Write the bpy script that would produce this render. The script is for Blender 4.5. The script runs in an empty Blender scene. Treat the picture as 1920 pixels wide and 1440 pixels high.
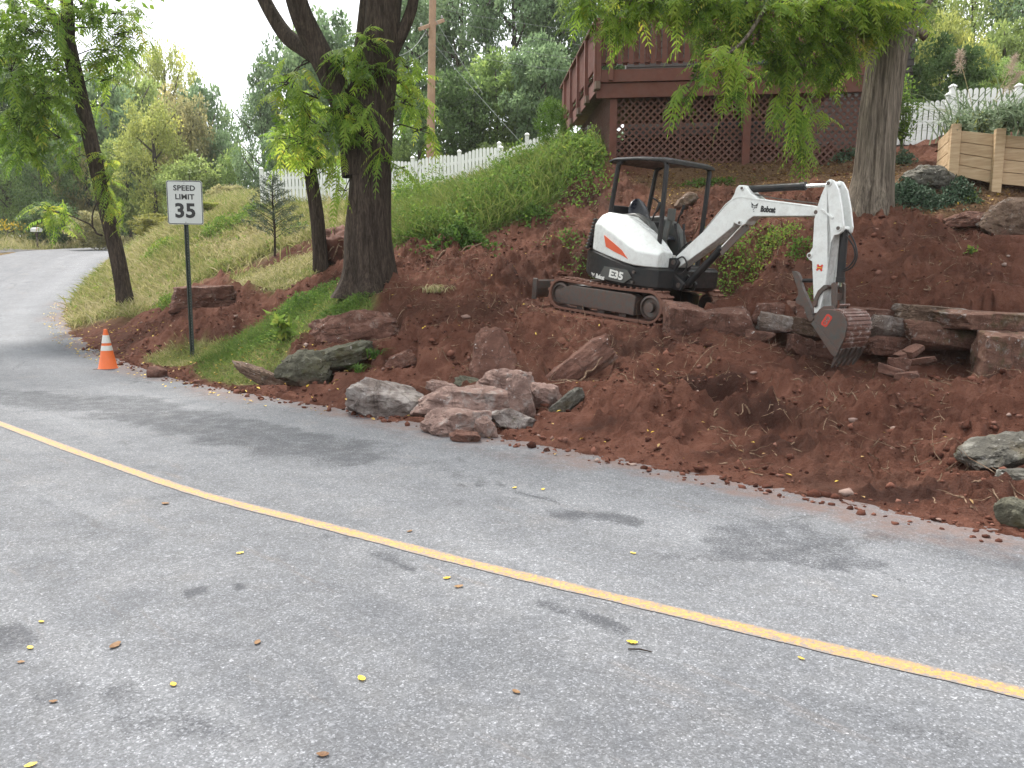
import bpy, bmesh, math, random
import numpy as np
from mathutils import Matrix, Vector

random.seed(7)
RNG = np.random.default_rng(11)
SC = bpy.context.scene
COL = SC.collection

# ------------------------------------------------------------------ camera
CAM_H, FPX, PITCH = 1.6, 1443.0, math.atan(200/1443.0)
cam = bpy.data.cameras.new('camera'); camo = bpy.data.objects.new('camera', cam); COL.objects.link(camo)
camo.location = (0, 0, CAM_H); camo.rotation_euler = (math.pi/2-PITCH, 0, 0)
cam.sensor_width = 36; cam.lens = 36*FPX/1920; cam.clip_end = 2000; cam.clip_start = 0.05
SC.camera = camo

# ------------------------------------------------------------------ light
SUN_EL, SUN_AZ = math.radians(60), math.radians(-35)     # azimuth measured clockwise from +Y
w = bpy.data.worlds.new('World'); SC.world = w; w.use_nodes = True
nt = w.node_tree; nt.nodes.clear()
out = nt.nodes.new('ShaderNodeOutputWorld'); bg = nt.nodes.new('ShaderNodeBackground')
sky = nt.nodes.new('ShaderNodeTexSky'); sky.sky_type = 'NISHITA'; sky.sun_disc = False
sky.sun_elevation = SUN_EL; sky.sun_rotation = SUN_AZ
mx = nt.nodes.new('ShaderNodeMix'); mx.data_type = 'RGBA'
cl = nt.nodes.new('ShaderNodeTexNoise'); cl.inputs['Scale'].default_value = 2.2; cl.inputs['Detail'].default_value = 5
rp = nt.nodes.new('ShaderNodeMapRange'); rp.inputs[1].default_value = .3; rp.inputs[2].default_value = .75
rp.inputs[3].default_value = .86; rp.inputs[4].default_value = .97
nt.links.new(cl.outputs['Fac'], rp.inputs[0]); nt.links.new(rp.outputs[0], mx.inputs[0])
nt.links.new(sky.outputs[0], mx.inputs[6]); mx.inputs[7].default_value = (8.6, 8.75, 9.0, 1)   # overcast cloud layer
nt.links.new(mx.outputs[2], bg.inputs[0]); bg.inputs[1].default_value = 0.088
nt.links.new(bg.outputs[0], out.inputs[0])
sl = bpy.data.lights.new('sun', 'SUN'); sl.energy = 2.8; sl.angle = math.radians(12); sl.color = (1, .955, .89)
so = bpy.data.objects.new('sun', sl); COL.objects.link(so)
sd = Vector((math.sin(SUN_AZ)*math.cos(SUN_EL), math.cos(SUN_AZ)*math.cos(SUN_EL), math.sin(SUN_EL)))
so.rotation_euler = sd.to_track_quat('Z', 'Y').to_euler(); so.location = (0, 0, 30)
SC.view_settings.view_transform = 'Standard'; SC.view_settings.look = 'None'
SC.view_settings.exposure = 1.5; SC.view_settings.gamma = 1.0
SC.render.engine = 'CYCLES'
SC.cycles.max_bounces = 6; SC.cycles.diffuse_bounces = 3; SC.cycles.glossy_bounces = 2
SC.cycles.transmission_bounces = 3; SC.cycles.transparent_max_bounces = 6

# ------------------------------------------------------------------ survey helpers (photo point + distance -> place)
_c, _s = math.cos(PITCH), math.sin(PITCH)
def ray(px, py):
    u = (px-960)/FPX; v = (720-py)/FPX
    d = np.array([u, _c+v*_s, -_s+v*_c]); return d/d[1]
def P(px, py, Y): return np.array([0, 0, CAM_H])+ray(px, py)*Y
def G0(px, py):
    r = ray(px, py); return np.array([0, 0, CAM_H])+r*(-CAM_H/r[2])

# ------------------------------------------------------------------ noise
_L2 = RNG.random((256, 256)); _L3 = RNG.random((32, 32, 32))
def vn2(x, y):
    x = np.asarray(x, float); y = np.asarray(y, float)
    xi = np.floor(x).astype(int); yi = np.floor(y).astype(int); fx = x-xi; fy = y-yi
    fx = fx*fx*(3-2*fx); fy = fy*fy*(3-2*fy)
    a = _L2[xi % 256, yi % 256]; b = _L2[(xi+1) % 256, yi % 256]; c = _L2[xi % 256, (yi+1) % 256]; d = _L2[(xi+1) % 256, (yi+1) % 256]
    return (a*(1-fx)+b*fx)*(1-fy)+(c*(1-fx)+d*fx)*fy
def fbm2(x, y, o=4, g=.5):
    s = 0; a = 1; t = 0
    for i in range(o):
        s = s+a*vn2(x*2**i+17.3*i, y*2**i-9.1*i); t += a; a *= g
    return s/t
def vn3(p):
    i = np.floor(p).astype(int); f = p-i; f = f*f*(3-2*f); i0 = i % 32; i1 = (i+1) % 32
    r = 0
    for dx in (0, 1):
        for dy in (0, 1):
            for dz in (0, 1):
                wt = (f[:, 0] if dx else 1-f[:, 0])*(f[:, 1] if dy else 1-f[:, 1])*(f[:, 2] if dz else 1-f[:, 2])
                r = r+wt*_L3[(i1 if dx else i0)[:, 0], (i1 if dy else i0)[:, 1], (i1 if dz else i0)[:, 2]]
    return r
def fbm3(p, o=4, g=.5):
    s = 0; a = 1; t = 0
    for k in range(o):
        s = s+a*vn3(p*2**k+5.7*k); t += a; a *= g
    return s/t
def sst(a, b, x):
    t = np.clip((x-a)/(b-a), 0, 1); return t*t*(3-2*t)

# ------------------------------------------------------------------ object helpers
def tag(o, label=None, cat=None, group=None, kind=None):
    if label: o['label'] = label
    if cat: o['category'] = cat
    if group: o['group'] = group
    if kind: o['kind'] = kind
    return o
def thing(name, label, cat, loc=(0, 0, 0), group=None, rz=0):
    o = bpy.data.objects.new(name, None); COL.objects.link(o); o.location = tuple(loc); o.rotation_euler = (0, 0, rz)
    o.empty_display_size = .2
    return tag(o, label, cat, group)
def mesh_np(name, V, F, mat=None, smooth=False, attrs=None, cols=None):
    """V (N,3); F (M,k) array, or a list of arrays with different k."""
    Fs = F if isinstance(F, list) and np.ndim(F[0]) == 2 else [F]
    Fs = [np.asarray(f, np.int32) for f in Fs if len(f)]
    me = bpy.data.meshes.new(name); V = np.asarray(V, np.float32)
    me.vertices.add(len(V)); me.vertices.foreach_set('co', V.ravel())
    nl = sum(f.size for f in Fs); npoly = sum(len(f) for f in Fs)
    me.loops.add(nl); me.loops.foreach_set('vertex_index', np.concatenate([f.ravel() for f in Fs]))
    me.polygons.add(npoly)
    tot = np.concatenate([np.full(len(f), f.shape[1], np.int32) for f in Fs]); st = np.concatenate([[0], np.cumsum(tot)[:-1]]).astype(np.int32)
    me.polygons.foreach_set('loop_start', st); me.polygons.foreach_set('loop_total', tot)
    if smooth: me.polygons.foreach_set('use_smooth', np.ones(npoly, bool))
    me.update(calc_edges=True)
    for k, a in (attrs or {}).items():
        at = me.attributes.new(k, 'FLOAT', 'POINT'); at.data.foreach_set('value', np.asarray(a, np.float32))
    if mat: me.materials.append(mat)
    return me
def link(name, me, parent=None, loc=None):
    o = bpy.data.objects.new(name, me); COL.objects.link(o)
    if parent: o.parent = parent
    if loc is not None: o.location = tuple(loc)
    return o
def inst(src, parent=None):
    c = src.copy(); COL.objects.link(c)
    c.parent = parent
    return c
class MB:
    """collects shapes into one mesh"""
    def __init__(s, xf=None): s.v = []; s.f = []; s.n = 0; s.xf = xf
    def add(s, V, F):
        V = np.asarray(V, float).reshape(-1, 3)
        s.v.append(V); s.f += [[int(i)+s.n for i in f] for f in F]; s.n += len(V); return s
    def box(s, c, size, R=None, taper=1.0):
        h = np.array(size)/2
        q = np.array([[x*(taper if z > 0 else 1), y*(taper if z > 0 else 1), z] for z in (-1, 1) for x, y in ((-1, -1), (1, -1), (1, 1), (-1, 1))])*h
        if R is not None: q = q@np.asarray(R).T
        return s.add(q+np.array(c), [[3, 2, 1, 0], [4, 5, 6, 7], [0, 1, 5, 4], [1, 2, 6, 5], [2, 3, 7, 6], [3, 0, 4, 7]])
    def bar(s, a, b, wd, ht, up=(0, 0, 1)):
        a = np.array(a, float); b = np.array(b, float); d = b-a; L = np.linalg.norm(d); d /= L
        u = np.array(up, float); x = np.cross(d, u); x /= np.linalg.norm(x); z = np.cross(x, d)
        return s.box((a+b)/2, (wd, L, ht), np.stack([x, d, z], 1))
    def tube(s, pts, r, n=12, caps=True, jit=0, seed=0):
        pts = np.asarray(pts, float); m = len(pts); r = np.broadcast_to(np.asarray(r, float), (m,))
        T = np.gradient(pts, axis=0); T /= np.linalg.norm(T, axis=1)[:, None]
        ref = np.array([0, 0, 1.]) if abs(T[0][2]) < .9 else np.array([1., 0, 0])
        x = np.cross(ref, T[0]); x /= np.linalg.norm(x); V = []
        for i in range(m):
            x = x-T[i]*(x@T[i]); x /= np.linalg.norm(x); y = np.cross(T[i], x)
            for k in range(n):
                a = 2*math.pi*k/n; V.append(pts[i]+r[i]*(x*math.cos(a)+y*math.sin(a)))
        F = [[i*n+k, i*n+(k+1) % n, (i+1)*n+(k+1) % n, (i+1)*n+k] for i in range(m-1) for k in range(n)]
        if caps: F += [list(range(n))[::-1], [(m-1)*n+k for k in range(n)]]
        return s.add(V, F)
    def prism(s, poly, f):
        """poly: list of 2D points; f(p, k) -> 3D for k = 0, 1"""
        n = len(poly)
        V = [f(p, 0) for p in poly]+[f(p, 1) for p in poly]
        F = [list(range(n)), [2*n-1-i for i in range(n)]]+[[(i+1) % n, i, n+i, n+(i+1) % n] for i in range(n)]
        return s.add(V, F)
    def loft(s, secs, closed=True, caps=True):
        m = len(secs); n = len(secs[0]); V = np.concatenate([np.asarray(q, float) for q in secs])
        kk = n if closed else n-1
        F = [[i*n+k, i*n+(k+1) % n, (i+1)*n+(k+1) % n, (i+1)*n+k] for i in range(m-1) for k in range(kk)]
        if caps: F += [list(range(n))[::-1], [(m-1)*n+k for k in range(n)]]
        return s.add(V, F)
    def lathe(s, prof, c=(0, 0, 0), n=28, R=None):
        V = []; m = len(prof)
        for r, z in prof:
            for k in range(n):
                a = 2*math.pi*k/n; V.append((r*math.cos(a), r*math.sin(a), z))
        V = np.array(V)
        if R is not None: V = V@np.asarray(R).T
        F = [[i*n+k, i*n+(k+1) % n, (i+1)*n+(k+1) % n, (i+1)*n+k] for i in range(m-1) for k in range(n)]
        F += [list(range(n))[::-1], [(m-1)*n+k for k in range(n)]]
        return s.add(V+np.array(c), F)
    def build(s, name, mat, parent=None, bevel=0, smooth=False, seg=2, angle=35, loc=None):
        V = np.concatenate(s.v)
        if s.xf is not None: V = s.xf(V)
        me = bpy.data.meshes.new(name); me.from_pydata(V.tolist(), [], s.f)
        bm = bmesh.new(); bm.from_mesh(me); bmesh.ops.recalc_face_normals(bm, faces=bm.faces); bm.to_mesh(me); bm.free()
        me.materials.append(mat)
        if smooth:
            me.polygons.foreach_set('use_smooth', np.ones(len(me.polygons), bool))
            if hasattr(me, 'set_sharp_from_angle'): me.set_sharp_from_angle(angle=math.radians(angle))
        o = link(name, me, parent, loc)
        if bevel:
            b = o.modifiers.new('bevel', 'BEVEL'); b.width = bevel; b.segments = seg; b.limit_method = 'ANGLE'; b.angle_limit = math.radians(30)
        return o

# ------------------------------------------------------------------ material helpers
class NM:
    def __init__(s, name):
        s.m = bpy.data.materials.new(name); s.m.use_nodes = True; s.t = s.m.node_tree; s.t.nodes.clear()
        s.out = s.t.nodes.new('ShaderNodeOutputMaterial'); s.b = s.t.nodes.new('ShaderNodeBsdfPrincipled')
        s.t.links.new(s.b.outputs[0], s.out.inputs[0]); s._co = None
    def n(s, typ, **kw):
        q = s.t.nodes.new(typ)
        for k, v in kw.items(): setattr(q, k, v)
        return q
    def l(s, a, b): s.t.links.new(a, b)
    def co(s, kind='Object'):
        if s._co is None: s._co = s.n('ShaderNodeTexCoord')
        return s._co.outputs[kind]
    def noise(s, sc, det=4, rough=.55, stretch=None, kind='Object', dist=0):
        q = s.n('ShaderNodeTexNoise'); q.inputs['Scale'].default_value = sc; q.inputs['Detail'].default_value = det
        q.inputs['Roughness'].default_value = rough; q.inputs['Distortion'].default_value = dist
        src = s.co(kind)
        if stretch:
            m = s.n('ShaderNodeMapping'); m.inputs['Scale'].default_value = stretch; s.l(src, m.inputs[0]); src = m.outputs[0]
        s.l(src, q.inputs['Vector']); return q.outputs['Fac']
    def voro(s, sc, feat='F1', out='Color', stretch=None):
        q = s.n('ShaderNodeTexVoronoi', feature=feat); q.inputs['Scale'].default_value = sc
        src = s.co()
        if stretch:
            m = s.n('ShaderNodeMapping'); m.inputs['Scale'].default_value = stretch; s.l(src, m.inputs[0]); src = m.outputs[0]
        s.l(src, q.inputs['Vector']); return q.outputs[out]
    def attr(s, name):
        q = s.n('ShaderNodeAttribute', attribute_name=name); return q.outputs['Fac']
    def ramp(s, fac, stops):
        q = s.n('ShaderNodeValToRGB'); e = q.color_ramp.elements
        while len(e) < len(stops): e.new(.5)
        for k, (p, c) in enumerate(stops):
            e[k].position = p
            c = (c, c, c) if not hasattr(c, '__len__') else c
            e[k].color = (*c, 1)
        s.l(fac, q.inputs[0]); return q.outputs[0]
    def mix(s, fac, a, b, mode='MIX'):
        q = s.n('ShaderNodeMix', data_type='RGBA', blend_type=mode)
        for v, i in ((fac, 0), (a, 6), (b, 7)):
            if hasattr(v, 'is_linked') or hasattr(v, 'node'): s.l(v, q.inputs[i])
            elif i == 0: q.inputs[0].default_value = v
            else: q.inputs[i].default_value = (*v, 1)
        return q.outputs[2]
    def math(s, op, a, b=0.0):
        q = s.n('ShaderNodeMath', operation=op)
        for i, v in enumerate((a, b)):
            if hasattr(v, 'node'): s.l(v, q.inputs[i])
            else: q.inputs[i].default_value = v
        return q.outputs[0]
    def bump(s, h, strength=.4, dist=.02, prev=None):
        q = s.n('ShaderNodeBump'); q.inputs['Strength'].default_value = strength; q.inputs['Distance'].default_value = dist
        s.l(h, q.inputs['Height'])
        if prev is not None: s.l(prev, q.inputs['Normal'])
        s.l(q.outputs[0], s.b.inputs['Normal']); return q.outputs[0]
    def set(s, col=None, rough=None, metal=None, spec=None):
        for v, k in ((col, 'Base Color'), (rough, 'Roughness'), (metal, 'Metallic'), (spec, 'Specular IOR Level')):
            if v is None: continue
            if hasattr(v, 'node'): s.l(v, s.b.inputs[k])
            else: s.b.inputs[k].default_value = (*v, 1) if hasattr(v, '__len__') else v
        return s.m
def paint(name, col, rough=.4, dirt=None, dirt_amt=.35, metal=0, sc=6, spec=None):
    """painted or metal surface with uneven wear and a film of dirt"""
    k = NM(name); c = k.mix(k.noise(sc, 5), tuple(v*.85 for v in col), tuple(min(1, v*1.1) for v in col))
    if dirt is not None:
        f = k.ramp(k.noise(sc*1.7, 8, .7), [(.5-.3*dirt_amt, 0), (.95-.5*dirt_amt, dirt_amt*1.4)])
        c = k.mix(f, c, dirt)
    r = k.ramp(k.noise(sc*3, 6), [(.3, max(.05, rough-.12)), (.7, min(1, rough+.15))])
    return k.set(c, r, metal, spec)
def leafmat(name, stops, trans=.35, rough=.5, objcol=False):
    """leaf surface: colour from the per-leaf tint, light passing through"""
    k = NM(name); c = k.ramp(k.attr('tint'), stops)
    if objcol:
        oi = k.n('ShaderNodeObjectInfo'); c = k.mix(1.0, c, oi.outputs['Color'], 'MULTIPLY')
    k.set(c, rough, None, .2)
    tr = k.n('ShaderNodeBsdfTranslucent'); k.l(c, tr.inputs[0])
    ms = k.n('ShaderNodeMixShader'); ms.inputs[0].default_value = trans
    k.l(k.b.outputs[0], ms.inputs[1]); k.l(tr.outputs[0], ms.inputs[2]); k.l(ms.outputs[0], k.out.inputs[0])
    return k.m

# ------------------------------------------------------------------ the road's course and the lie of the land
def zroad(y): return np.interp(y, [-300, 12, 16, 20, 26, 33, 41, 50, 70, 400], [0, 0, .1, .42, 1.06, 2.0, 2.95, 3.6, 4.6, 5.6])
EDGE = [(60, -62), (24, -18), (13, -5.5), (7.2, .8), (4.6, 3.2)]+[tuple(G0(*p)[:2]) for p in [(1920, 1010), (1700, 970), (1500, 935), (1300, 885), (1150, 860), (1000, 835), (850, 805), (640, 765), (450, 738), (280, 700)]]
EDGE += [tuple(P(x, y, Y)[:2]) for x, y, Y in [(200, 668, 15.3), (140, 640, 17.6), (115, 600, 21), (150, 550, 26), (200, 500, 33), (235, 466, 40)]]
EDGE += [(-17.5, 50), (-10, 62), (4, 74), (30, 86)]
def smooth_poly(p, step=.12):
    p = np.array(p, float); d = np.r_[0, np.cumsum(np.linalg.norm(np.diff(p, axis=0), axis=1))]
    m = np.gradient(p, d, axis=0); s = np.arange(0, d[-1], step); i = np.clip(np.searchsorted(d, s, side='right')-1, 0, len(d)-2)
    h = (d[i+1]-d[i])[:, None]; t = ((s-d[i])[:, None])/h
    return (2*t**3-3*t**2+1)*p[i]+(t**3-2*t**2+t)*h*m[i]+(-2*t**3+3*t**2)*p[i+1]+(t**3-t**2)*h*m[i+1]
EDGES = smooth_poly(EDGE, .12)
for _w in (31, 31, 21):
    _p = np.concatenate([np.repeat(EDGES[:1], _w//2, 0), EDGES, np.repeat(EDGES[-1:], _w//2, 0)])
    EDGES = np.stack([np.convolve(_p[:, c], np.ones(_w)/_w, 'valid') for c in (0, 1)], 1)
ET = np.gradient(EDGES, axis=0); ET /= np.linalg.norm(ET, axis=1)[:, None]
EN = np.stack([ET[:, 1], -ET[:, 0]], 1)                    # points to the bank (right of travel)
def edge_dist(x, y):
    """signed distance to the right road edge (positive on the bank) and the nearest sample"""
    x = np.ravel(x); y = np.ravel(y); out = np.empty(len(x)); idx = np.empty(len(x), int)
    A = EDGES[::4]; N = EN[::4]
    for i in range(0, len(x), 20000):
        dx = x[i:i+20000, None]-A[None, :, 0]; dy = y[i:i+20000, None]-A[None, :, 1]
        k = np.argmin(dx*dx+dy*dy, 1); r = np.arange(len(k))
        sd = dx[r, k]*N[k, 0]+dy[r, k]*N[k, 1]; dd = np.sqrt(dx[r, k]**2+dy[r, k]**2)
        out[i:i+20000] = np.where(sd >= 0, dd, -dd); idx[i:i+20000] = k*4
    return out, idx
ROADW = 6.3
CT = [ # surveyed points of the bank: photo x, y and distance
 (1900, 880, 5.75), (1850, 720, 8.0), (1800, 700, 8.7), (1700, 800, 6.9), (1600, 692, 9.35), (1690, 640, 9.75), (1600, 880, 6.25), (1500, 760, 7.95), (1340, 632, 10.0), (1500, 660, 9.6), (1920, 700, 8.6),
 (1750, 573, 10.35), (1900, 578, 10.1), (1850, 480, 11.6), (1625, 405, 13), (1720, 470, 11.9), (1850, 385, 13), (1790, 338, 14.2), (1900, 350, 13.8), (1750, 277, 18.6), (1650, 292, 17.3), (1900, 265, 18.6),
 (1200, 640, 10.5), (1200, 700, 9.1), (1200, 800, 7.6), (1400, 760, 7.9), (1000, 640, 10.4), (900, 700, 9.5), (1000, 760, 8.5), (880, 775, 8.6), (720, 775, 8.95),
 (760, 620, 10.8), (800, 560, 12), (690, 547, 12.8), (950, 520, 13), (1045, 573, 12.4), (1000, 556, 13), (900, 480, 14), (860, 445, 15), (800, 430, 15.6), (1000, 350, 16.6), (1100, 300, 17.3), (900, 360, 19), (740, 392, 20.5),
 (760, 370, 24), (500, 388, 26), (900, 338, 23), (1030, 300, 21.5), (1280, 420, 14), (1400, 330, 16.2), (1150, 325, 16.8), (1380, 303, 17), (1420, 470, 12.2), (1480, 545, 11.1), (1350, 560, 11.3), (1225, 611, 10.9), (1340, 600, 11.6),
 (360, 670, 13.9), (385, 572, 15.5), (515, 478, 20), (600, 505, 16.5), (237, 580, 19.5), (300, 440, 28), (430, 380, 32), (250, 490, 32), (280, 435, 37), (550, 620, 12.5), (480, 640, 12.6), (600, 690, 10.8), (560, 560, 14.6), (400, 620, 14.2), (250, 640, 15.8), (180, 610, 18.4)]
cp = [P(*q) for q in CT]
cp += [(a, b, c) for a, b, c in [(10, 40, 6.4), (-8, 42, 5.6), (-8, 33, 4.7), (0, 30, 5.0), (0, 36, 5.4), (6, 30, 5.6), (-14, 34, 4.4), (25, 20, 5.2), (28, 45, 6.8), (14, 10.5, 2.0), (12, 6.5, .6), (20, 5, .8), (16, 15, 3.6), (60, 20, 6), (60, 80, 9), (0, 90, 9), (-60, 100, 8), (-10, 60, 6.6), (11, 17.5, 4.8), (11, 23, 5.1), (15, 21, 5.1), (8, 26, 5.3), (3, 25, 5.2), (18, 19, 4.9), (13, 15.5, 4.2), (5, 20, 4.8), (40, -20, 1)]]
for k in range(0, len(EDGES), 12):
    x, y = EDGES[k]
    if abs(x) < 70 and y > -40: cp.append((x, y, float(zroad(y))+.01))
cp = np.array(cp)
def _tps(r2): return np.where(r2 > 1e-9, r2*np.log(np.maximum(r2, 1e-9)), 0)
_K = _tps(((cp[:, None, :2]-cp[None, :, :2])**2).sum(2))+np.eye(len(cp))*.06
_Pm = np.c_[np.ones(len(cp)), cp[:, :2]]
_A = np.block([[_K, _Pm], [_Pm.T, np.zeros((3, 3))]]); _sol = np.linalg.solve(_A, np.r_[cp[:, 2], 0, 0, 0])
def tps(x, y):
    x = np.ravel(x); y = np.ravel(y); o = np.empty(len(x))
    for i in range(0, len(x), 20000):
        q = np.c_[x[i:i+20000], y[i:i+20000]]
        k = _tps(((q[:, None]-cp[None, :, :2])**2).sum(2)); o[i:i+20000] = k@_sol[:len(cp)]+np.c_[np.ones(len(q)), q]@_sol[len(cp):]
    return o
def base_height(x, y):
    x = np.ravel(x); y = np.ravel(y); d, k = edge_dist(x, y)
    zr = zroad(EDGES[k][:, 1]); bank = tps(x, y)
    far = sst(60, 110, np.hypot(x, y-20)); bank = bank*(1-far)+far*np.clip(6+.02*y, -1, 14)
    bank = np.maximum(bank, zr-.02)
    outer = zr+.05+.07*np.maximum(-d-ROADW-.6, 0)**.8
    left = np.where(y < 9, .02-.02*np.maximum(-d-ROADW-1, 0)**.7, outer)
    h = np.where(d > 0, zr*(1-sst(.0, .5, d))+bank*sst(.0, .5, d), np.where(d > -ROADW, zr, zr*(1-sst(0, .6, -d-ROADW))+left*sst(0, .6, -d-ROADW)))
    return h, d, k

def spaced(lo, f0, f1, hi, fine, g=1.12):
    a = list(np.arange(f0, f1, fine)); s = fine; x = a[-1]
    while x < hi: s = min(s*g, 25); x += s; a.append(x)
    s = fine; x = a[0]; b = []
    while x > lo: s = min(s*g, 25); x -= s; b.append(x)
    return np.array(b[::-1]+a)
GX = spaced(-260, -7.0, 7.0, 260, .034, 1.06); GY = spaced(-160, 4.0, 14.5, 320, .034, 1.035)
XX, YY = np.meshgrid(GX, GY, indexing='ij')
H0, DD, KK = base_height(XX, YY)
H0 = H0.reshape(XX.shape); DD = DD.reshape(XX.shape)
def _interp(A, x, y):
    x = np.asarray(x, float); y = np.asarray(y, float)
    i = np.clip(np.searchsorted(GX, x)-1, 0, len(GX)-2); j = np.clip(np.searchsorted(GY, y)-1, 0, len(GY)-2)
    fx = (x-GX[i])/(GX[i+1]-GX[i]); fy = (y-GY[j])/(GY[j+1]-GY[j])
    return (A[i, j]*(1-fx)+A[i+1, j]*fx)*(1-fy)+(A[i, j+1]*(1-fx)+A[i+1, j+1]*fx)*fy
def GT(px, py, A=None):
    """the point of the land seen at this point of the photo"""
    A = H0 if A is None else A
    r = ray(px, py); t = np.arange(2.4, 90, .03); p = np.array([0, 0, CAM_H])+r[None]*t[:, None]
    hit = np.nonzero(p[:, 2] < _interp(A, p[:, 0], p[:, 1]))[0]
    return p[hit[0]] if len(hit) else p[-1]
def inpoly(x, y, poly):
    x = np.asarray(x); y = np.asarray(y); r = np.zeros(x.shape, bool); n = len(poly)
    for i in range(n):
        x0, y0 = poly[i]; x1, y1 = poly[(i+1) % n]
        c = ((y0 > y) != (y1 > y)) & (x < (x1-x0)*(y-y0)/((y1-y0) if y1 != y0 else 1e-9)+x0); r ^= c
    return r
def zone(pts): return [tuple(GT(*p)[:2]) for p in pts]
Z_WEED = zone([(735, 470), (800, 462), (870, 462), (930, 432), (1000, 408), (1045, 385), (1090, 335), (1135, 305), (1130, 285), (1060, 292), (1000, 310), (900, 345), (740, 380)])
Z_VERGE = zone([(128, 618), (200, 596), (250, 600), (330, 556), (440, 505), (520, 470), (640, 440), (700, 400), (640, 385), (490, 400), (360, 392), (300, 425), (258, 470), (215, 500), (158, 552), (118, 598)])
Z_CUT = zone([(440, 540), (430, 520), (520, 500), (590, 470), (640, 480), (600, 510), (560, 535), (500, 555)])
Z_STRIP = zone([(352, 702), (400, 655), (480, 612), (545, 570), (600, 545), (660, 540), (705, 575), (690, 596), (600, 622), (566, 650), (530, 690), (450, 722), (400, 722)])
Z_TUFT = zone([(265, 676), (330, 648), (420, 640), (420, 665), (350, 690)])
Z_LITTER = zone([(1660, 385), (1760, 395), (1920, 420), (1920, 335), (1780, 340), (1700, 300), (1300, 305), (1180, 320), (1150, 350), (1250, 380), (1560, 350), (1600, 395)])
def zmask(polys, x, y, wob=.25, f=1.6):
    wx = x+(fbm2(x*f, y*f, 3)-.5)*2*wob; wy = y+(fbm2(x*f+50, y*f+20, 3)-.5)*2*wob
    m = np.zeros(np.shape(x), bool)
    for p in polys: m |= inpoly(wx, wy, p)
    return m
GRASS = zmask([Z_WEED, Z_VERGE, Z_CUT, Z_STRIP, Z_TUFT], XX, YY).astype(float)
GRASS[(DD < -ROADW-.2)] = 1
far_g = (np.hypot(XX, YY) > 21) & (DD > .3) & (YY > 17.5) & ~((XX > 1.2) & (YY < 21)); GRASS[far_g] = 1
GRASS[(XX > 16) | ((XX > 9) & (YY < 4.5) & (DD > 1))] = 1
LITTER = zmask([Z_LITTER], XX, YY, .5).astype(float)
def blur(A, n):
    for _ in range(n):
        B = A.copy(); B[1:-1, 1:-1] = (A[1:-1, 1:-1]*2+A[:-2, 1:-1]+A[2:, 1:-1]+A[1:-1, :-2]+A[1:-1, 2:])/6; A = B
    return A
GRASS = blur(GRASS, 8); LITTER = blur(LITTER, 12)
# broken, dug earth: humps, ridges, clods; a hollow under the wall
bare = (1-GRASS)*sst(-.15, .25, DD)
rough = np.clip(1-LITTER*.6, 0, 1)*bare*sst(60, 25, np.hypot(XX, YY))
hum = (fbm2(XX*1.1, YY*1.1, 3)-.5)*.34+(fbm2(XX*3.1+9, YY*3.1, 3)-.5)*.24
rid = np.abs(fbm2(XX*6+31, YY*6+7, 3)-.5)
sl_ = XX*.55+YY*.84+.5*fbm2(XX*1.4, YY*1.4, 3); step = (sl_*2.6-np.floor(sl_*2.6)); scarp = (sst(.0, .82, step)-sst(.82, 1.0, step)*1.0)*.075*sst(.48, .62, fbm2(XX*.8+60, YY*.8+3, 3))   # slumped little ledges
clod = np.maximum(fbm2(XX*9, YY*9, 4, .62)-.44, 0)*.34+np.maximum(fbm2(XX*21+5, YY*21, 3, .6)-.5, 0)*.13-rid*.08+scarp*2
H = H0+rough*(hum*sst(.1, 1.2, DD)+clod*(.45+.55*sst(.2, 1.0, DD)))+GRASS*(fbm2(XX*1.5, YY*1.5, 3)-.5)*.12*sst(.1, .8, DD)*sst(80, 20, np.hypot(XX, YY))
hx, hy = GT(1345, 745)[:2]; H -= .55*np.exp(-(((XX-hx)/.42)**2+((YY-hy)/.26)**4))
for hx_, hy_, hr in [(1480, 810, .3), (1120, 745, .25), (1600, 800, .35), (1290, 720, .25), (1540, 740, .3)]:
    q = GT(hx_, hy_); H -= .13*np.exp(-((XX-q[0])**2+(YY-q[1])**2)/hr**2)
H = np.where((DD < -.02) & (DD > -ROADW-.05), zroad(YY)-.06, H)
sp = sst(.28, -.10, DD)*(DD > -.12)
H = np.where((DD >= -.12) & (DD < .25), np.minimum(H, H), H)
spill = (fbm2(XX*2.2, YY*2.2, 4)-.52)*.22                  # loose earth spilling over the edge of the asphalt
H = np.where((DD < .05) & (DD > -.45), np.maximum(zroad(YY)-.06, zroad(YY)+spill*sst(-.45, .0, DD)-.02-(1-sst(-.45, .05, DD))*.05), H)

# the ground the excavator has packed level under its tracks
_mr = np.array(Matrix.Rotation(-math.radians(44), 3, 'Z')@Matrix.Rotation(math.radians(6), 3, 'Y')); _mo = P(1225, 611, 10.9)-_mr@np.array([.95, -.875, 0])
_lx = (XX-_mo[0])*_mr[0, 0]+(YY-_mo[1])*_mr[1, 0]; _ly = (XX-_mo[0])*_mr[0, 1]+(YY-_mo[1])*_mr[1, 1]; _pz = _mo[2]-((XX-_mo[0])*_mr[0, 2]+(YY-_mo[1])*_mr[1, 2])/_mr[2, 2]
_f = sst(1.75, 1.15, np.abs(_lx))*sst(1.75, 1.0, np.abs(_ly)); H = H*(1-_f)+_f*(_pz-.012+(fbm2(XX*8, YY*8, 3)-.5)*.05)
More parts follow.
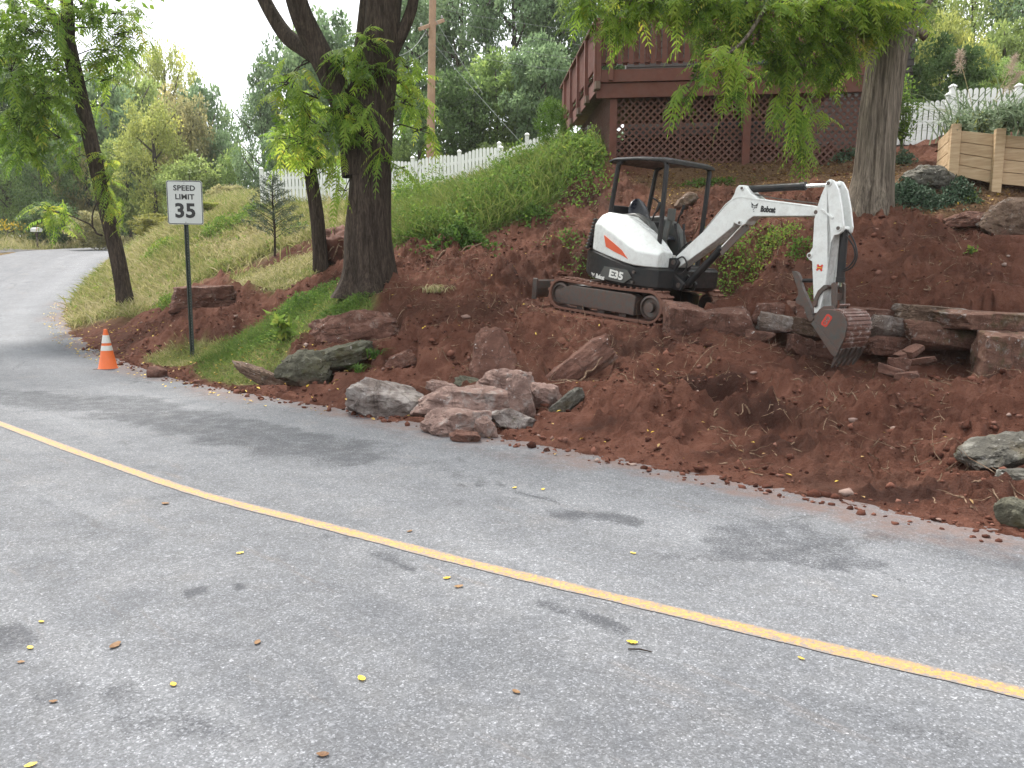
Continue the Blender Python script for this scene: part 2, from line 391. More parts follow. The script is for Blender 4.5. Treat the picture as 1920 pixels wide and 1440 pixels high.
# the cut in front of the dry wall
def pix(x, y, z):
    q = z-CAM_H; d = y*_c-q*_s; upv = y*_s+q*_c; return 960+FPX*x/d, 720-FPX*upv/d
WPX = np.array([1225, 1260, 1400, 1500, 1600, 1660, 1720, 1830, 1960]); WFT = np.array([640, 634, 642, 668, 676, 708, 694, 708, 718]); WY = np.array([10.75, 10.4, 10.3, 10.2, 10.15, 10.15, 10.1, 9.95, 9.75])
FT = np.array([P(a, b, c) for a, b, c in zip(WPX, WFT, WY)])
wpx, _ = pix(XX, np.maximum(YY, .5), H)
wy = np.interp(wpx, WPX, WY); wz = np.interp(wpx, WPX, FT[:, 2]); wm = (wpx > 1240) & (wpx < 2100) & (YY > wy-1.6) & (YY < wy+.16)
H = np.where(wm, np.minimum(H, wz+.02-np.clip(wy-YY, 0, 2)*.16+(H-H0)*.6), H)
# loose earth cleared away in front of the stones that lie on it
ROCKBOX = [(652, 714, 797, 788), (788, 724, 945, 788), (806, 766, 932, 833), (922, 764, 996, 808), (886, 640, 964, 716), (910, 697, 1005, 792), (998, 719, 1053, 766), (1028, 650, 1140, 722), (1030, 735, 1089, 777), (594, 586, 744, 644), (724, 656, 780, 694), (533, 650, 622, 728), (574, 645, 692, 704), (450, 684, 534, 726), (324, 535, 436, 582), (1806, 796, 1935, 892), (1776, 398, 1860, 426), (1850, 388, 1945, 446)]
_px, _py = pix(XX, np.maximum(YY, .5), H)
for x0, y0, x1, y1 in ROCKBOX:
    q = GT((x0+x1)/2, y1-.12*(y1-y0)); _u = np.abs(_px-(x0+x1)/2)/((x1-x0)/2)
    _w = sst(1.25, .95, _u)*sst(-1.1, -.3, YY-q[1])*sst(.5, .2, YY-q[1]); _r = ray((x0+x1)/2, y1-.10*(y1-y0)); _zl = CAM_H+_r[2]/_r[1]*YY
    H = np.where((_w > 0) & (DD > -.1), H-_w*np.maximum(H-_zl, 0), H)
def GH(x, y): return _interp(H, x, y)
def at(px, py): return GT(px, py, H)

# ------------------------------------------------------------------ moist air that pales the far wood
SC.cycles.volume_bounces = 1
m = MB(); m.box((0, 50, 15), (330, 240, 60)); hm = bpy.data.materials.new('haze_air'); hm.use_nodes = True; hm.node_tree.nodes.clear()
_o = hm.node_tree.nodes.new('ShaderNodeOutputMaterial'); _v = hm.node_tree.nodes.new('ShaderNodeVolumePrincipled'); _v.inputs['Color'].default_value = (.95, .96, .95, 1); _v.inputs['Density'].default_value = .00042; _v.inputs['Anisotropy'].default_value = .1
hm.node_tree.links.new(_v.outputs[0], _o.inputs['Volume']); tag(m.build('haze', hm), 'thin pale haze over the far trees', kind='stuff')

# ------------------------------------------------------------------ ground
DAMP_SHADE = np.zeros(XX.shape)
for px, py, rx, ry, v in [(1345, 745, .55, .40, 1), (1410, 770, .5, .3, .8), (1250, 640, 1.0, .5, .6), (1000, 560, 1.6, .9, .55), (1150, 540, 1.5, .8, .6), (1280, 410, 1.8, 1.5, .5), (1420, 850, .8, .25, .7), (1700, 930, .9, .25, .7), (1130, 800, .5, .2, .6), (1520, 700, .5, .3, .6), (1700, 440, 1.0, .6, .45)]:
    q = at(px, py); DAMP_SHADE = np.maximum(DAMP_SHADE, v*np.exp(-((XX-q[0])/rx)**2-((YY-q[1])/ry)**2))     # freshly turned moist earth; the hollow's missing shade is painted in too
DAMP_SHADE = DAMP_SHADE*(.55+.9*fbm2(XX*2.5, YY*2.5, 3))
k = NM('earth')
n1 = k.noise(1.3, 6, .6); n2 = k.noise(14, 6, .65); n3 = k.noise(70, 3, .6)
soil = k.ramp(n1, [(.28, (.058, .0215, .0135)), (.5, (.124, .0465, .0285)), (.70, (.215, .094, .062))])
soil = k.mix(k.ramp(n2, [(.35, .0), (.75, .75)]), soil, (.185, .088, .063))
soil = k.mix(k.ramp(n3, [(.55, .0), (.8, .6)]), soil, (.022, .0095, .007))
soil = k.mix(k.ramp(k.noise(.55, 3), [(.52, 0), (.7, .65)]), soil, (.052, .026, .018))
mulch = k.ramp(k.noise(26, 5, .7), [(.3, (.05, .026, .016)), (.5, (.14, .085, .045)), (.7, (.27, .19, .11))])
turf = k.ramp(k.noise(9, 5, .6), [(.3, (.08, .085, .03)), (.55, (.15, .155, .05)), (.75, (.25, .22, .10))])
soil = k.mix(k.ramp(k.math('ADD', k.attr('damp_shade'), k.math('MULTIPLY', k.math('SUBTRACT', n2, .5), .5)), [(.25, 0), (.7, .85)]), soil, (.036, .0145, .0100))
c = k.mix(k.math('MULTIPLY', k.attr('litter'), .8), soil, mulch)
c = k.mix(k.attr('grass'), c, turf)
k.set(c, .93, None, .15)
b0 = k.bump(k.noise(5, 8, .7), .9, .10); b1 = k.bump(k.noise(22, 8, .75), 1.0, .05, b0); k.bump(n3, .8, .014, b1)
ni, nj = XX.shape; idx = np.arange(ni*nj).reshape(ni, nj)
F = np.stack([idx[:-1, :-1], idx[1:, :-1], idx[1:, 1:], idx[:-1, 1:]], -1).reshape(-1, 4)
me = mesh_np('ground', np.stack([XX, YY, H], -1).reshape(-1, 3), F, k.m, True, {'grass': GRASS.ravel(), 'litter': LITTER.ravel(), 'damp_shade': DAMP_SHADE.ravel()})
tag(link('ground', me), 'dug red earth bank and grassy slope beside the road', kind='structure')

# ------------------------------------------------------------------ road
E0 = np.nonzero((np.abs(EDGES[:, 0]) < 62) & (EDGES[:, 1] > -60))[0]
offs = np.r_[np.arange(.12, -ROADW-.01, -.07)]
RX = EDGES[E0, 0][:, None]+EN[E0, 0][:, None]*offs[None]; RY = EDGES[E0, 1][:, None]+EN[E0, 1][:, None]*offs[None]
RZ = zroad(RY)+.002
def seg_d(x, y, a, b):
    d = b-a; L = d@d+1e-9; t = np.clip(((x-a[0])*d[0]+(y-a[1])*d[1])/L, 0, 1)
    return np.hypot(x-a[0]-d[0]*t, y-a[1]-d[1]*t)
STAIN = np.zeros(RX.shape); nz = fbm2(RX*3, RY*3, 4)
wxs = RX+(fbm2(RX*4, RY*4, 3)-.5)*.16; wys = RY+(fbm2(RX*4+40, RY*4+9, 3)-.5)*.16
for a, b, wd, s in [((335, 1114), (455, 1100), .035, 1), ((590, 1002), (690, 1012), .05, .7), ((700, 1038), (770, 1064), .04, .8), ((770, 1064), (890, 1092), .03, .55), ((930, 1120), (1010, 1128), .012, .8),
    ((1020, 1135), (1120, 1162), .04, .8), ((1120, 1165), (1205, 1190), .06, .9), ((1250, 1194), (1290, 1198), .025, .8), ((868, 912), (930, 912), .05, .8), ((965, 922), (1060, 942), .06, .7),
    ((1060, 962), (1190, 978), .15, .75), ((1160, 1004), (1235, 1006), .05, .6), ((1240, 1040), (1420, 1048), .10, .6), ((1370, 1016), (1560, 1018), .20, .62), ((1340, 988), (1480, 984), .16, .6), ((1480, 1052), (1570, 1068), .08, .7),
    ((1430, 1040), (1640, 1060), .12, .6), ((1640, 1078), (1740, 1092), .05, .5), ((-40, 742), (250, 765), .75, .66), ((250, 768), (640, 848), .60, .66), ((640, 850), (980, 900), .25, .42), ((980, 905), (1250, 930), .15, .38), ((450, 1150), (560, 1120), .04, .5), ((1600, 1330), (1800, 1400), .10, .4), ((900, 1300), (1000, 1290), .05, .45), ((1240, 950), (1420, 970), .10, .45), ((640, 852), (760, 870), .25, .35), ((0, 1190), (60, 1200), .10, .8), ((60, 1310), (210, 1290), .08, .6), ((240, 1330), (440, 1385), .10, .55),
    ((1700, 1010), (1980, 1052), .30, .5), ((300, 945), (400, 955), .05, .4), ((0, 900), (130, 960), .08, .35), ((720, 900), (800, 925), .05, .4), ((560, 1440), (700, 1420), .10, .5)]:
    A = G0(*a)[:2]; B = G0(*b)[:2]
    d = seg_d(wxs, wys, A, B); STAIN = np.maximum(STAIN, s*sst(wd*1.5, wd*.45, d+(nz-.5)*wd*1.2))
redd = np.clip(1.25*sst(-1.0, .1, offs[None]+0*RX)*sst(.38, .62, fbm2(RX*1.4+3, RY*1.4, 4)+.25*sst(-.5, 0, offs[None]+0*RX)), 0, 1)*(RY < 24)
lane = np.exp(-((offs[None]+1.15+0*RX)/.5)**2)*.5+.25*np.exp(-((offs[None]+2.3+0*RX)/.4)**2)
k = NM('asphalt')
v1 = k.voro(150); v2 = k.voro(60); n1 = k.noise(.9, 5, .6); n2 = k.noise(7, 6, .7); n3 = k.noise(240, 2)
sep = k.n('ShaderNodeSeparateColor'); k.l(v1, sep.inputs[0]); sep2 = k.n('ShaderNodeSeparateColor'); k.l(v2, sep2.inputs[0])
base = k.ramp(n1, [(.3, (.102, .106, .117)), (.7, (.148, .153, .165))])
base = k.mix(k.ramp(n2, [(.35, 0), (.7, .5)]), base, (.118, .117, .117))
base = k.mix(k.ramp(k.noise(2.3, 7, .72, (1, 1, 1), dist=.3), [(.48, 0), (.64, .62)]), base, (.078, .082, .092))
base = k.mix(k.ramp(k.noise(1.6, 5, .6, dist=.2), [(.58, 0), (.75, .4)]), base, (.165, .150, .140))
cx = k.n('ShaderNodeCombineXYZ'); k.l(k.attr('run'), cx.inputs[0]); k.l(k.attr('across'), cx.inputs[1])
def rn(sx, sy, det):
    mp = k.n('ShaderNodeMapping'); mp.inputs['Scale'].default_value = (sx, sy, 1); k.l(cx.outputs[0], mp.inputs[0]); q = k.n('ShaderNodeTexNoise'); q.inputs['Scale'].default_value = 1; q.inputs['Detail'].default_value = det; q.inputs['Roughness'].default_value = .65; k.l(mp.outputs[0], q.inputs['Vector']); return q.outputs['Fac']
base = k.mix(k.ramp(rn(.35, 2.6, 7), [(.46, 0), (.68, .60)]), base, (.092, .097, .108))
base = k.mix(k.ramp(rn(.22, 1.7, 6), [(.54, 0), (.76, .5)]), base, (.190, .196, .208))
base = k.mix(k.ramp(rn(.8, 5.5, 8), [(.60, 0), (.72, .5)]), base, (.135, .112, .098))
crk = k.voro(.55, 'DISTANCE_TO_EDGE', 'Distance'); crk2 = k.math('ADD', crk, k.math('MULTIPLY', k.math('SUBTRACT', k.noise(6, 6, .7), .5), .10))
base = k.mix(k.math('MULTIPLY', k.ramp(crk2, [(.0, .0), (.004, .8), (.010, .8), (.016, 0)]), k.ramp(k.noise(.7, 2), [(.55, 0), (.62, .7)])), base, (.03, .03, .033))
base = k.mix(k.math('MULTIPLY', k.attr('lane'), .5), base, (.235, .243, .258))
chip = k.ramp(sep.outputs[0], [(0, .70), (.45, .90), (.75, 1.05), (.91, 1.3), (1, 2.0)])
chip2 = k.ramp(sep2.outputs[1], [(0, .84), (.8, 1.0), (.95, 1.15), (1, 1.4)])
base = k.mix(1, k.mix(1, base, chip, 'MULTIPLY'), chip2, 'MULTIPLY')
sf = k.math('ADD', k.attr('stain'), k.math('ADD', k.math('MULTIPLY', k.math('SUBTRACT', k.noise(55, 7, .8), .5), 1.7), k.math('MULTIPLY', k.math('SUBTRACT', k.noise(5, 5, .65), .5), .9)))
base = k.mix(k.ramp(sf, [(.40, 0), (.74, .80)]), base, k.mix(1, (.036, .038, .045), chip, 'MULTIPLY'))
base = k.mix(k.ramp(k.math('MULTIPLY', k.attr('redd'), k.ramp(k.noise(6, 6, .7), [(.3, 0.1), (.65, 1)])), [(.1, 0), (.8, .68)]), base, (.135, .082, .066))
k.set(base, k.ramp(n2, [(.3, .72), (.7, .9)]), None, .35)
k.bump(k.math('ADD', sep.outputs[1], n3), .55, .006)
ASPHALT = k.m
ni, nj = RX.shape; idx = np.arange(ni*nj).reshape(ni, nj)
F = np.stack([idx[:-1, :-1], idx[:-1, 1:], idx[1:, 1:], idx[1:, :-1]], -1).reshape(-1, 4)
me = mesh_np('road', np.stack([RX, RY, RZ], -1).reshape(-1, 3), F[:, ::-1], ASPHALT, True, {'run': np.repeat(E0*.12, len(offs)), 'across': np.tile(offs, len(E0)), 'stain': STAIN.ravel(), 'redd': redd.ravel(), 'lane': lane.ravel()})
tag(link('road', me), 'worn grey asphalt road curving up past the bank', kind='structure')
# centre line
lp = [tuple(G0(*p)[:2]) for p in [(-420, 645), (-200, 722), (0, 795), (200, 868), (400, 934), (640, 995), (900, 1062), (1280, 1152), (1600, 1228), (1920, 1302), (2300, 1395)]]
i0 = int(np.argmin(np.hypot(EDGES[:, 0]-lp[0][0], EDGES[:, 1]-lp[0][1])))
far = []
LN = smooth_poly(lp[::-1]+far, .05)
lt = np.gradient(LN, axis=0); lt /= np.linalg.norm(lt, axis=1)[:, None]; lnn = np.stack([lt[:, 1], -lt[:, 0]], 1)
wv = .047+(fbm2(np.arange(len(LN))*.35, np.zeros(len(LN)), 4, .7)-.5)*.013
cols_ = (-1, -.72, 0, .72, 1); n = len(LN); V = []
for q in cols_: e_ = LN+lnn*(wv*q*1.12)[:, None]; V.append(np.c_[e_, zroad(e_[:, 1])+.006])
V = np.concatenate(V); i = np.arange(n-1); LF = np.concatenate([np.stack([c_*n+i, (c_+1)*n+i, (c_+1)*n+i+1, c_*n+i+1], 1) for c_ in range(4)]); LE = np.repeat([1, .35, 0, .35, 1], n)
k = NM('line_paint')
v1 = k.voro(95); sep = k.n('ShaderNodeSeparateColor'); k.l(v1, sep.inputs[0])
pc = k.mix(k.noise(5, 5), (.37, .185, .045), (.47, .255, .072)); pc = k.mix(1, pc, k.ramp(sep.outputs[0], [(0, .78), (1, 1.12)]), 'MULTIPLY')
pc = k.mix(k.ramp(k.math('ADD', k.noise(45, 8, .85), k.math('MULTIPLY', k.attr('rim'), .16)), [(.50, 0), (.58, .9)]), pc, (.13, .132, .14)); pc = k.mix(k.ramp(k.noise(2.5, 5, .7), [(.5, 0), (.75, .45)]), pc, (.24, .16, .08))
k.set(pc, .75); k.bump(sep.outputs[1], .4, .004)
tag(link('road_line', mesh_np('road_line', V, LF, k.m, False, {'rim': LE})), 'single yellow centre line painted along the road', kind='structure')
# driveway mouth on the far side
ii = int(np.argmin(np.hypot(EDGES[:, 0]+19.5, EDGES[:, 1]-41))); gu, gv = np.meshgrid(np.linspace(-1.6, 1.6, 17), np.linspace(-.15, 5, 24), indexing='ij')
q0 = EDGES[ii]-EN[ii]*ROADW; wv_ = gu*(1+.5*np.exp(-gv*1.2)); dx_ = q0[0]+ET[ii, 0]*wv_-EN[ii, 0]*gv; dy_ = q0[1]+ET[ii, 1]*wv_-EN[ii, 1]*gv; idx = np.arange(gu.size).reshape(gu.shape)
F = np.stack([idx[:-1, :-1], idx[:-1, 1:], idx[1:, 1:], idx[1:, :-1]], -1).reshape(-1, 4)
tag(link('driveway', mesh_np('driveway', np.stack([dx_, dy_, np.maximum(GH(dx_, dy_), zroad(dy_))+.02], -1).reshape(-1, 3), F, paint('driveway_asphalt', (.06, .058, .058), .9, sc=2), True)), 'dark driveway mouth joining the far side of the road', kind='structure')

# ------------------------------------------------------------------ rocks
def rock_mesh(seed, dims, flat=.55, sub=5, rough=.05, nplane=15, strata=0.0):
    r = np.random.default_rng(seed)
    bm = bmesh.new(); bmesh.ops.create_icosphere(bm, subdivisions=sub, radius=1)
    D = np.array([v.co[:] for v in bm.verts]); F = np.array([[v.index for v in f.verts] for f in bm.faces]); bm.free()
    D /= np.linalg.norm(D, axis=1)[:, None]
    N = r.normal(size=(nplane, 3)); N /= np.linalg.norm(N, axis=1)[:, None]
    N = np.concatenate([N, np.eye(3), -np.eye(3)]); N[-6:] += r.normal(size=(6, 3))*(.12 if nplane < 7 else .34); N /= np.linalg.norm(N, axis=1)[:, None]
    h = np.r_[r.uniform(.80 if nplane > 6 else .92, 1.12, nplane), r.uniform(.72, .92, 6)+(0 if nplane < 7 else .10)]
    q = D@N.T; rr = np.where(q > .02, h/np.maximum(q, .02), 9).min(1); rr = np.minimum(rr, 1.6 if nplane < 7 else 1.35)
    p = D*rr[:, None]; sc = np.array(dims)/2/.84
    o = r.uniform(0, 30, 3)
    disp = (fbm3(p*2.0+o, 4)-.5)*rough*5+(np.abs(fbm3(p*4.5+o+9, 4)-.5))*-rough*2.2+(fbm3(p*13+o, 3)-.5)*rough*1.4
    if strata: disp += strata*(np.sin((p[:, 2]+.25*fbm3(p*1.5+o, 2))*16)*.5)
    p = p*(1+disp)[:, None]*sc
    return p, F
def rockmat(name, cols, lichen=0, moss=0, dirt=.3, lcol=(.32, .29, .27)):
    k = NM(name); oi = k.n('ShaderNodeObjectInfo')
    c = k.ramp(k.noise(5, 7, .65), [(.3, cols[0]), (.52, cols[1]), (.75, cols[2])])
    c = k.mix(k.ramp(k.noise(22, 6, .7), [(.4, 0), (.75, .55)]), c, cols[0])
    if lichen:
        c = k.mix(k.ramp(k.noise(4.2, 8, .72, dist=.4), [(.60-.2*lichen, 0), (.68-.12*lichen, .9)]), c, lcol)
        c = k.mix(k.ramp(k.noise(16, 6, .7), [(.62, 0), (.68, .9)]), c, (.46, .44, .42))
    if moss: c = k.mix(k.ramp(k.noise(3.1, 6, .65), [(.62-.25*moss, 0), (.75-.2*moss, .85)]), c, (.060, .068, .024))
    if dirt: c = k.mix(k.ramp(k.noise(3.3, 5, .6, kind='Object'), [(.6-.25*dirt, 0), (.85-.2*dirt, .8)]), c, (.070, .028, .020))
    sp_ = k.n('ShaderNodeSeparateXYZ'); k.l(k.co('Generated'), sp_.inputs[0]); gz = k.math('ADD', sp_.outputs[2], k.math('MULTIPLY', k.math('SUBTRACT', k.noise(6, 6, .7), .5), .9))
    c = k.mix(k.ramp(gz, [(.06, .8), (.28, 0)]), c, (.085, .034, .024))
    ck = k.voro(2.6, 'DISTANCE_TO_EDGE', 'Distance', (1, 1, 1.8)); ck = k.math('ADD', ck, k.math('MULTIPLY', k.math('SUBTRACT', k.noise(5, 7, .75), .5), .35)); c = k.mix(k.ramp(ck, [(0, .0), (.012, .38), (.03, .38), (.05, 0)]), c, tuple(v*.35 for v in cols[0]))
    k.set(c, .88, None, .25); b = k.bump(k.noise(16, 8, .7), .9, .045); k.bump(k.noise(80, 3), .35, .006, b); return k.m
RM = {
 'red': rockmat('red_sandstone', [(.085, .040, .030), (.16, .080, .058), (.25, .145, .112)], .12, 0, .35, (.26, .20, .17)),
 'pink': rockmat('pink_sandstone', [(.13, .082, .07), (.26, .17, .142), (.40, .295, .25)], .35, 0, .35),
 'lichen': rockmat('lichened_stone', [(.09, .07, .062), (.18, .145, .13), (.28, .24, .22)], .75, .15, .15),
 'pale': rockmat('pale_stone', [(.11, .08, .064), (.21, .165, .14), (.34, .29, .25)], .7, .1, .3),
 'moss': rockmat('mossy_stone', [(.058, .056, .04), (.105, .10, .072), (.16, .15, .115)], .2, .4, .2, (.17, .17, .14)),
 'grey': rockmat('grey_stone', [(.06, .056, .047), (.115, .107, .09), (.18, .17, .145)], .4, .35, .3, (.26, .25, .22)),
 'tan': rockmat('tan_stone', [(.08, .05, .035), (.15, .10, .072), (.23, .165, .125)], .25, .25, .4),
 'wallmoss': rockmat('mossy_red_stone', [(.095, .048, .035), (.175, .094, .068), (.26, .16, .12)], .2, .42, .3)}
def rock(x0, y0, x1, y1, m, label, depth=.7, roll=0, yaw=None, seed=0, Y=None, cat='rock', group=None, rough=.078, sink=.10, strata=0, name='boulder', nplane=14, tilt=0, sub=5):
    """a rock covering this patch of the photo, resting where the land is"""
    if group == WALL: mx_ = .05*(x1-x0); x0 -= mx_; x1 += mx_; y0 -= .04*(y1-y0); y1 += .05*(y1-y0); nplane = 5; rough = .055
    base = GT((x0+x1)/2, y1-.12*(y1-y0))
    Yb = Y if Y is not None else base[1]
    W_ = (x1-x0)*Yb/FPX; Hh = (y1-y0)*Yb/FPX; ca, sa = abs(math.cos(math.radians(roll))), abs(math.sin(math.radians(roll)))
    if roll:                                              # size of the tilted slab from its outline
        den = max(ca*ca-sa*sa, .35); w_, h_ = max((W_*ca-Hh*sa)/den, .3*W_), max((Hh*ca-W_*sa)/den, .55*min(W_, Hh))
    else: w_, h_ = W_, Hh
    d_ = depth*max(min(w_, 1.2*h_+.25*w_), h_*.8)
    V, F = rock_mesh(seed+int(x0)*3+int(y0), (w_, d_, h_*(1+sink)), sub=sub, rough=rough, nplane=nplane, strata=strata)
    R = np.array(Matrix.Rotation(math.radians(yaw if yaw is not None else RNG.uniform(-14, 14)), 3, 'Z')@Matrix.Rotation(math.radians(roll), 3, 'Y')@Matrix.Rotation(math.radians(tilt), 3, 'X'))
    V = V@R.T
    ctr = P((x0+x1)/2, (y0+y1)/2+.05*(y1-y0), Yb+d_*.30)
    me = mesh_np(name, V, F, RM[m], True)
    if hasattr(me, 'set_sharp_from_angle'): me.set_sharp_from_angle(angle=math.radians(32))
    o = link(name, me, None, ctr); return tag(o, label, cat, group)
PILE = 'boulders heaped at the road edge'; WALL = 'stones of the dry retaining wall'; FRAG = 'broken red fragments at the foot of the wall'
rock(652, 714, 797, 788, 'lichen', 'big grey-pink lichened boulder at the left end of the roadside pile', .8, 4, 6, 1, rough=.07, group=PILE, strata=.02)
rock(788, 724, 945, 788, 'pink', 'wide flat-topped pink boulder with orange and white patches mid pile', .75, 2, -8, 5, rough=.07, group=PILE)
rock(798, 708, 864, 748, 'pink', 'small pointed pinkish stone at the back of the pile behind the flat-topped boulder', .9, 18, 10, 3, group=PILE)
rock(856, 702, 914, 734, 'moss', 'small greenish mossy stone on top at the back of the pile', .8, 14, 0, 4, group=PILE)
rock(910, 697, 990, 750, 'pink', 'dull red block leaning against the upright slab in the pile', .9, -6, 12, 6, group=PILE, nplane=8)
rock(950, 706, 1005, 792, 'pink', 'upright pinkish slab standing between the red block and the white stone', .55, -9, 14, 7, group=PILE, nplane=8)
rock(998, 719, 1053, 766, 'pink', 'squarish pink-grey stone on the right flank of the pile', .9, 4, -5, 8, group=PILE, nplane=9)
rock(1030, 735, 1089, 777, 'grey', 'pale greenish stone slanting up at the right end of the pile', .5, -34, 0, 9, group=PILE)
rock(806, 766, 912, 822, 'pink', 'split pink boulder with white scars lying nearest the road', .8, 3, 10, 10, rough=.07, group=PILE)
rock(846, 803, 898, 833, 'red', 'broken red fragment under the split boulder at the road edge', .8, 8, 0, 11, group=PILE)
rock(888, 780, 932, 826, 'pink', 'upright brown stone flake beside the split boulder', .8, -15, 12, 12, group=PILE)
rock(922, 764, 996, 808, 'lichen', 'pale grey stone low on the right front of the pile', .8, 10, -12, 13, group=PILE)
rock(886, 626, 964, 716, 'red', 'red sandstone slab standing upright in the dug bank above the pile', .45, 4, 10, 14, nplane=7, group='red slabs in the bank', tilt=-25)
rock(1028, 650, 1140, 722, 'red', 'long red sandstone slab slanting up to the right among roots', .4, -33, 5, 15, nplane=8, group='red slabs in the bank', tilt=-20)
rock(594, 586, 744, 644, 'red', 'long flat red-brown slab jutting from the grass below the big tree', .6, -4, 8, 16, nplane=7, group='red slabs in the bank', strata=.02)
rock(724, 656, 780, 694, 'red', 'small half-buried red stone right of the jutting slab', .8, -16, 0, 17)
rock(533, 662, 622, 728, 'moss', 'grey-green mossy boulder with a pale lichen spot at the slope foot', .8, -10, 10, 18, group='mossy boulders below the jutting slab', nplane=9)
rock(574, 640, 692, 700, 'moss', 'dark mossy boulder half hidden directly under the jutting slab', .8, -14, 0, 19, group='mossy boulders below the jutting slab', nplane=9)
rock(450, 684, 534, 726, 'tan', 'crumbling reddish rotten rock low in the roadside grass', .6, 22, 0, 20, rough=.12)
rock(324, 535, 436, 582, 'red', 'flat-topped dark red slab lying behind the speed limit sign', .9, -3, 20, 21, nplane=6, name='boulder')
rock(278, 688, 306, 710, 'red', 'small dark red stone at the road edge near the cone', .8, 0, 0, 22, sub=3, name='stone')
# retaining wall
rock(1249, 575, 1321, 629, 'red', 'rounded red-brown wall stone right in front of the excavator track', .9, 3, 0, 30, group=WALL, nplane=9, Y=10.3)
rock(1314, 576, 1414, 634, 'red', 'large smooth red-brown wall stone second from the excavator track', .8, 4, 0, 31, group=WALL, nplane=8, Y=10.25)
rock(1398, 566, 1484, 601, 'red', 'dark red top stone behind the pale pointed wall stone', .9, 0, 8, 32, group=WALL, nplane=9, Y=10.5)
rock(1424, 586, 1494, 623, 'pale', 'pale grey pointed wall stone left of the bucket thumb', .8, 10, 0, 33, group=WALL, nplane=8, Y=10.1)
rock(1476, 592, 1552, 634, 'tan', 'tan slanting wall stone behind the bucket thumb', .8, 12, 0, 34, group=WALL, nplane=9, Y=10.05)
rock(1484, 566, 1534, 592, 'red', 'thin red stone bedded above the tan slanting stone', .9, 0, 0, 35, group=WALL, Y=10.5)
rock(1398, 618, 1440, 640, 'red', 'low flat red stone sunk before the pale pointed wall stone', .9, 2, 0, 36, group=WALL, sub=3, Y=9.95)
rock(1478, 628, 1528, 668, 'red', 'squat dark stone at the wall foot left of the bucket', .8, 14, 0, 37, group=WALL, Y=9.85)
rock(1522, 642, 1580, 668, 'red', 'thin red stone at the wall foot under the bucket edge', .8, 4, 0, 38, group=WALL, Y=9.85)
rock(1590, 578, 1674, 600, 'red', 'thin red capstone just behind the bucket back', .9, 2, 0, 39, group=WALL, nplane=8, Y=10.3)
rock(1670, 579, 1704, 598, 'red', 'short thin red capstone beside the big brown capstone', .9, 2, 0, 40, group=WALL, nplane=8, Y=10.25)
rock(1634, 594, 1712, 629, 'pale', 'white-lichened wall stone just right of the bucket', .8, 3, 0, 41, group=WALL, Y=10.1)
rock(1628, 627, 1708, 664, 'red', 'shadowed red bottom stone below the white-lichened stone', .8, 4, 0, 42, group=WALL, nplane=8, Y=10.05)
rock(1700, 573, 1810, 603, 'tan', 'broad brown capstone with a clean straight lower edge', .7, 3, -4, 43, group=WALL, nplane=7, Y=9.95)
rock(1795, 585, 1935, 620, 'wallmoss', 'very long thin capstone running out of the photo on the right', .55, 2.5, 0, 44, group=WALL, nplane=7, Y=9.6)
rock(1706, 602, 1842, 654, 'wallmoss', 'long wall block with a green mossy left end', .7, 4, -4, 45, group=WALL, nplane=7, Y=9.85)
rock(1826, 618, 1945, 712, 'wallmoss', 'biggest squarish wall block, moss-stained, at the right end', .7, 3, 4, 46, group=WALL, nplane=7, Y=9.2)
rock(1712, 646, 1842, 698, 'red', 'dark recessed bottom stone under the mossy-ended block', .5, 3, 0, 47, group=WALL, nplane=8, Y=10.2)
for q, lab in [((1666, 668, 1706, 699), 'angular red fragment topmost in the broken heap'), ((1650, 682, 1692, 708), 'angular red fragment at the left of the broken heap'), ((1676, 694, 1720, 713), 'flat red fragment lying at the front of the broken heap'),
    ((1702, 666, 1752, 685), 'flat brown fragment at the right of the broken heap'), ((1688, 643, 1736, 668), 'red fragment leaning on the wall above the broken heap'), ((1668, 654, 1718, 672), 'thin pale-edged fragment lying across the back of the broken heap')]:
    rock(*q, 'red', lab, .9, RNG.uniform(-24, 26), RNG.uniform(-50, 50), 50, group=FRAG, nplane=6, sub=4, rough=.05, name='stone', cat='stone')
rock(1776, 398, 1860, 426, 'red', 'flat reddish stone lying on the slope left of the brown boulder', .8, -5, 0, 60, nplane=7)
rock(1850, 388, 1945, 446, 'tan', 'broad brown-grey boulder on the slope under the timber planter', .8, 0, 0, 61, nplane=8)
rock(1698, 314, 1790, 362, 'grey', 'flat grey rock in the groundcover between tree trunk and planter', .9, 8, 0, 62, nplane=8)
rock(1268, 362, 1306, 392, 'tan', 'lone tan stone on the dug slope seen through the excavator canopy', .8, -20, 0, 63, nplane=8, sub=3)
rock(1806, 796, 1935, 892, 'grey', 'grey weathered rock half buried in the right roadside dirt', 1.1, -24, 10, 64, rough=.09, nplane=34)
rock(1872, 872, 1970, 916, 'grey', 'low grey rock in dry grass below the larger grey rock', .9, 10, 0, 66, rough=.08, nplane=30)
rock(1874, 938, 1940, 1000, 'moss', 'mossy grey rock right at the road edge on the right', .9, 10, 0, 65, rough=.07)

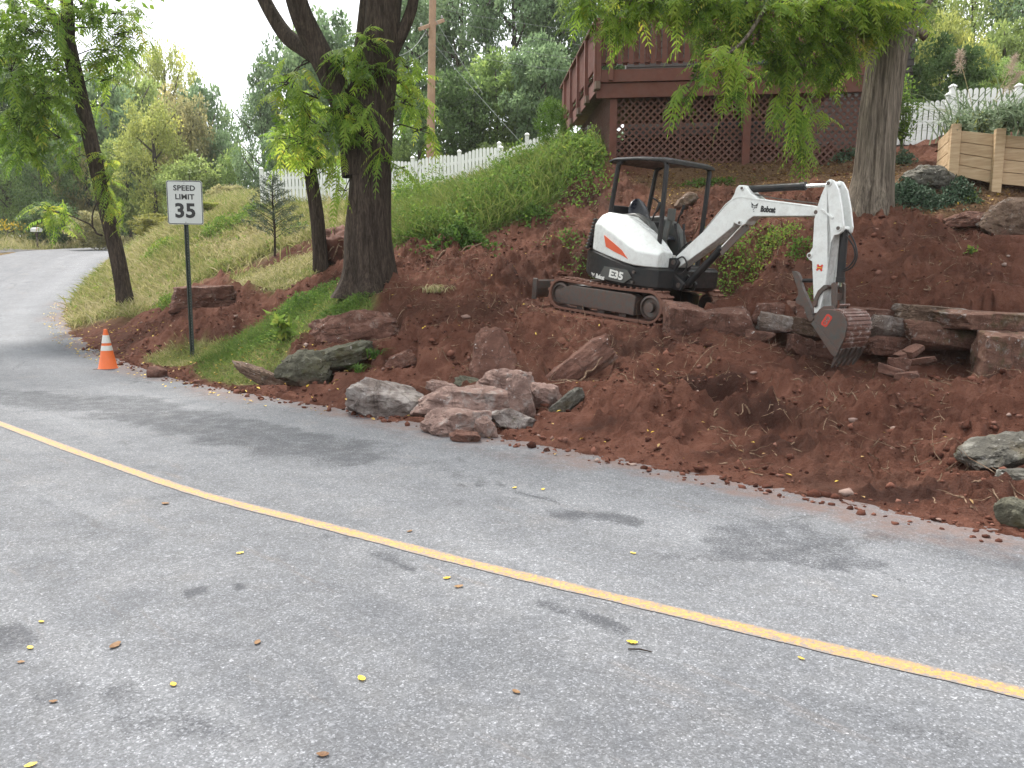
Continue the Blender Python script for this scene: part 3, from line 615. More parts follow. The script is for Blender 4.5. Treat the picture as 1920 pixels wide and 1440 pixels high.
# ------------------------------------------------------------------ excavator
def frame(yaw, pit):
    return np.array(Matrix.Rotation(-math.radians(yaw), 3, 'Z')@Matrix.Rotation(math.radians(pit), 3, 'Y'))
XR = frame(44, 6); XO = P(1225, 611, 10.9)-XR@np.array([.95, -.875, 0])
QU = frame(6, 0)                                        # the upper works are slewed a little against the tracks
XU = XR@QU
ex = thing('mini_excavator', 'white and black compact tracked excavator with open canopy, its bucket resting on the dirt', 'excavator', XO)
ex.rotation_euler = Matrix(XR.tolist()).to_euler()
up = lambda V: np.asarray(V)@QU.T                        # upper-works coordinates -> the thing's own
def L(px, py, yl):
    """photo point -> upper-works coordinates on the plane y = yl"""
    o = XU.T@(np.array([0, 0, CAM_H])-XO); r = XU.T@ray(px, py); t = (yl-o[1])/r[1]; return o+r*t
WHITE = paint('white_machine_paint', (.66, .68, .66), .28, (.20, .12, .09), .22, sc=5)
BLACK = paint('black_machine_paint', (.014, .0155, .017), .42, (.08, .045, .033), .26, sc=5, spec=.28)
DGREY = paint('dark_grey_plastic', (.055, .062, .058), .5, (.13, .08, .06), .3)
STEEL = paint('worn_dark_steel', (.075, .078, .073), .45, (.125, .058, .040), .55, metal=.4, sc=8)
CHROME = paint('chromed_rod', (.75, .75, .74), .15, metal=.9)
RUBBER = paint('muddy_track_rubber', (.034, .027, .024), .8, (.150, .070, .048), 1.35, sc=9)
ORANGE = paint('orange_decal', (.62, .085, .02), .4)
VINYL = paint('black_vinyl_seat', (.012, .014, .022), .32)
BLKDECAL = paint('black_decal', (.015, .015, .016), .5)
WHTDECAL = paint('white_decal', (.72, .72, .68), .5)
REDDECAL = paint('red_decal', (.55, .04, .02), .5)
YELDECAL = paint('yellow_decal', (.75, .50, .03), .5)
MUDSTEEL = paint('mud_caked_steel', (.50, .485, .47), .5, (.120, .050, .033), .85, metal=.1, sc=6)
_k = MUDSTEEL.node_tree; _b = [n for n in _k.nodes if n.type == 'BSDF_PRINCIPLED'][0]; _src = _b.inputs['Base Color'].links[0].from_socket
_tc = _k.nodes.new('ShaderNodeTexCoord'); _sx = _k.nodes.new('ShaderNodeSeparateXYZ'); _k.links.new(_tc.outputs['Object'], _sx.inputs[0]); _no = _k.nodes.new('ShaderNodeTexNoise'); _no.inputs['Scale'].default_value = 7; _no.inputs['Detail'].default_value = 7; _k.links.new(_tc.outputs['Object'], _no.inputs['Vector'])
_ma = _k.nodes.new('ShaderNodeMath'); _ma.operation = 'MULTIPLY_ADD'; _k.links.new(_sx.outputs[2], _ma.inputs[0]); _ma.inputs[1].default_value = -2.2; _k.links.new(_no.outputs['Fac'], _ma.inputs[2])
_rp = _k.nodes.new('ShaderNodeMapRange'); _k.links.new(_ma.outputs[0], _rp.inputs[0]); _rp.inputs[1].default_value = .22; _rp.inputs[2].default_value = .50; _rp.inputs[4].default_value = .92
_mx = _k.nodes.new('ShaderNodeMix'); _mx.data_type = 'RGBA'; _k.links.new(_rp.outputs[0], _mx.inputs[0]); _k.links.new(_src, _mx.inputs[6]); _mx.inputs[7].default_value = (.115, .048, .033, 1); _k.links.new(_mx.outputs[2], _b.inputs['Base Color'])
# --- crawler tracks
def crawler(side):
    s = side; y0, y1 = (.555, .875) if s > 0 else (-.875, -.555)
    tr = MB(); R_, hl = .245, .82
    def loop(rad, n=18, off=0):
        pts = [(hl*(1-2*t), 0*t+off-rad+R_) for t in np.linspace(0, 1, 22)][::-1]
        pts = [(x, R_-rad) for x in np.linspace(-hl, hl, 22)]
        pts += [(hl+rad*math.sin(a), R_-rad*math.cos(a)) for a in np.linspace(0, math.pi, n)[1:-1]]
        pts += [(x, R_+rad-.018*math.sin(math.pi*(x+hl)/(2*hl))) for x in np.linspace(hl, -hl, 22)]
        pts += [(-hl-rad*math.sin(a), R_+rad*math.cos(a)) for a in np.linspace(0, math.pi, n)[1:-1]]
        return np.array(pts)
    o = loop(.238); i = loop(.20); n = len(o)
    secs = [np.c_[o[:, 0], np.full(n, y0), o[:, 1]], np.c_[o[:, 0], np.full(n, y1), o[:, 1]], np.c_[i[:, 0], np.full(n, y1), i[:, 1]], np.c_[i[:, 0], np.full(n, y0), i[:, 1]]]
    V = np.concatenate(secs); Fc = []
    for a in range(4):
        for kx in range(n): Fc.append([a*n+kx, a*n+(kx+1) % n, ((a+1) % 4)*n+(kx+1) % n, ((a+1) % 4)*n+kx])
    tr.add(V, Fc)
    per = np.r_[0, np.cumsum(np.linalg.norm(np.diff(np.r_[o, o[:1]], axis=0), axis=1))]; tot = per[-1]; m = 46
    oc = np.r_[o, o[:1]]
    for q in range(m):
        t = tot*q/m; x = np.interp(t, per, oc[:, 0]); z = np.interp(t, per, oc[:, 1]); x2 = np.interp((t+.01) % tot, per, oc[:, 0]); z2 = np.interp((t+.01) % tot, per, oc[:, 1])
        d = np.array([x2-x, 0, z2-z]); d /= np.linalg.norm(d); nn = np.array([d[2], 0, -d[0]])
        c_ = np.array([x, (y0+y1)/2, z])+nn*.010
        for yy, wd in ((y0+.085, .16), (y1-.085, .16)):
            tr.box((c_[0]+(d[0]*.018 if yy < c_[1] else -d[0]*.018), yy, c_[2]), (.038, wd, .034), np.stack([d, [0, 1, 0], nn], 1))
    root = tr.build('crawler_track', RUBBER, ex, .004)
    f = MB(); yo = (y0-.012) if s < 0 else (y1+.012); yi = yo+.20*(-s)
    f.prism([(-.80, .10), (.60, .10), (.60, .37), (.52, .40), (-.62, .40), (-.80, .33)], lambda p, kk: (p[0], yo if kk == 0 else yi, p[1]))
    f.build('track_frame', STEEL, root, .012)
    for x in (-.45, -.05, .35):
        r = MB(); r.lathe([(.07, -.09), (.07, .09)], (x, (y0+y1)/2, .085), 16, np.array(Matrix.Rotation(math.pi/2, 3, 'X'))); r.build('track_roller', STEEL, root)
    for x, rr in ((.84, .17), (-.84, .17)):
        r = MB(); yy = y0-.002 if s < 0 else y1+.002
        Rm = np.array(Matrix.Rotation(math.pi/2*(1 if s < 0 else -1), 3, 'X'))
        r.lathe([(rr, -.12), (rr, -.03), (rr*.82, -.02), (rr*.80, -.055), (rr*.45, -.06), (rr*.42, .0), (.02, .004)], (x, yy, R_), 24, Rm)
        r.build('drive_sprocket' if x < 0 else 'idler_wheel', STEEL, root, smooth=True)
for s in (-1, 1): crawler(s)
u = MB(); u.box((0, 0, .34), (.95, 1.12, .20)); u.lathe([(.40, .44), (.40, .56)], n=28); u.build('undercarriage', BLACK, ex, .02)
b = MB()
prof = [(-1.36, .06), (-1.30, .10), (-1.275, .22), (-1.30, .34), (-1.33, .355), (-1.315, .22), (-1.345, .10)]
b.prism(prof, lambda p, kk: (p[0]-.06, -.87 if kk == 0 else .87, p[1]+.05))
for y in (-.34, .34): b.bar((-1.34, y, .22), (-.35, y, .36), .10, .12)
for y in (-.85, .85): b.box((-1.38, y, .26), (.09, .035, .33))
b.build('dozer_blade', STEEL, ex, .008)
c_ = MB(); c_.tube([(-1.25, 0, .28), (-.4, 0, .42)], .045, 12); c_.build('blade_cylinder', BLACK, ex)
# --- upper works: skirt, hood, grille
arc = [(.1+.92*math.cos(a), .86*math.sin(a)) for a in np.linspace(math.radians(268), math.radians(92), 25)]
plan = [(1.02, -.60), (.97, -.70), (.55, -.84)]+arc+[(.55, .84), (.97, .70), (1.02, .60)]
top = lambda x, y: np.interp(x, [-.2, .55], [.965, .80])
bot = lambda x, y: np.interp(x, [-.6, .5], [.575, .485])
sk = MB(up)
secs = []
for ins, f in ((.05, lambda x, y: bot(x, y)), (.0, lambda x, y: bot(x, y)+.05), (0, lambda x, y: top(x, y)-.03), (.03, lambda x, y: top(x, y)), (.3, lambda x, y: top(x, y)-.005)):
    secs.append([((x-.15)*(1-ins)+.15, y*(1-ins), f(x, y)) for x, y in plan])
sk.loft(secs); sk.build('lower_skirt', BLACK, ex, smooth=True, angle=28)
rec = MB(up); rec.prism([L(*q, -.875)[[0, 2]] for q in ((1132, 499), (1175, 506), (1183, 521), (1168, 531), (1120, 521))], lambda p, kk: (p[0], -.864+.004*kk, p[1])); rec.build('badge_panel', DGREY, ex, .004)
hd = MB(up); secs = []
for x, yo, zb, zc, zt, ch in ((-.29, .775, .975, 1.33, 1.43, .09), (-.24, .80, .965, 1.36, 1.49, .12), (-.13, .83, .945, 1.345, 1.535, .17), (.19, .845, .88, 1.21, 1.51, .23), (.42, .845, .835, 1.105, 1.385, .26), (.60, .835, .81, 1.02, 1.275, .27), (.74, .78, .805, 1.0, 1.18, .23), (.90, .66, .805, .985, 1.035, .10)):
    secs.append([(x, -yo, zb), (x, -yo-.004, (zb+zc)/2), (x, -yo, zc), (x, -yo+ch*.5, (zc+zt)/2+.012), (x, -yo+ch, zt), (x, -.34, zt-.02), (x, -.34, zb)])
hd.loft(secs); hd.build('hood', WHITE, ex, .016, smooth=True, angle=24, seg=3)
inl = MB(up); inl.prism([L(*q, -.85)[[0, 2]] for q in ((1132.5, 441), (1136, 462.5), (1150, 471), (1167, 479.5), (1177, 485.5), (1166, 469), (1150, 455))], lambda p, kk: (p[0], -.853+.02*kk, p[1])); inl.build('orange_stripe', ORANGE, ex, .002)
gr = MB(up)
for q in range(9):
    z = .99+q*.052; rr = .915-.010*q
    pts = [(.1+rr*math.cos(a), rr*math.sin(a), z) for a in np.linspace(math.radians(238), math.radians(122), 18)]
    gr.tube(pts, .024, 8)
gr.build('rear_grille', BLACK, ex, smooth=True)
tc = MB(up); tc.loft([[(.12+r_*math.cos(a), r_*math.sin(a), z) for a in np.linspace(math.radians(240), math.radians(100), 20)]+[(.2, .5, z), (.2, -.34, z)] for r_, z in ((.86, .94), (.83, 1.38), (.72, 1.45))]); tc.build('tail_cowl', BLACK, ex, .01)
lh = MB(up); lh.loft([[(x, .34, .80), (x, .34, zt), (x, .70, zt-.04), (x, .82, zt-.2), (x, .82, .80)] for x, zt in ((-.35, 1.4), (.1, 1.42), (.45, 1.1), (.62, .86))]); lh.build('side_cover', DGREY, ex, .02)
fl = MB(up); fl.box((.62, .16, .80), (.72, .92, .04)); fl.box((.93, .05, .67), (.10, 1.05, .27)); fl.build('floor_plate', BLACK, ex, .01)
# --- operator's place
st = MB(up); st.loft([[(x, -.24, z), (x, -.20, z+.07), (x, .20, z+.07), (x, .24, z)] for x, z in ((-.02, 1.22), (.22, 1.20), (.42, 1.19), (.47, 1.17))])
st.build('seat', VINYL, ex, .03, smooth=True, seg=3)
bk = MB(up); secs = []
for t, hw, th in ((0, .20, .10), (.2, .245, .13), (.5, .25, .13), (.75, .22, .11), (.92, .15, .08), (1, .07, .04)):
    x = -.02-.17*t; z = 1.24+.52*t
    secs.append([(x+th/2*math.cos(a), hw*math.sin(a), z+.02*math.cos(a)) for a in np.linspace(0, 2*math.pi, 17)[:-1]])
bk.loft(secs); bk.build('backrest', VINYL, ex, smooth=True, angle=60)
bx = MB(up); bx.box((-.08, 0, 1.12), (.5, .62, .16)); bx.box((-.33, .02, 1.52), (.06, .8, .26)); bx.build('seat_base', BLACK, ex, .015)
for s in (-1, 1):
    cn = MB(up); cn.loft([[(x, s*.30-.075, zb), (x, s*.30-.075, zt), (x, s*.30+.075, zt), (x, s*.30+.075, zb)] for x, zb, zt in ((-.15, 1.1, 1.52), (.1, 1.05, 1.55), (.38, 1.0, 1.46), (.52, .96, 1.30), (.60, .82, 1.1))]); cn.build('armrest_console', DGREY, ex, .03, smooth=True, seg=3)
    j = MB(up); j.tube([(.40, s*.30, 1.45), (.43, s*.29, 1.56), (.47, s*.285, 1.60)], .013, 8); j.tube([(.46, s*.286, 1.59), (.50, s*.28, 1.70), (.50, s*.275, 1.73)], [.02, .026, .018], 10); j.build('joystick', BLACK, ex, smooth=True)
for y in (-.07, .07):
    lv = MB(up); lv.tube([(.80, y, .82), (.76, y, 1.15), (.70, y*1.3, 1.36)], .012, 8); lv.tube([(.70, y*1.3, 1.36), (.68, y*1.4, 1.44)], .02, 8); lv.box((.84, y, .85), (.16, .09, .02)); lv.build('travel_lever', BLACK, ex)
dp = MB(up); dp.bar((.62, -.26, 1.12), (.70, -.26, 1.5), .05, .09); dp.box((.72, -.26, 1.56), (.04, .15, .17)); dp.build('display_panel', DGREY, ex, .01)
tk = MB(up); tk.loft([[(x, -.34, .80), (x, -.34, z), (x, -.18, z), (x, -.18, .80)] for x, z in ((.45, 1.22), (.62, 1.18), (.78, .98), (.80, .84))]); tk.build('front_cowl', DGREY, ex, .02)
dc = MB(up); dc.tube([(.63, -.1, .84), (.63, -.1, .98)], .10, 16); dc.build('cup_holder', WHTDECAL, ex)
# --- canopy
HC = [(-.15, -.5), (.71, -.5), (.71, .5), (-.38, .5)]
cp_ = MB(up)
def post(xb, zb, xt, y, name='canopy_post', r=.036):
    p = MB(up); sg = 1 if xt > .3 else -1
    p.tube([(xb, y, zb), (xb+(xt-xb)*.55, y, zb+(2.20-zb)*.55), (xt, y, 2.20), (xt-sg*.012, y, 2.25), (xt-sg*.05, y, 2.283), (xt-sg*.10, y, 2.297)], r, 10); p.build(name, BLACK, ex, smooth=True)
post(-.27, 1.40, -.19, -.5); post(.76, .84, .73, -.5); post(-.40, 1.35, -.30, .5); post(.72, .84, .73, .5)
rf = MB(up)
rf.loft([[(x, y, z) for y, z in ((-.55, zz-.02), (-.545, zz+.018), (-.46, zz+.04), (.46, zz+.04), (.545, zz+.018), (.55, zz-.02))] for x, zz in ((-.34, 2.275), (-.25, 2.305), (.2, 2.315), (.70, 2.295), (.79, 2.265))])
rf.build('canopy_roof', BLACK, ex, .012, smooth=True)
sb = MB(up); sb.bar((-.28, -.46, 1.50), (-.38, .46, 1.50), .05, .09); sb.build('rear_crossbar', BLACK, ex, .008)
gb = MB(up); gb.tube([(-.36, .48, 1.85), (-.2, .50, 1.78), (-.10, .51, 1.65), (-.12, .51, 1.45)], .014, 8); gb.build('grab_rail', BLACK, ex)
# --- boom, arm, bucket: traced side views with their own thickness
YN, YF = -.36, -.14; YM = -.25
def side(pix, y): return [tuple(L(*q, y)[[0, 2]]) for q in pix]
def plate(name, pix, ya, yb, mat, bevel=.006, ref=None, sub=None):
    m = MB(up); pts = side(pix, YN if ref is None else ref); m.prism(pts, lambda p, kk: (p[0], ya if kk == 0 else yb, p[1]))
    return m.build(name, mat, sub or ex, bevel)
def pin(px, py, r, ya, yb, mat, name='pivot_pin', ref=None, sub=None):
    q = L(px, py, YN if ref is None else ref); m = MB(up)
    m.lathe([(r, ya), (r, yb)], (0, 0, 0), 18, np.array(Matrix.Rotation(math.pi/2, 3, 'X'))@np.diag([1, 1, -1])); m.v[-1][:, 0] += q[0]; m.v[-1][:, 2] += q[2]
    return m.build(name, mat, sub or ex, .003)
brk = MB(up); q0 = L(1268, 492, YN); q1 = L(1276, 534, YN)
brk.prism([(q0[0]-.10, q0[2]+.05), (q0[0]+.03, q0[2]+.07), (q0[0]+.09, q0[2]), (q0[0]+.02, (q0[2]+q1[2])/2), (q1[0]+.10, q1[2]+.02), (q1[0]+.06, q1[2]-.08), (q1[0]-.10, q1[2]-.07), (q0[0]-.16, q0[2]-.16)], lambda p, kk: (p[0], -.42+.05*kk, p[1]))
brk.prism([(q0[0]-.10, q0[2]+.05), (q0[0]+.03, q0[2]+.07), (q0[0]+.09, q0[2]), (q0[0]+.02, (q0[2]+q1[2])/2), (q1[0]+.10, q1[2]+.02), (q1[0]+.06, q1[2]-.08), (q1[0]-.10, q1[2]-.07), (q0[0]-.16, q0[2]-.16)], lambda p, kk: (p[0], -.13+.05*kk, p[1]))
brk.box((q0[0]-.15, YM, q1[2]+.12), (.16, .34, .34)); brk.build('swing_bracket', BLACK, ex, .012)
boomA = [(1272, 502), (1262, 493), (1264, 484), (1318, 434), (1354, 392), (1362, 383), (1370, 374), (1376, 364), (1380, 352), (1385, 347), (1396, 347), (1400, 352), (1407, 362), (1421, 372), (1485, 380), (1524, 385), (1535, 388), (1540, 393), (1540, 399), (1533, 404), (1524, 405.5), (1493, 405.5), (1412, 406), (1402, 413), (1397, 420), (1390, 424), (1384, 422), (1376, 418), (1373, 426), (1340, 453), (1293, 487)]
boom = plate('boom', boomA, YN, YF, WHITE, .012)
rib = plate('boom_flange', [(1318, 434), (1354, 392), (1362, 383), (1371, 376.5), (1380, 371.5), (1392, 370), (1421, 375), (1485, 383), (1524, 388), (1485, 381.6), (1421, 373.4), (1393, 368.5), (1380, 370), (1370, 375), (1361, 382)], YN-.006, YN+.01, WHITE, 0, sub=boom)
armA = [(1548, 350), (1551, 341), (1557, 336), (1564, 338), (1573, 355), (1579, 388), (1583, 424), (1581, 434), (1573, 440), (1566, 441), (1560, 453), (1553, 504), (1549, 533), (1541, 571), (1538, 586), (1528, 587), (1527, 548), (1527, 500), (1524, 490), (1518, 487), (1514, 479), (1520, 473), (1525, 464), (1528, 411), (1534, 387), (1541, 366)]
arm = plate('dipper_arm', armA[:12]+[(1560, 453), (1553, 504), (1549, 533), (1541, 571), (1538, 586), (1528, 587)]+armA[18:], YN-.02, YN+.02, WHITE, .006)
plate('arm_cheek', armA, YF-.02, YF+.02, WHITE, .006, sub=arm)
plate('arm_web', [(1541, 372), (1553, 350), (1560, 352), (1566, 388), (1568, 420), (1560, 440), (1551, 500), (1541, 565), (1536, 583), (1530, 583), (1530, 548), (1530, 420), (1536, 392)], YN+.02, YF-.02, WHITE, 0, sub=arm)
plate('arm_stiffener', [(1541, 394), (1544, 391.5), (1565, 408), (1563, 411)], YN-.034, YN-.02, WHITE, .003, sub=arm)
for x, y, r in ((1392, 353, .030), (1387.5, 417.5, .030), (1531, 398, .042)): pin(x, y, r, YN-.014, YF+.014, WHITE, 'pivot_boss', sub=boom); pin(x, y, r*.6, YN-.022, YF+.022, STEEL, 'pivot_pin', sub=boom)
for x, y, r in ((1556, 344, .034), (1574, 428, .036), (1520, 479, .034)): pin(x, y, r, YN-.034, YF+.034, WHITE, 'pivot_boss', sub=arm); pin(x, y, r*.62, YN-.04, YF+.04, STEEL, 'pivot_pin', sub=arm)
pin(1268, 492, .035, -.435, -.07, STEEL, 'pivot_pin'); pin(1277, 535, .035, -.435, -.07, STEEL, 'pivot_pin')
def ram(name, a, b, frac, r, rr, y=YM, barrel=BLACK):
    A = L(*a, YN); B = L(*b, YN); A[1] = B[1] = y; m = A+(B-A)*frac
    o = MB(up); o.tube([A, m], r, 16); d = (B-A)/np.linalg.norm(B-A); o.tube([m-d*.05, m+d*.015], r*1.12, 16); ob = o.build(name, barrel, ex, .004, smooth=True)
    q = MB(up); q.tube([m, B], rr, 12); q.build('piston_rod', CHROME, ob, smooth=True); return ob
ram('arm_cylinder', (1394, 353.5), (1555, 344.5), .68, .047, .024)
ram('boom_cylinder', (1279, 535), (1386, 419), .62, .052, .026)
ram('bucket_cylinder', (1575, 430), (1566, 538), .90, .048, .025)
gd = MB(up); A = L(1345, 474, YN); B = L(1396, 423, YN); gd.bar((A[0], YM-.035, A[2]), (B[0], YM-.035, B[2]), .012, .09); gd.build('cylinder_guard', STEEL, ex)
for dy in (-.03, .0, .03):
    h = MB(up); pts = [L(*q, YN) for q in ((1408, 366), (1440, 373), (1485, 379), (1528, 384), (1545, 374))]
    h.tube([(q[0], YM+dy, q[2]+.02) for q in pts], .010, 6); h.build('boom_pipe', STEEL if dy else BLACK, ex, smooth=True)
for pts in (((1580, 425), (1594, 437), (1606, 462), (1608, 482), (1600, 500), (1574, 512)), ((1578, 432), (1592, 447), (1603, 466), (1604, 484), (1594, 499), (1572, 510))):
    h = MB(up); q = smooth_poly([L(*z, YM)[[0, 2]] for z in pts], .02); h.tube([(a, YM-.02, b_) for a, b_ in q], .010, 7); h.build('hydraulic_hose', BLACK, ex, smooth=True)
h = MB(up); q = smooth_poly([L(*z, -.2)[[0, 2]] for z in ((1268, 498), (1272, 478), (1282, 464), (1298, 452))], .02); h.tube([(a, -.22, b_) for a, b_ in q], .013, 7); h.build('hydraulic_hose', BLACK, ex, smooth=True)
h = MB(up); q = smooth_poly([L(*z, YN)[[0, 2]] for z in ((1270, 488), (1284, 482), (1291, 498), (1284, 512), (1270, 513))], .02); h.tube([(a, -.40, b_) for a, b_ in q], .012, 7); h.build('hydraulic_hose', BLACK, ex, smooth=True)
plate('dipper_link', [(1528, 571), (1530, 559), (1537, 545), (1548, 534.5), (1555, 534), (1556, 541), (1547, 546), (1540, 554), (1536, 564), (1535, 574), (1531, 577)], YN-.05, YN-.022, STEEL, .005)
plate('dipper_link', [(1528, 571), (1530, 559), (1537, 545), (1548, 534.5), (1555, 534), (1556, 541), (1547, 546), (1540, 554), (1536, 564), (1535, 574), (1531, 577)], YF+.022, YF+.05, STEEL, .005)
hl_ = plate('bucket_link', [(1559, 532), (1564, 529), (1569, 533), (1568, 575), (1569, 584), (1562, 586), (1559, 580)], YN-.01, YN+.03, STEEL, .005)
plate('link_cheek', [(1559, 532), (1564, 529), (1569, 533), (1568, 575), (1569, 584), (1562, 586), (1559, 580)], YF-.03, YF+.01, STEEL, .005, sub=hl_)
q = L(1565, 557, YN); lw = MB(up); lw.box((q[0]-.02, YM, q[2]), (.03, .18, .08)); lw.build('link_web', STEEL, hl_)
for x, y in ((1552, 538), (1531, 571)): pin(x, y, .026, YN-.06, YF+.06, STEEL)
for x, y in ((1549, 582), (1560, 582)): pin(x, y, .024, YN-.03, YF+.03, STEEL)
plate('thumb', [(1487, 509), (1491, 508), (1497, 511), (1501, 518), (1507, 540), (1516, 560), (1527, 590), (1525, 598), (1516, 597), (1509, 575), (1495, 568), (1494, 562), (1499, 553), (1498, 543), (1492, 525)], YM-.035, YM+.035, STEEL, .006, ref=YM)
ram('thumb_cylinder', (1521, 480), (1518, 530), .5, .035, .02); pin(1520, 597, .036, YN, YF, STEEL)
tb = MB(up); a = L(1506, 526, YM); b_ = L(1526, 526, YM); tb.tube([a, b_], .026, 10); tb.build('thumb_strut', BLACK, ex)
# bucket
BN, BF = -.55, .05
bo = side([(1524, 604), (1531, 593), (1545, 580), (1562, 581), (1577, 585), (1586, 596), (1589, 612), (1585, 633), (1577, 650), (1568, 667)], BN)
lip = side([(1524, 604), (1568, 667)], BN)
bk = MB(up); m = len(bo)
inn = [(p[0]+(np.mean([q[0] for q in bo])-p[0])*.07, p[1]+(np.mean([q[1] for q in bo])-p[1])*.07) for p in bo]
V = [(p[0], BN, p[1]) for p in bo]+[(p[0], BF, p[1]) for p in bo]+[(p[0], BN, p[1]) for p in inn]+[(p[0], BF, p[1]) for p in inn]
Fb = [[i, i+1, m+i+1, m+i] for i in range(1, m-1)]+[[2*m+i+1, 2*m+i, 3*m+i, 3*m+i+1] for i in range(1, m-1)]
Fb += [[1, m+1, 3*m+1, 2*m+1], [m-1, 2*m-1, 4*m-1, 3*m-1]]
bk.add(V, Fb); BUCKET = bk.build('bucket', MUDSTEEL, ex)
for zc in range(3, 8):
    p = bo[zc]; q = bo[zc+1]; d = np.array([q[0]-p[0], q[1]-p[1]]); d /= np.linalg.norm(d); nn = np.array([-d[1], d[0]]); ctr = np.mean(bo, 0)
    if nn@(np.array(p)-ctr) < 0: nn = -nn
    for t in (.22, .72):
        c0 = np.array(p)*(1-t)+np.array(q)*t+nn*.006
        bb = MB(up); bb.box((c0[0], (BN+BF)/2, c0[1]), (.035, BF-BN-.01, .016), np.stack([[d[0], 0, d[1]], [0, 1, 0], [nn[0], 0, nn[1]]], 1)); bb.build('wear_strip', MUDSTEEL, BUCKET, .004)
for y in (BN, BF):
    sp = MB(up); sp.prism(bo, lambda p, kk: (p[0], y+(-.012 if kk == 0 else .012), p[1])); sp.build('side_plate', STEEL, BUCKET, .004)
    ct = side([(1522, 606), (1529, 602), (1573, 660), (1568, 670), (1560, 664)], BN)
    sc_ = MB(up); sc_.prism(ct, lambda p, kk: (p[0], y+(-.024 if kk == 0 else .024), p[1])); sc_.build('side_cutter', STEEL, BUCKET, .004)
ear = side([(1530, 594), (1540, 578), (1556, 573), (1567, 577), (1569, 588), (1540, 596)], BN)
for y in (YN-.04, YF+.04):
    e_ = MB(up); e_.prism([tuple(L(*z, YN)[[0, 2]]) for z in ((1527, 598), (1540, 580), (1548, 574), (1566, 573), (1571, 585), (1553, 594))], lambda p, kk: (p[0], y+(-.014 if kk == 0 else .014), p[1])); e_.build('bucket_ear', STEEL, BUCKET, .004)
lh_ = MB(up); q = L(1582, 580, YM); lh_.tube([(q[0]-.05, -.34, q[2]-.05), (q[0]-.02, -.34, q[2]+.05), (q[0]-.02, -.10, q[2]+.05), (q[0]-.05, -.10, q[2]-.05)], .016, 6); lh_.build('lifting_handle', MUDSTEEL, BUCKET)
a = np.array(bo[-1]); b_ = np.array(bo[-2]); d = (a-b_); d /= np.linalg.norm(d)
for kx in range(5):
    y = BN+.045+kx*(BF-BN-.09)/4; t0 = a-d*.06; t1 = a+d*.17; th = MB(up)
    nn = np.array([-d[1], d[0]])
    secs = []
    for t, hw, hh in ((-.10, .036, .026), (.02, .036, .026), (.03, .030, .024), (.11, .026, .014), (.16, .022, .006)):
        c0 = a+d*t; secs.append([(c0[0]+nn[0]*sx*hh, y+sy*hw, c0[1]+nn[1]*sx*hh) for sx, sy in ((-1, -1), (1, -1), (1, 1), (-1, 1))])
    th.loft(secs); th.build('tooth', STEEL, BUCKET, .003)
# --- lettering and marks on the machine
def text_geo(body, size=1, ext=.004, bold=.0, sx=1, align='CENTER', space=1.0):
    cu = bpy.data.curves.new('lettering', 'FONT'); cu.body = body; cu.size = size; cu.extrude = ext; cu.offset = bold; cu.align_x = align; cu.align_y = 'CENTER'; cu.space_character = space; cu.resolution_u = 3
    o = bpy.data.objects.new('lettering', cu); COL.objects.link(o)
    dg = bpy.context.evaluated_depsgraph_get(); me = o.evaluated_get(dg).to_mesh()
    V = np.array([v.co[:] for v in me.vertices])*np.array([sx, 1, 1]); F = [list(p.vertices) for p in me.polygons]
    o.evaluated_get(dg).to_mesh_clear(); bpy.data.objects.remove(o); bpy.data.curves.remove(cu); return V, F
def put_text(name, body, org, ax, ay, mat, parent, size, xf=None, **kw):
    """lettering laid on a surface: ax along the writing, ay up"""
    V, F = text_geo(body, size, **kw); ax = np.array(ax, float); ax /= np.linalg.norm(ax); ay = np.array(ay, float); ay -= ax*(ax@ay); ay /= np.linalg.norm(ay); az = np.cross(ax, ay)
    m = MB(xf); m.add(np.array(org)+V[:, :1]*ax+V[:, 1:2]*ay+V[:, 2:]*az, F); return m.build(name, mat, parent)
p0 = L(1440, 393, YN); pa = L(1425, 391, YN); pb = L(1455, 393.5, YN); axd = pb-pa
put_text('lettering', 'Bobcat', (p0[0], YN-.002, p0[2]), axd, (0, 0, 1), BLKDECAL, ex, .098, up, sx=.76, bold=.005)
def cat_mark(px, py, s, y, mat, slope):
    polys = [[(-1, 1.05), (-.35, .55), (-.55, .25), (-.8, .2)], [(1, 1.0), (.35, .55), (.5, .25), (.75, .15)], [(-.42, .5), (0, .38), (.42, .5), (.2, .12), (0, .22), (-.2, .12)], [(-.85, .1), (-.5, .12), (-.3, -.12), (-.62, -.3), (-.75, -.1)], [(.8, .05), (.5, .12), (.3, -.12), (.45, -.3), (.7, -.15)], [(-.16, -.05), (.16, -.05), (.12, -.35), (0, -.45), (-.12, -.35)], [(-.3, -.45), (-.1, -.6), (-.02, -.78), (-.3, -.62)], [(-.1, -.95), (.12, -.95), (.1, -1.15), (-.08, -1.15)]]
    c0 = L(px, py, y); m = MB(up)
    for po in polys: m.prism([(c0[0]+a*s, c0[2]+b*s+a*s*slope) for a, b in po], lambda p, kk: (p[0], y-.004+.003*kk, p[1]))
    return m.build('cat_emblem', mat, ex)
cat_mark(1414.5, 388, .052, YN, BLKDECAL, axd[2]/axd[0])
sl = L(1132, 519, -.86)-L(1112, 513, -.86)
put_text('lettering', 'Bobcat', L(1125, 519.5, -.868), (sl[0], .0, sl[2]), (0, 0, 1), WHTDECAL, ex, .085, up, sx=.72, bold=.003)
cat_mark(1112, 515, .032, -.868, WHTDECAL, sl[2]/sl[0])
put_text('lettering', 'E35', L(1155, 516, -.872), (1, 0, -.10), (.22, 0, 1), WHTDECAL, ex, .15, up, sx=1.25, bold=.006)
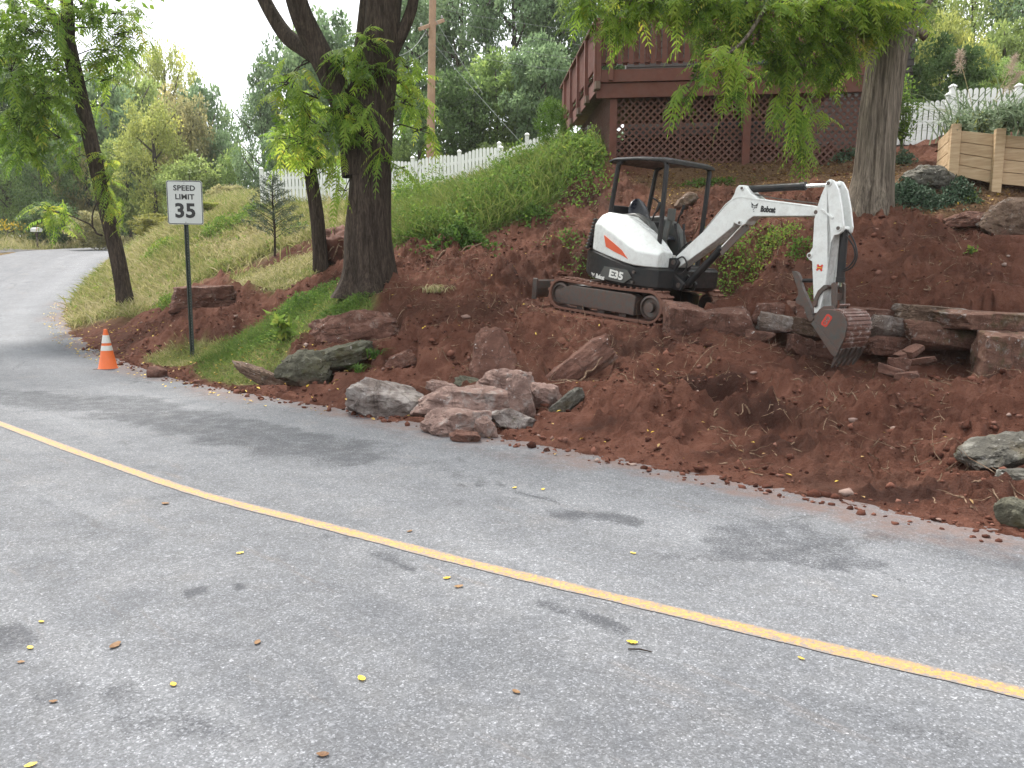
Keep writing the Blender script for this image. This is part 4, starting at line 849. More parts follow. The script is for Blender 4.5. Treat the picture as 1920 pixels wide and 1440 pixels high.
for x, y in ((1187, 510), (1184, 529)): 
    q = L(x, y, -.86); bt = MB(up); bt.lathe([(.022, -.012), (.022, .012)], (0, 0, 0), 14, np.array(Matrix.Rotation(math.pi/2, 3, 'X'))); bt.v[-1] += np.array([q[0], -.846, q[2]]); bt.build('skirt_bolt', STEEL, ex)
q = L(1538.5, 502, YN); m = MB(up)
for a in (45, -45, 0):
    A = math.radians(a); d = np.array([math.cos(A), 0, math.sin(A)])*(.05 if a else .036); m.bar((q[0]-d[0], YN-.022, q[2]-d[2]), (q[0]+d[0], YN-.022, q[2]+d[2]), .004, .024, up=(0, 0, 1) if abs(d[2]) < .9 else (1, 0, 0))
m.build('red_star_mark', REDDECAL, ex)
m = MB(up); m.bar((q[0]-.03, YN-.0245, q[2]), (q[0]+.03, YN-.0245, q[2]), .004, .008); m.build('yellow_mark', YELDECAL, ex)
dA = L(1545, 609, BN)-L(1556, 592, BN)
lc = L(1551, 601, BN); m = MB(up)
dn = -dA/np.linalg.norm(dA); pn = np.array([dn[2], 0, -dn[0]])
m.prism([(a, b) for a, b in ((-.075, -.03), (-.055, -.042), (.055, -.042), (.075, -.03), (.075, .03), (.055, .042), (-.055, .042), (-.075, .03))], lambda p, kk: (lc[0]+dn[0]*p[0]+pn[0]*p[1], BN-.016+.004*kk, lc[2]+dn[2]*p[0]+pn[2]*p[1]))
lg = m.build('bucket_badge', REDDECAL, BUCKET)
put_text('lettering', 'CNB', (lc[0], BN-.0165, lc[2]), dn, (-1, 0, .3) if False else np.cross((0, -1, 0), dn)*-1, MUDSTEEL, BUCKET, .062, up, sx=.85, bold=.002)
ys = MB(up); q = L(1296, 492, .05); ys.box((q[0], .06, q[2]), (.10, .01, .05)); ys.build('warning_label', YELDECAL, ex)
st_ = MB(up); q = L(1106, 527, -.80); st_.box((q[0], -.80, q[2]), (.17, .05, .012)); st_.build('step_plate', CHROME, ex)

# ------------------------------------------------------------------ leaves, crowns, trees
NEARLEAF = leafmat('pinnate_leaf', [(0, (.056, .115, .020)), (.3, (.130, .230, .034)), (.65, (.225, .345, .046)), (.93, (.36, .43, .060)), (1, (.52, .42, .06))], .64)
FARLEAF = leafmat('forest_leaf', [(0, (.45, .52, .40)), (.4, (.85, .95, .70)), (.75, (1.2, 1.25, .92)), (1, (1.6, 1.55, 1.1))], .5, .55, True)
GRASSM = leafmat('grass_blade', [(0, (.060, .105, .020)), (.35, (.125, .195, .040)), (.6, (.23, .25, .075)), (.8, (.36, .33, .15)), (1, (.50, .43, .26))], .4, .6)
WEEDM = leafmat('weed_leaf', [(0, (.045, .095, .020)), (.5, (.105, .185, .038)), (.85, (.18, .27, .05)), (1, (.28, .32, .06))], .45, .8)
def barkmat(name, dark, light, sc=7, stretch=(1, 1, .16), moss=0):
    k = NM(name); f = k.noise(sc, 8, .72, stretch, dist=.6); g = k.noise(sc*3.4, 6, .7, stretch)
    c = k.mix(k.ramp(f, [(.36, 0), (.62, 1)]), dark, light); c = k.mix(k.ramp(g, [(.35, .75), (.6, 0)]), c, tuple(v*.4 for v in dark))
    if moss: c = k.mix(k.ramp(k.noise(2.2, 5), [(.55, 0), (.75, moss)]), c, (.10, .115, .075))
    k.set(c, .92, None, .15); b = k.bump(f, .9, .06); k.bump(g, .7, .02, b); return k.m
BARK = barkmat('dark_furrowed_bark', (.027, .0195, .015), (.100, .074, .058), 17, (1, 1, .13))
BARKG = barkmat('weathered_grey_bark', (.070, .054, .042), (.30, .25, .20), 13, (1, 1, .055), .3)
BARKF = barkmat('forest_bark', (.05, .04, .032), (.13, .11, .09), 5)
def trunk_mesh(mb, pts, radii, n=28, relief=.06, seed=0, rings=6, fl=None, knots=0):
    pts = np.asarray(pts, float); d = np.r_[0, np.cumsum(np.linalg.norm(np.diff(pts, axis=0), axis=1))]
    s = np.linspace(0, d[-1], max(4, int(d[-1]*rings)+2)); q = smooth_poly(pts, .01); dq = np.r_[0, np.cumsum(np.linalg.norm(np.diff(q, axis=0), axis=1))]
    c = np.stack([np.interp(s*dq[-1]/d[-1], dq, q[:, i]) for i in range(3)], 1); r = np.interp(s, d, radii)
    T = np.gradient(c, axis=0); T /= np.linalg.norm(T, axis=1)[:, None]; x = np.cross([0, 1., .01], T[0]); x /= np.linalg.norm(x); V = []
    for i in range(len(c)):
        x = x-T[i]*(x@T[i]); x /= np.linalg.norm(x); y = np.cross(T[i], x); a = np.arange(n)*2*math.pi/n
        ring = np.cos(a)[:, None]*x+np.sin(a)[:, None]*y
        pp = np.c_[np.cos(a)*2.6+seed, np.sin(a)*2.6, np.full(n, s[i]*.55)]
        rad = r[i]*(1+relief*2*(fbm3(pp, 3)-.5)+relief*1.6*(np.abs(vn3(np.c_[np.cos(a)*7+seed, np.sin(a)*7, np.full(n, s[i]*.8)])-.5)-.25))
        if fl: rad = rad*(1+fl*np.exp(-s[i]/.28)*(.55+.45*np.cos(a*5+seed)))
        V.append(c[i]+ring*rad[:, None])
    V = np.concatenate(V); m = len(c)
    F = [[i*n+k_, i*n+(k_+1) % n, (i+1)*n+(k_+1) % n, (i+1)*n+k_] for i in range(m-1) for k_ in range(n)]+[[(m-1)*n+k_ for k_ in range(n)]]
    mb.add(V, F); return c
def unit(v): return v/np.maximum(np.linalg.norm(v, axis=-1, keepdims=True), 1e-9)
def fronds(base, dirn, length, rng, nl=9, droop=.5, lw=.27, tint=None, ll=.26):
    """compound leaves: a drooping stalk with pairs of pointed leaflets; returns V, F6, F4, tint"""
    n = len(base); L_ = length[:, None]; d = unit(dirn); T = np.linspace(.16, 1, nl)
    sidev = unit(np.cross(d, np.array([0, 0, 1.]))+rng.normal(size=(n, 3))*.12)
    dr = (droop*rng.uniform(.5, 1.5, n))[:, None]
    pt = lambda t: base+d*L_*t-np.array([0, 0, 1.])*L_*dr*t*t
    tg = lambda t: unit(d-np.array([0, 0, 2.])*dr*t)
    Vs, F6, F4, TT = [], [], [], []; off = 0
    ft = (rng.uniform(0, 1, n) if tint is None else tint)
    for j, t in enumerate(T):
        p = pt(t); g = tg(t); prof = (math.sin(math.pi*(.18+.72*t))**.6); up_ = unit(np.cross(sidev, g))
        for sgn in ((-1, 1) if j < nl-1 else (0,)):
            a = unit(sidev*sgn*.86+g*.55-np.array([0, 0, .22])+rng.normal(size=(n, 3))*.10) if sgn else g
            ln = L_*ll*prof*rng.uniform(.85, 1.15, (n, 1)); wd = ln*lw
            b = unit(np.cross(a, up_)+rng.normal(size=(n, 3))*.15)
            sag = -np.array([0, 0, 1.])*ln*.14
            q = np.stack([p, p+a*ln*.28+b*wd*.46, p+a*ln*.62+b*wd*.42+sag*.5, p+a*ln+sag*1.4, p+a*ln*.62-b*wd*.42+sag*.5, p+a*ln*.28-b*wd*.46], 1)
            Vs.append(q.reshape(-1, 3)); F6.append(off+np.arange(n*6).reshape(n, 6)); off += n*6
            TT.append(np.repeat(np.clip(ft*.8+rng.uniform(0, .2, n), 0, 1), 6))
    ts = np.linspace(0, 1, 4); w_ = .008
    for a, b in zip(ts[:-1], ts[1:]):
        p0, p1 = pt(a), pt(b); sv = sidev*w_*(1.2-a)
        Vs.append(np.stack([p0-sv, p0+sv, p1+sv*.8, p1-sv*.8], 1).reshape(-1, 3)); F4.append(off+np.arange(n*4).reshape(n, 4)); off += n*4; TT.append(np.full(n*4, .8))
    return np.concatenate(Vs), np.concatenate(F6), np.concatenate(F4), np.concatenate(TT)
class LeafBag:
    def __init__(s): s.V = []; s.F = {}; s.T = []; s.n = 0
    def add(s, V, Fs, T):
        for F in Fs: s.F.setdefault(F.shape[1], []).append(F+s.n)
        s.V.append(V); s.T.append(T); s.n += len(V)
    def mesh(s, name, mat, org=(0, 0, 0)): return mesh_np(name, np.concatenate(s.V)-np.array(org), [np.concatenate(f) for f in s.F.values()], mat, False, {'tint': np.concatenate(s.T)})
def leaf_quads(c, a, b, ln, wd, tint):
    """pointed leaves: centre of base c, along a, across b"""
    n = len(c); ln = np.reshape(ln, (-1, 1)); wd = np.reshape(wd, (-1, 1))
    nrm = np.cross(a, b)
    q = np.stack([c, c+a*ln*.45+b*wd*.5+nrm*wd*.12, c+a*ln-nrm*ln*.10, c+a*ln*.45-b*wd*.5+nrm*wd*.12], 1)
    return q.reshape(-1, 3), [np.arange(n*4).reshape(n, 4)], np.repeat(tint, 4)
def cluster_fronds(bag, rng, px, py, Y, rx, ry, n, Lm=.46, tintc=.5, tw=.25, depth=.5, droop=.5, nl=9, hang=0, away=None, ll=.26):
    n = int(n*1.55); ctr = P(px, py, Y); sx = rx*Y/FPX; sz = ry*Y/FPX
    o = rng.normal(size=(n, 3)); o /= np.maximum(1, np.linalg.norm(o, axis=1)[:, None]*.75)
    base = ctr+o*np.array([sx*.55, depth*.55, sz*.55])
    d = unit(o*np.array([1, 1, .35])+rng.normal(size=(n, 3))*.5+np.array([0, -.35, -.1-hang]))
    L_ = Lm*rng.uniform(.7, 1.2, n); base = base-d*L_[:, None]*.45+np.array([0, 0, .12*Lm])
    V, F6, F4, T = fronds(base, d, L_, rng, nl, droop, tint=np.clip(rng.normal(tintc, tw, n), 0, 1), ll=ll); bag.add(V, [F6, F4], T); return base

def tree(name, label, cat, org, limbs, clusters, bark, rng, leafm=NEARLEAF, group=None, overhead=(), flare=None, relief=.06, twigs=True, vines=()):
    """limbs: list of (photo points with distance, radii in metres); clusters of compound leaves"""
    org = np.array(org, float); t = thing(name, label, cat, org, group)
    mb = MB(); n0 = True; lp_ = []
    for i, (pts, rad) in enumerate(limbs):
        wp = np.array([P(*q) for q in pts])-org; c = trunk_mesh(mb, wp, rad, 32 if i == 0 else 14, relief, i*3.3, 9 if i == 0 else 7, flare if i == 0 else None)
        if i == 0:
            tr = mb.build('trunk', bark, t, smooth=True, angle=180); mb = MB()
        else: mb.build('limb' if rad[0] > .05 else 'branch', bark, t, smooth=True, angle=180); mb = MB()
        lp_.append(c+org)
    bag = LeafBag(); allp = np.concatenate(lp_)
    for cl_ in clusters:
        kw = cl_[6] if len(cl_) > 6 else {}
        base = cluster_fronds(bag, rng, *cl_[:6], **kw)
        if twigs:
            ctr = P(*cl_[:3]); j = allp[np.argmin(((allp-ctr)**2).sum(1)+np.where(allp[:, 2] < ctr[2]-.5, 1.0, 0))]
            tw = MB(); tw.tube(np.array([j, (j+ctr)/2+np.array([0, 0, .12]), ctr])-org, [.016, .011, .007], 6, False)
            for b in base[::3]: tw.tube(np.array([ctr*.7+j*.3, (ctr+b)/2+np.array([0, 0, .05]), b])-org, [.008, .006, .004], 4, False)
            tw.build('twig', bark, t)
    for (c_, r_, n_, Lc) in [(a, b, int(n*1.7), l) for a, b, n, l in overhead]:                     # the crown above: leaf sprays with gaps
        c_ = np.array(c_, float); r_ = np.array(r_, float); o = unit(rng.normal(size=(n_, 3)))*rng.uniform(.35, 1, (n_, 1))**.5
        cc = c_+o*r_; d = unit(o*np.array([1, 1, .3])+rng.normal(size=(n_, 3))*.6+np.array([0, 0, -.2])); up_ = unit(rng.normal(size=(n_, 3))+np.array([0, 0, 1.2])); b = unit(np.cross(d, up_))
        V, F, T = leaf_quads(cc, d, b, Lc*.42*rng.uniform(.7, 1.3, n_), Lc*.20*rng.uniform(.7, 1.3, n_), np.clip(rng.normal(.45, .2, n_), 0, .9)); bag.add(V, F, T)
    if bag.n: link('foliage', bag.mesh('foliage', leafm, org), t)
    return t
# --- the big double-stemmed tree on the bank
r1 = np.random.default_rng(21); o1 = at(690, 547); o1[2] -= .15
BY = o1[1]+.3; m_ = BY/FPX
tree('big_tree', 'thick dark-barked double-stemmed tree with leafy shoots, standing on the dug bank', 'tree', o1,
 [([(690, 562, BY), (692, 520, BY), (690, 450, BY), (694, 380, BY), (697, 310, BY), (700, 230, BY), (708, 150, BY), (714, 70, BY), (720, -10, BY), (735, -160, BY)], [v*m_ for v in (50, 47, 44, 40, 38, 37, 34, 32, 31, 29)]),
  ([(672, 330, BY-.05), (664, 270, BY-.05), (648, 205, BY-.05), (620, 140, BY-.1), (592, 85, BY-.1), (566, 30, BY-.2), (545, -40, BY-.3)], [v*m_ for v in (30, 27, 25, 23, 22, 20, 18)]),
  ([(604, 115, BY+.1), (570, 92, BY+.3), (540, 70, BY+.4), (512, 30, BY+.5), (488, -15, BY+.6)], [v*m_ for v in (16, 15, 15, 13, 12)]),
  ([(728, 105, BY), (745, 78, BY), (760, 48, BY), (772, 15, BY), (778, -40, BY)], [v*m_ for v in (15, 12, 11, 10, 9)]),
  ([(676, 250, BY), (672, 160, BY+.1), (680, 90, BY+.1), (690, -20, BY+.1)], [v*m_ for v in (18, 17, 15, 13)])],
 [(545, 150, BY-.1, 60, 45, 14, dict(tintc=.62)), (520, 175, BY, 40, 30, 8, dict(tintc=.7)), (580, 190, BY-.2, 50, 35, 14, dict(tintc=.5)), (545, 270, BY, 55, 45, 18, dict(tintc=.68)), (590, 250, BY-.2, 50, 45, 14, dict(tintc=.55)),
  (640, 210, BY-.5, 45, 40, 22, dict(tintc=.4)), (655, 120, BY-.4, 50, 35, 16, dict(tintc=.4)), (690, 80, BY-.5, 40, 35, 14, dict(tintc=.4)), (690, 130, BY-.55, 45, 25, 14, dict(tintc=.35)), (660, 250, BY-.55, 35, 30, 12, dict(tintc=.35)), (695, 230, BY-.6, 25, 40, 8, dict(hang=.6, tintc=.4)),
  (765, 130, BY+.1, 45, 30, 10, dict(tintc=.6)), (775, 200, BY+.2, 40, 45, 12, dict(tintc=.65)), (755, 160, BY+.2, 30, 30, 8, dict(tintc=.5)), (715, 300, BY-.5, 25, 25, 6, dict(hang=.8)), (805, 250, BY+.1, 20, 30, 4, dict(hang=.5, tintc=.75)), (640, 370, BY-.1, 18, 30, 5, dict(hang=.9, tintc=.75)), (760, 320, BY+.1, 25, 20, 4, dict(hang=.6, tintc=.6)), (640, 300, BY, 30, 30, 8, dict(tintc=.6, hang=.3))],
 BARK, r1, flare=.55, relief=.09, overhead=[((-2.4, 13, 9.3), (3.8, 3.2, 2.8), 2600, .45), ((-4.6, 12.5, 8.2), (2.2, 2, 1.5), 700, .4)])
# --- leaning roadside tree on the left
r2 = np.random.default_rng(22); o2 = at(238, 582); o2[2] -= .1; y0 = o2[1]+.2; m_ = y0/FPX
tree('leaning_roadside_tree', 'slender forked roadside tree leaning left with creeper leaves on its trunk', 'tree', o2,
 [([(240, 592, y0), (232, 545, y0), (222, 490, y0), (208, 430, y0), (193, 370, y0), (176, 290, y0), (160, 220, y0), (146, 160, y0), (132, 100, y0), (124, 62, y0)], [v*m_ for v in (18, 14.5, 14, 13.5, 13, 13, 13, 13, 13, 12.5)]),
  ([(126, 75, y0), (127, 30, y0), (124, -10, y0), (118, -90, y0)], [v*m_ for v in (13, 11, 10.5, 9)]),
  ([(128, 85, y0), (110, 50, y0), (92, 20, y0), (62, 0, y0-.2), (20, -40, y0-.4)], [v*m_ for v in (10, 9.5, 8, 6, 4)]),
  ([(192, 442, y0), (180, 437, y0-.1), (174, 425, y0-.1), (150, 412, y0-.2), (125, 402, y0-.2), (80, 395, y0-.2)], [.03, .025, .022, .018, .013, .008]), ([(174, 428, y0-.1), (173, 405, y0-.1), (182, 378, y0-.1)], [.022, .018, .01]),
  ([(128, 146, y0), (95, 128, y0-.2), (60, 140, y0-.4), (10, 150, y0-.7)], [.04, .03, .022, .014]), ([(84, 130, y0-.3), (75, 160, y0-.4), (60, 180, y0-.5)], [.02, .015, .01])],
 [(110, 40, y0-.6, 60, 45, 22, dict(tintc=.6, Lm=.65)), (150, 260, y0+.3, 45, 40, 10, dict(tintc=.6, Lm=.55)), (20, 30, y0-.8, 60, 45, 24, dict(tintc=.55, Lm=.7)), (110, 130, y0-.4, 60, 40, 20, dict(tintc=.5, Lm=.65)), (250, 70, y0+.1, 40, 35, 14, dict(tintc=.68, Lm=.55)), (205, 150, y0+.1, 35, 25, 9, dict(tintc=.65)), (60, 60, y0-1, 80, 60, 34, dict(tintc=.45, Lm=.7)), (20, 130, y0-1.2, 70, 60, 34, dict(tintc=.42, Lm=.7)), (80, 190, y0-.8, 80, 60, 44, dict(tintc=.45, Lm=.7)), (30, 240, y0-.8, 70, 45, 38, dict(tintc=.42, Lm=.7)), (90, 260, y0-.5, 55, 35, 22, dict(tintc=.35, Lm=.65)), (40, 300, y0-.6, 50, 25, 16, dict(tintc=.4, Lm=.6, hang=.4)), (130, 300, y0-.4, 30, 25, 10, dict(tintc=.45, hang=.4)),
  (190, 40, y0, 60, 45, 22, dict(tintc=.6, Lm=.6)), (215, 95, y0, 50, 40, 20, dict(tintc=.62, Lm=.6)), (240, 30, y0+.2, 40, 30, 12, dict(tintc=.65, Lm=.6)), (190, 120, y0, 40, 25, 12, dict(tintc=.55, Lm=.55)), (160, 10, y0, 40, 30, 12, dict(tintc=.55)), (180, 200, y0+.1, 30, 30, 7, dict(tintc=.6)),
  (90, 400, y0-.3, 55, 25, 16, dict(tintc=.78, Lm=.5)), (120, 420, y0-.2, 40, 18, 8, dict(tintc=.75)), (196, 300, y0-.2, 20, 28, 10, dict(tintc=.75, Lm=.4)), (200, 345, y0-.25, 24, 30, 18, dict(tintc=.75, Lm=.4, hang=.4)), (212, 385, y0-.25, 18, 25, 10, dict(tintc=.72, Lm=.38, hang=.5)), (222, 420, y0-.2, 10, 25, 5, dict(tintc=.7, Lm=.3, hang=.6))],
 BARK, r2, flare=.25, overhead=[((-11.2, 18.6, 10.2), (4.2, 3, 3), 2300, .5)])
# --- small tree behind the big one
r3 = np.random.default_rng(23); o3 = at(600, 507); o3[2] -= .1; y0 = o3[1]+.1; m_ = y0/FPX
tree('small_tree', 'thin straight-trunked tree with yellow-green leaves, behind the big dark tree', 'tree', o3,
 [([(602, 515, y0), (599, 460, y0), (595, 410, y0), (588, 360, y0), (582, 320, y0), (577, 260, y0), (572, 200, y0)], [v*m_ for v in (14, 13, 13, 12.5, 12, 10, 7)])],
 [(570, 270, y0-.1, 55, 40, 20, dict(tintc=.75, Lm=.5)), (545, 250, y0, 40, 35, 14, dict(tintc=.78, Lm=.5)), (600, 300, y0-.2, 40, 25, 14, dict(tintc=.78, Lm=.45)), (560, 305, y0-.2, 40, 18, 12, dict(tintc=.8, Lm=.45)), (625, 330, y0-.2, 18, 25, 5, dict(tintc=.8, hang=.6)), (575, 210, y0, 50, 35, 14, dict(tintc=.7, Lm=.5))],
 BARK, r3, flare=.2)
# --- right tree with grey stringy bark
r4 = np.random.default_rng(24); o4 = at(1625, 404); o4[2] -= .25; y0 = o4[1]+.35; m_ = y0/FPX
D_ = dict
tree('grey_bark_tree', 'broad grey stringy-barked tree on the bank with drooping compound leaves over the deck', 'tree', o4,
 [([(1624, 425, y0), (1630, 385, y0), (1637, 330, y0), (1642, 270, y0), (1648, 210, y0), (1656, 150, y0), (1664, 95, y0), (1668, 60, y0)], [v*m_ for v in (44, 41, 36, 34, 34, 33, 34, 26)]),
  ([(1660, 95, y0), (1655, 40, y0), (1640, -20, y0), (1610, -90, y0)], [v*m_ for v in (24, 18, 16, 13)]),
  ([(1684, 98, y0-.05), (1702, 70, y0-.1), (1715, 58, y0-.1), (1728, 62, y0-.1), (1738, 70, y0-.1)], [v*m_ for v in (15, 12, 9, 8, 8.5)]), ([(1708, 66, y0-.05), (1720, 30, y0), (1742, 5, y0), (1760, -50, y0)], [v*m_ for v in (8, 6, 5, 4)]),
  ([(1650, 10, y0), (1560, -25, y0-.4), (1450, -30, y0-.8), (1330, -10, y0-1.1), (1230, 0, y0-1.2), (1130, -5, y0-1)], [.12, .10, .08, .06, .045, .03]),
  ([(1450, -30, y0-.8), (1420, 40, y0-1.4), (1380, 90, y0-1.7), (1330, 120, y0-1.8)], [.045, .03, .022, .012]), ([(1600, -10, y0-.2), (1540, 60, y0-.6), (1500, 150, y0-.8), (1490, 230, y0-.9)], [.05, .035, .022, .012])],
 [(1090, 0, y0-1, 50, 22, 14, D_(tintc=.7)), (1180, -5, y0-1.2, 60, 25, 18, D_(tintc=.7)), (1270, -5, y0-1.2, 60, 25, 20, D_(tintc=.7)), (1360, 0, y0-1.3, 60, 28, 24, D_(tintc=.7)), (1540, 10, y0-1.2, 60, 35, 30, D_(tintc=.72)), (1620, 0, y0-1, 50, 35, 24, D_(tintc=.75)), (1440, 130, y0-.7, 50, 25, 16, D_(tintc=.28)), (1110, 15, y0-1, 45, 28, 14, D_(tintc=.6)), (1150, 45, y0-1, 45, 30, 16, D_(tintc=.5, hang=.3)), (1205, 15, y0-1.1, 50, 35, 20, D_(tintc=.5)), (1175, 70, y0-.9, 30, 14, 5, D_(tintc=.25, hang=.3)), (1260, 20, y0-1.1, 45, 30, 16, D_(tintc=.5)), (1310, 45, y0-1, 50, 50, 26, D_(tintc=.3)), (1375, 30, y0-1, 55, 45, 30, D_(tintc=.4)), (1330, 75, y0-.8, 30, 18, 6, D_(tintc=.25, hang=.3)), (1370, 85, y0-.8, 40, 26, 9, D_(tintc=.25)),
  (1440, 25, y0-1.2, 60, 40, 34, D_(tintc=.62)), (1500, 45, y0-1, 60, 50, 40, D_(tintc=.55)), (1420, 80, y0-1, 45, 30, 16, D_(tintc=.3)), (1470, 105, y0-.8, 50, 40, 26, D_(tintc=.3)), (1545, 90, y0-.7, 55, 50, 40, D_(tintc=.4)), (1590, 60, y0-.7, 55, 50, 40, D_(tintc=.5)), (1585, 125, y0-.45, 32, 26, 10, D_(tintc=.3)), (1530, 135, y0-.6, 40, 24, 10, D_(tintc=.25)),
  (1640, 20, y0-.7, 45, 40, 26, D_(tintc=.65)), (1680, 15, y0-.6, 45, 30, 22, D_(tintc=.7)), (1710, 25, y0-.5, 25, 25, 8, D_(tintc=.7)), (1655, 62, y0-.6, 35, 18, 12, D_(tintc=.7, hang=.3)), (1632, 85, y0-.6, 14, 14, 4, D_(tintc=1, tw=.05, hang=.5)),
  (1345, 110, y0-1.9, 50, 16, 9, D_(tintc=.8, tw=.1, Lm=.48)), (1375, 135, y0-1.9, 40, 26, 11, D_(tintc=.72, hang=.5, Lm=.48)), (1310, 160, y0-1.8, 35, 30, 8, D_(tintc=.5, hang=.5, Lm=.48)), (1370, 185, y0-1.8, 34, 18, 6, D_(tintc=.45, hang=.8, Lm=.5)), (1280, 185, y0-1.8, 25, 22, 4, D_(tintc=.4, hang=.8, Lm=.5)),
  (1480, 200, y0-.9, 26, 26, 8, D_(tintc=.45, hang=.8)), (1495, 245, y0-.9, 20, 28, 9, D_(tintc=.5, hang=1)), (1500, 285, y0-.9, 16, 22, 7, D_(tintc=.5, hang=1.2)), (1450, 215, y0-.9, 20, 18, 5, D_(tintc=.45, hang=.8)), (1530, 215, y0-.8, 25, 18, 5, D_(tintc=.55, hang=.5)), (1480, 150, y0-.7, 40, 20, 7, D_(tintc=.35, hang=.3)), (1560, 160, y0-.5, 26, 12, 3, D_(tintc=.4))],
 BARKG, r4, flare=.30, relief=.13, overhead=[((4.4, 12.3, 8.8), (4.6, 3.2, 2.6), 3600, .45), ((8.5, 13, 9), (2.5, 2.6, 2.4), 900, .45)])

# --- forest beyond: crowns of leaf clumps, a few templates shared by many trees
def crown_template(seed, nclump=150, per=60, leaf=.075, flat=1.0, sparse=1.0):
    r = np.random.default_rng(seed); o = unit(r.normal(size=(nclump, 3)))*r.uniform(.25, 1, (nclump, 1))**.45
    o[:, :2] *= (1+.28*(fbm3(o*1.6+seed, 2)-.5)*2)[:, None]; lo = o[:, 2] < -.3; o[lo, :2] *= .8
    cr = r.uniform(.10, .22, nclump); ct = r.normal(.45, .17, nclump); V = []; T = []
    n = nclump*per; ci = np.repeat(np.arange(nclump), per); g = r.normal(size=(n, 3)); g = unit(g)*r.uniform(.2, 1, (n, 1))**.5
    c = o[ci]+g*cr[ci][:, None]*np.array([1.15, 1.15, .75]); a = unit(g+r.normal(size=(n, 3))*.7+np.array([0, 0, -.35])); up_ = unit(r.normal(size=(n, 3))*.7+np.array([0, 0, 1])); b = unit(np.cross(a, up_))
    t = np.clip(ct[ci]+r.normal(0, .12, n), 0, 1)
    V, F, T = leaf_quads(c, a, b, leaf*r.uniform(.7, 1.4, n), leaf*.62*r.uniform(.7, 1.3, n), t)
    return mesh_np('crown', V, F[0], FARLEAF, False, {'tint': T})
CT_ = [crown_template(100+i, 150, 62, .085 if i < 4 else .06) for i in range(6)]
mb = MB(); trunk_mesh(mb, [(0, 0, 0), (.01, 0, .3), (-.01, .01, .6), (.0, 0, .95)], [.022, .018, .014, .006], 10, .05, 1, 8)
for k_ in range(7):
    a = k_*2.4; z = .38+.07*k_; mb.tube([(0, 0, z), (.12*math.cos(a), .12*math.sin(a), z+.1), (.24*math.cos(a), .24*math.sin(a), z+.2)], [.009, .006, .003], 6)
TRUNK_ME = mb.build('trunk', BARKF, None, smooth=True, angle=180); TM = TRUNK_ME.data; bpy.data.objects.remove(TRUNK_ME)
def forest_tree(px, top, Y, rpx, col, label, k_, bottom=.22, name='forest_tree', cat='tree', group='trees of the wood beyond', zb=None, trunk=True, sq=1.0):
    x, y = P(px, 500, Y)[:2]; z = float(GH(x, y)) if zb is None else zb; zt = P(px, top, Y)[2]; h = zt-z; rx = rpx*Y/FPX
    t = thing(name, label, cat, (x, y, z), group)
    ch = h*(1-bottom)/2
    c = link('crown', CT_[k_ % 6], t, (0, 0, h-ch)); c.scale = (rx, rx*sq, ch); c.rotation_euler = (0, 0, k_*1.7); c.color = (*col, 1)
    if trunk:
        q = link('trunk', TM, t, (0, 0, -.1)); q.scale = (h*.8, h*.8, h*.9); q.rotation_euler = (0, 0, k_*2.1)
    return t
PG = (.31, .36, .15); YG = (.40, .40, .15); BG = (.20, .27, .18); MG = (.26, .34, .14); DG = (.115, .17, .08); OL = (.36, .31, .19); PB = (.19, .25, .175)
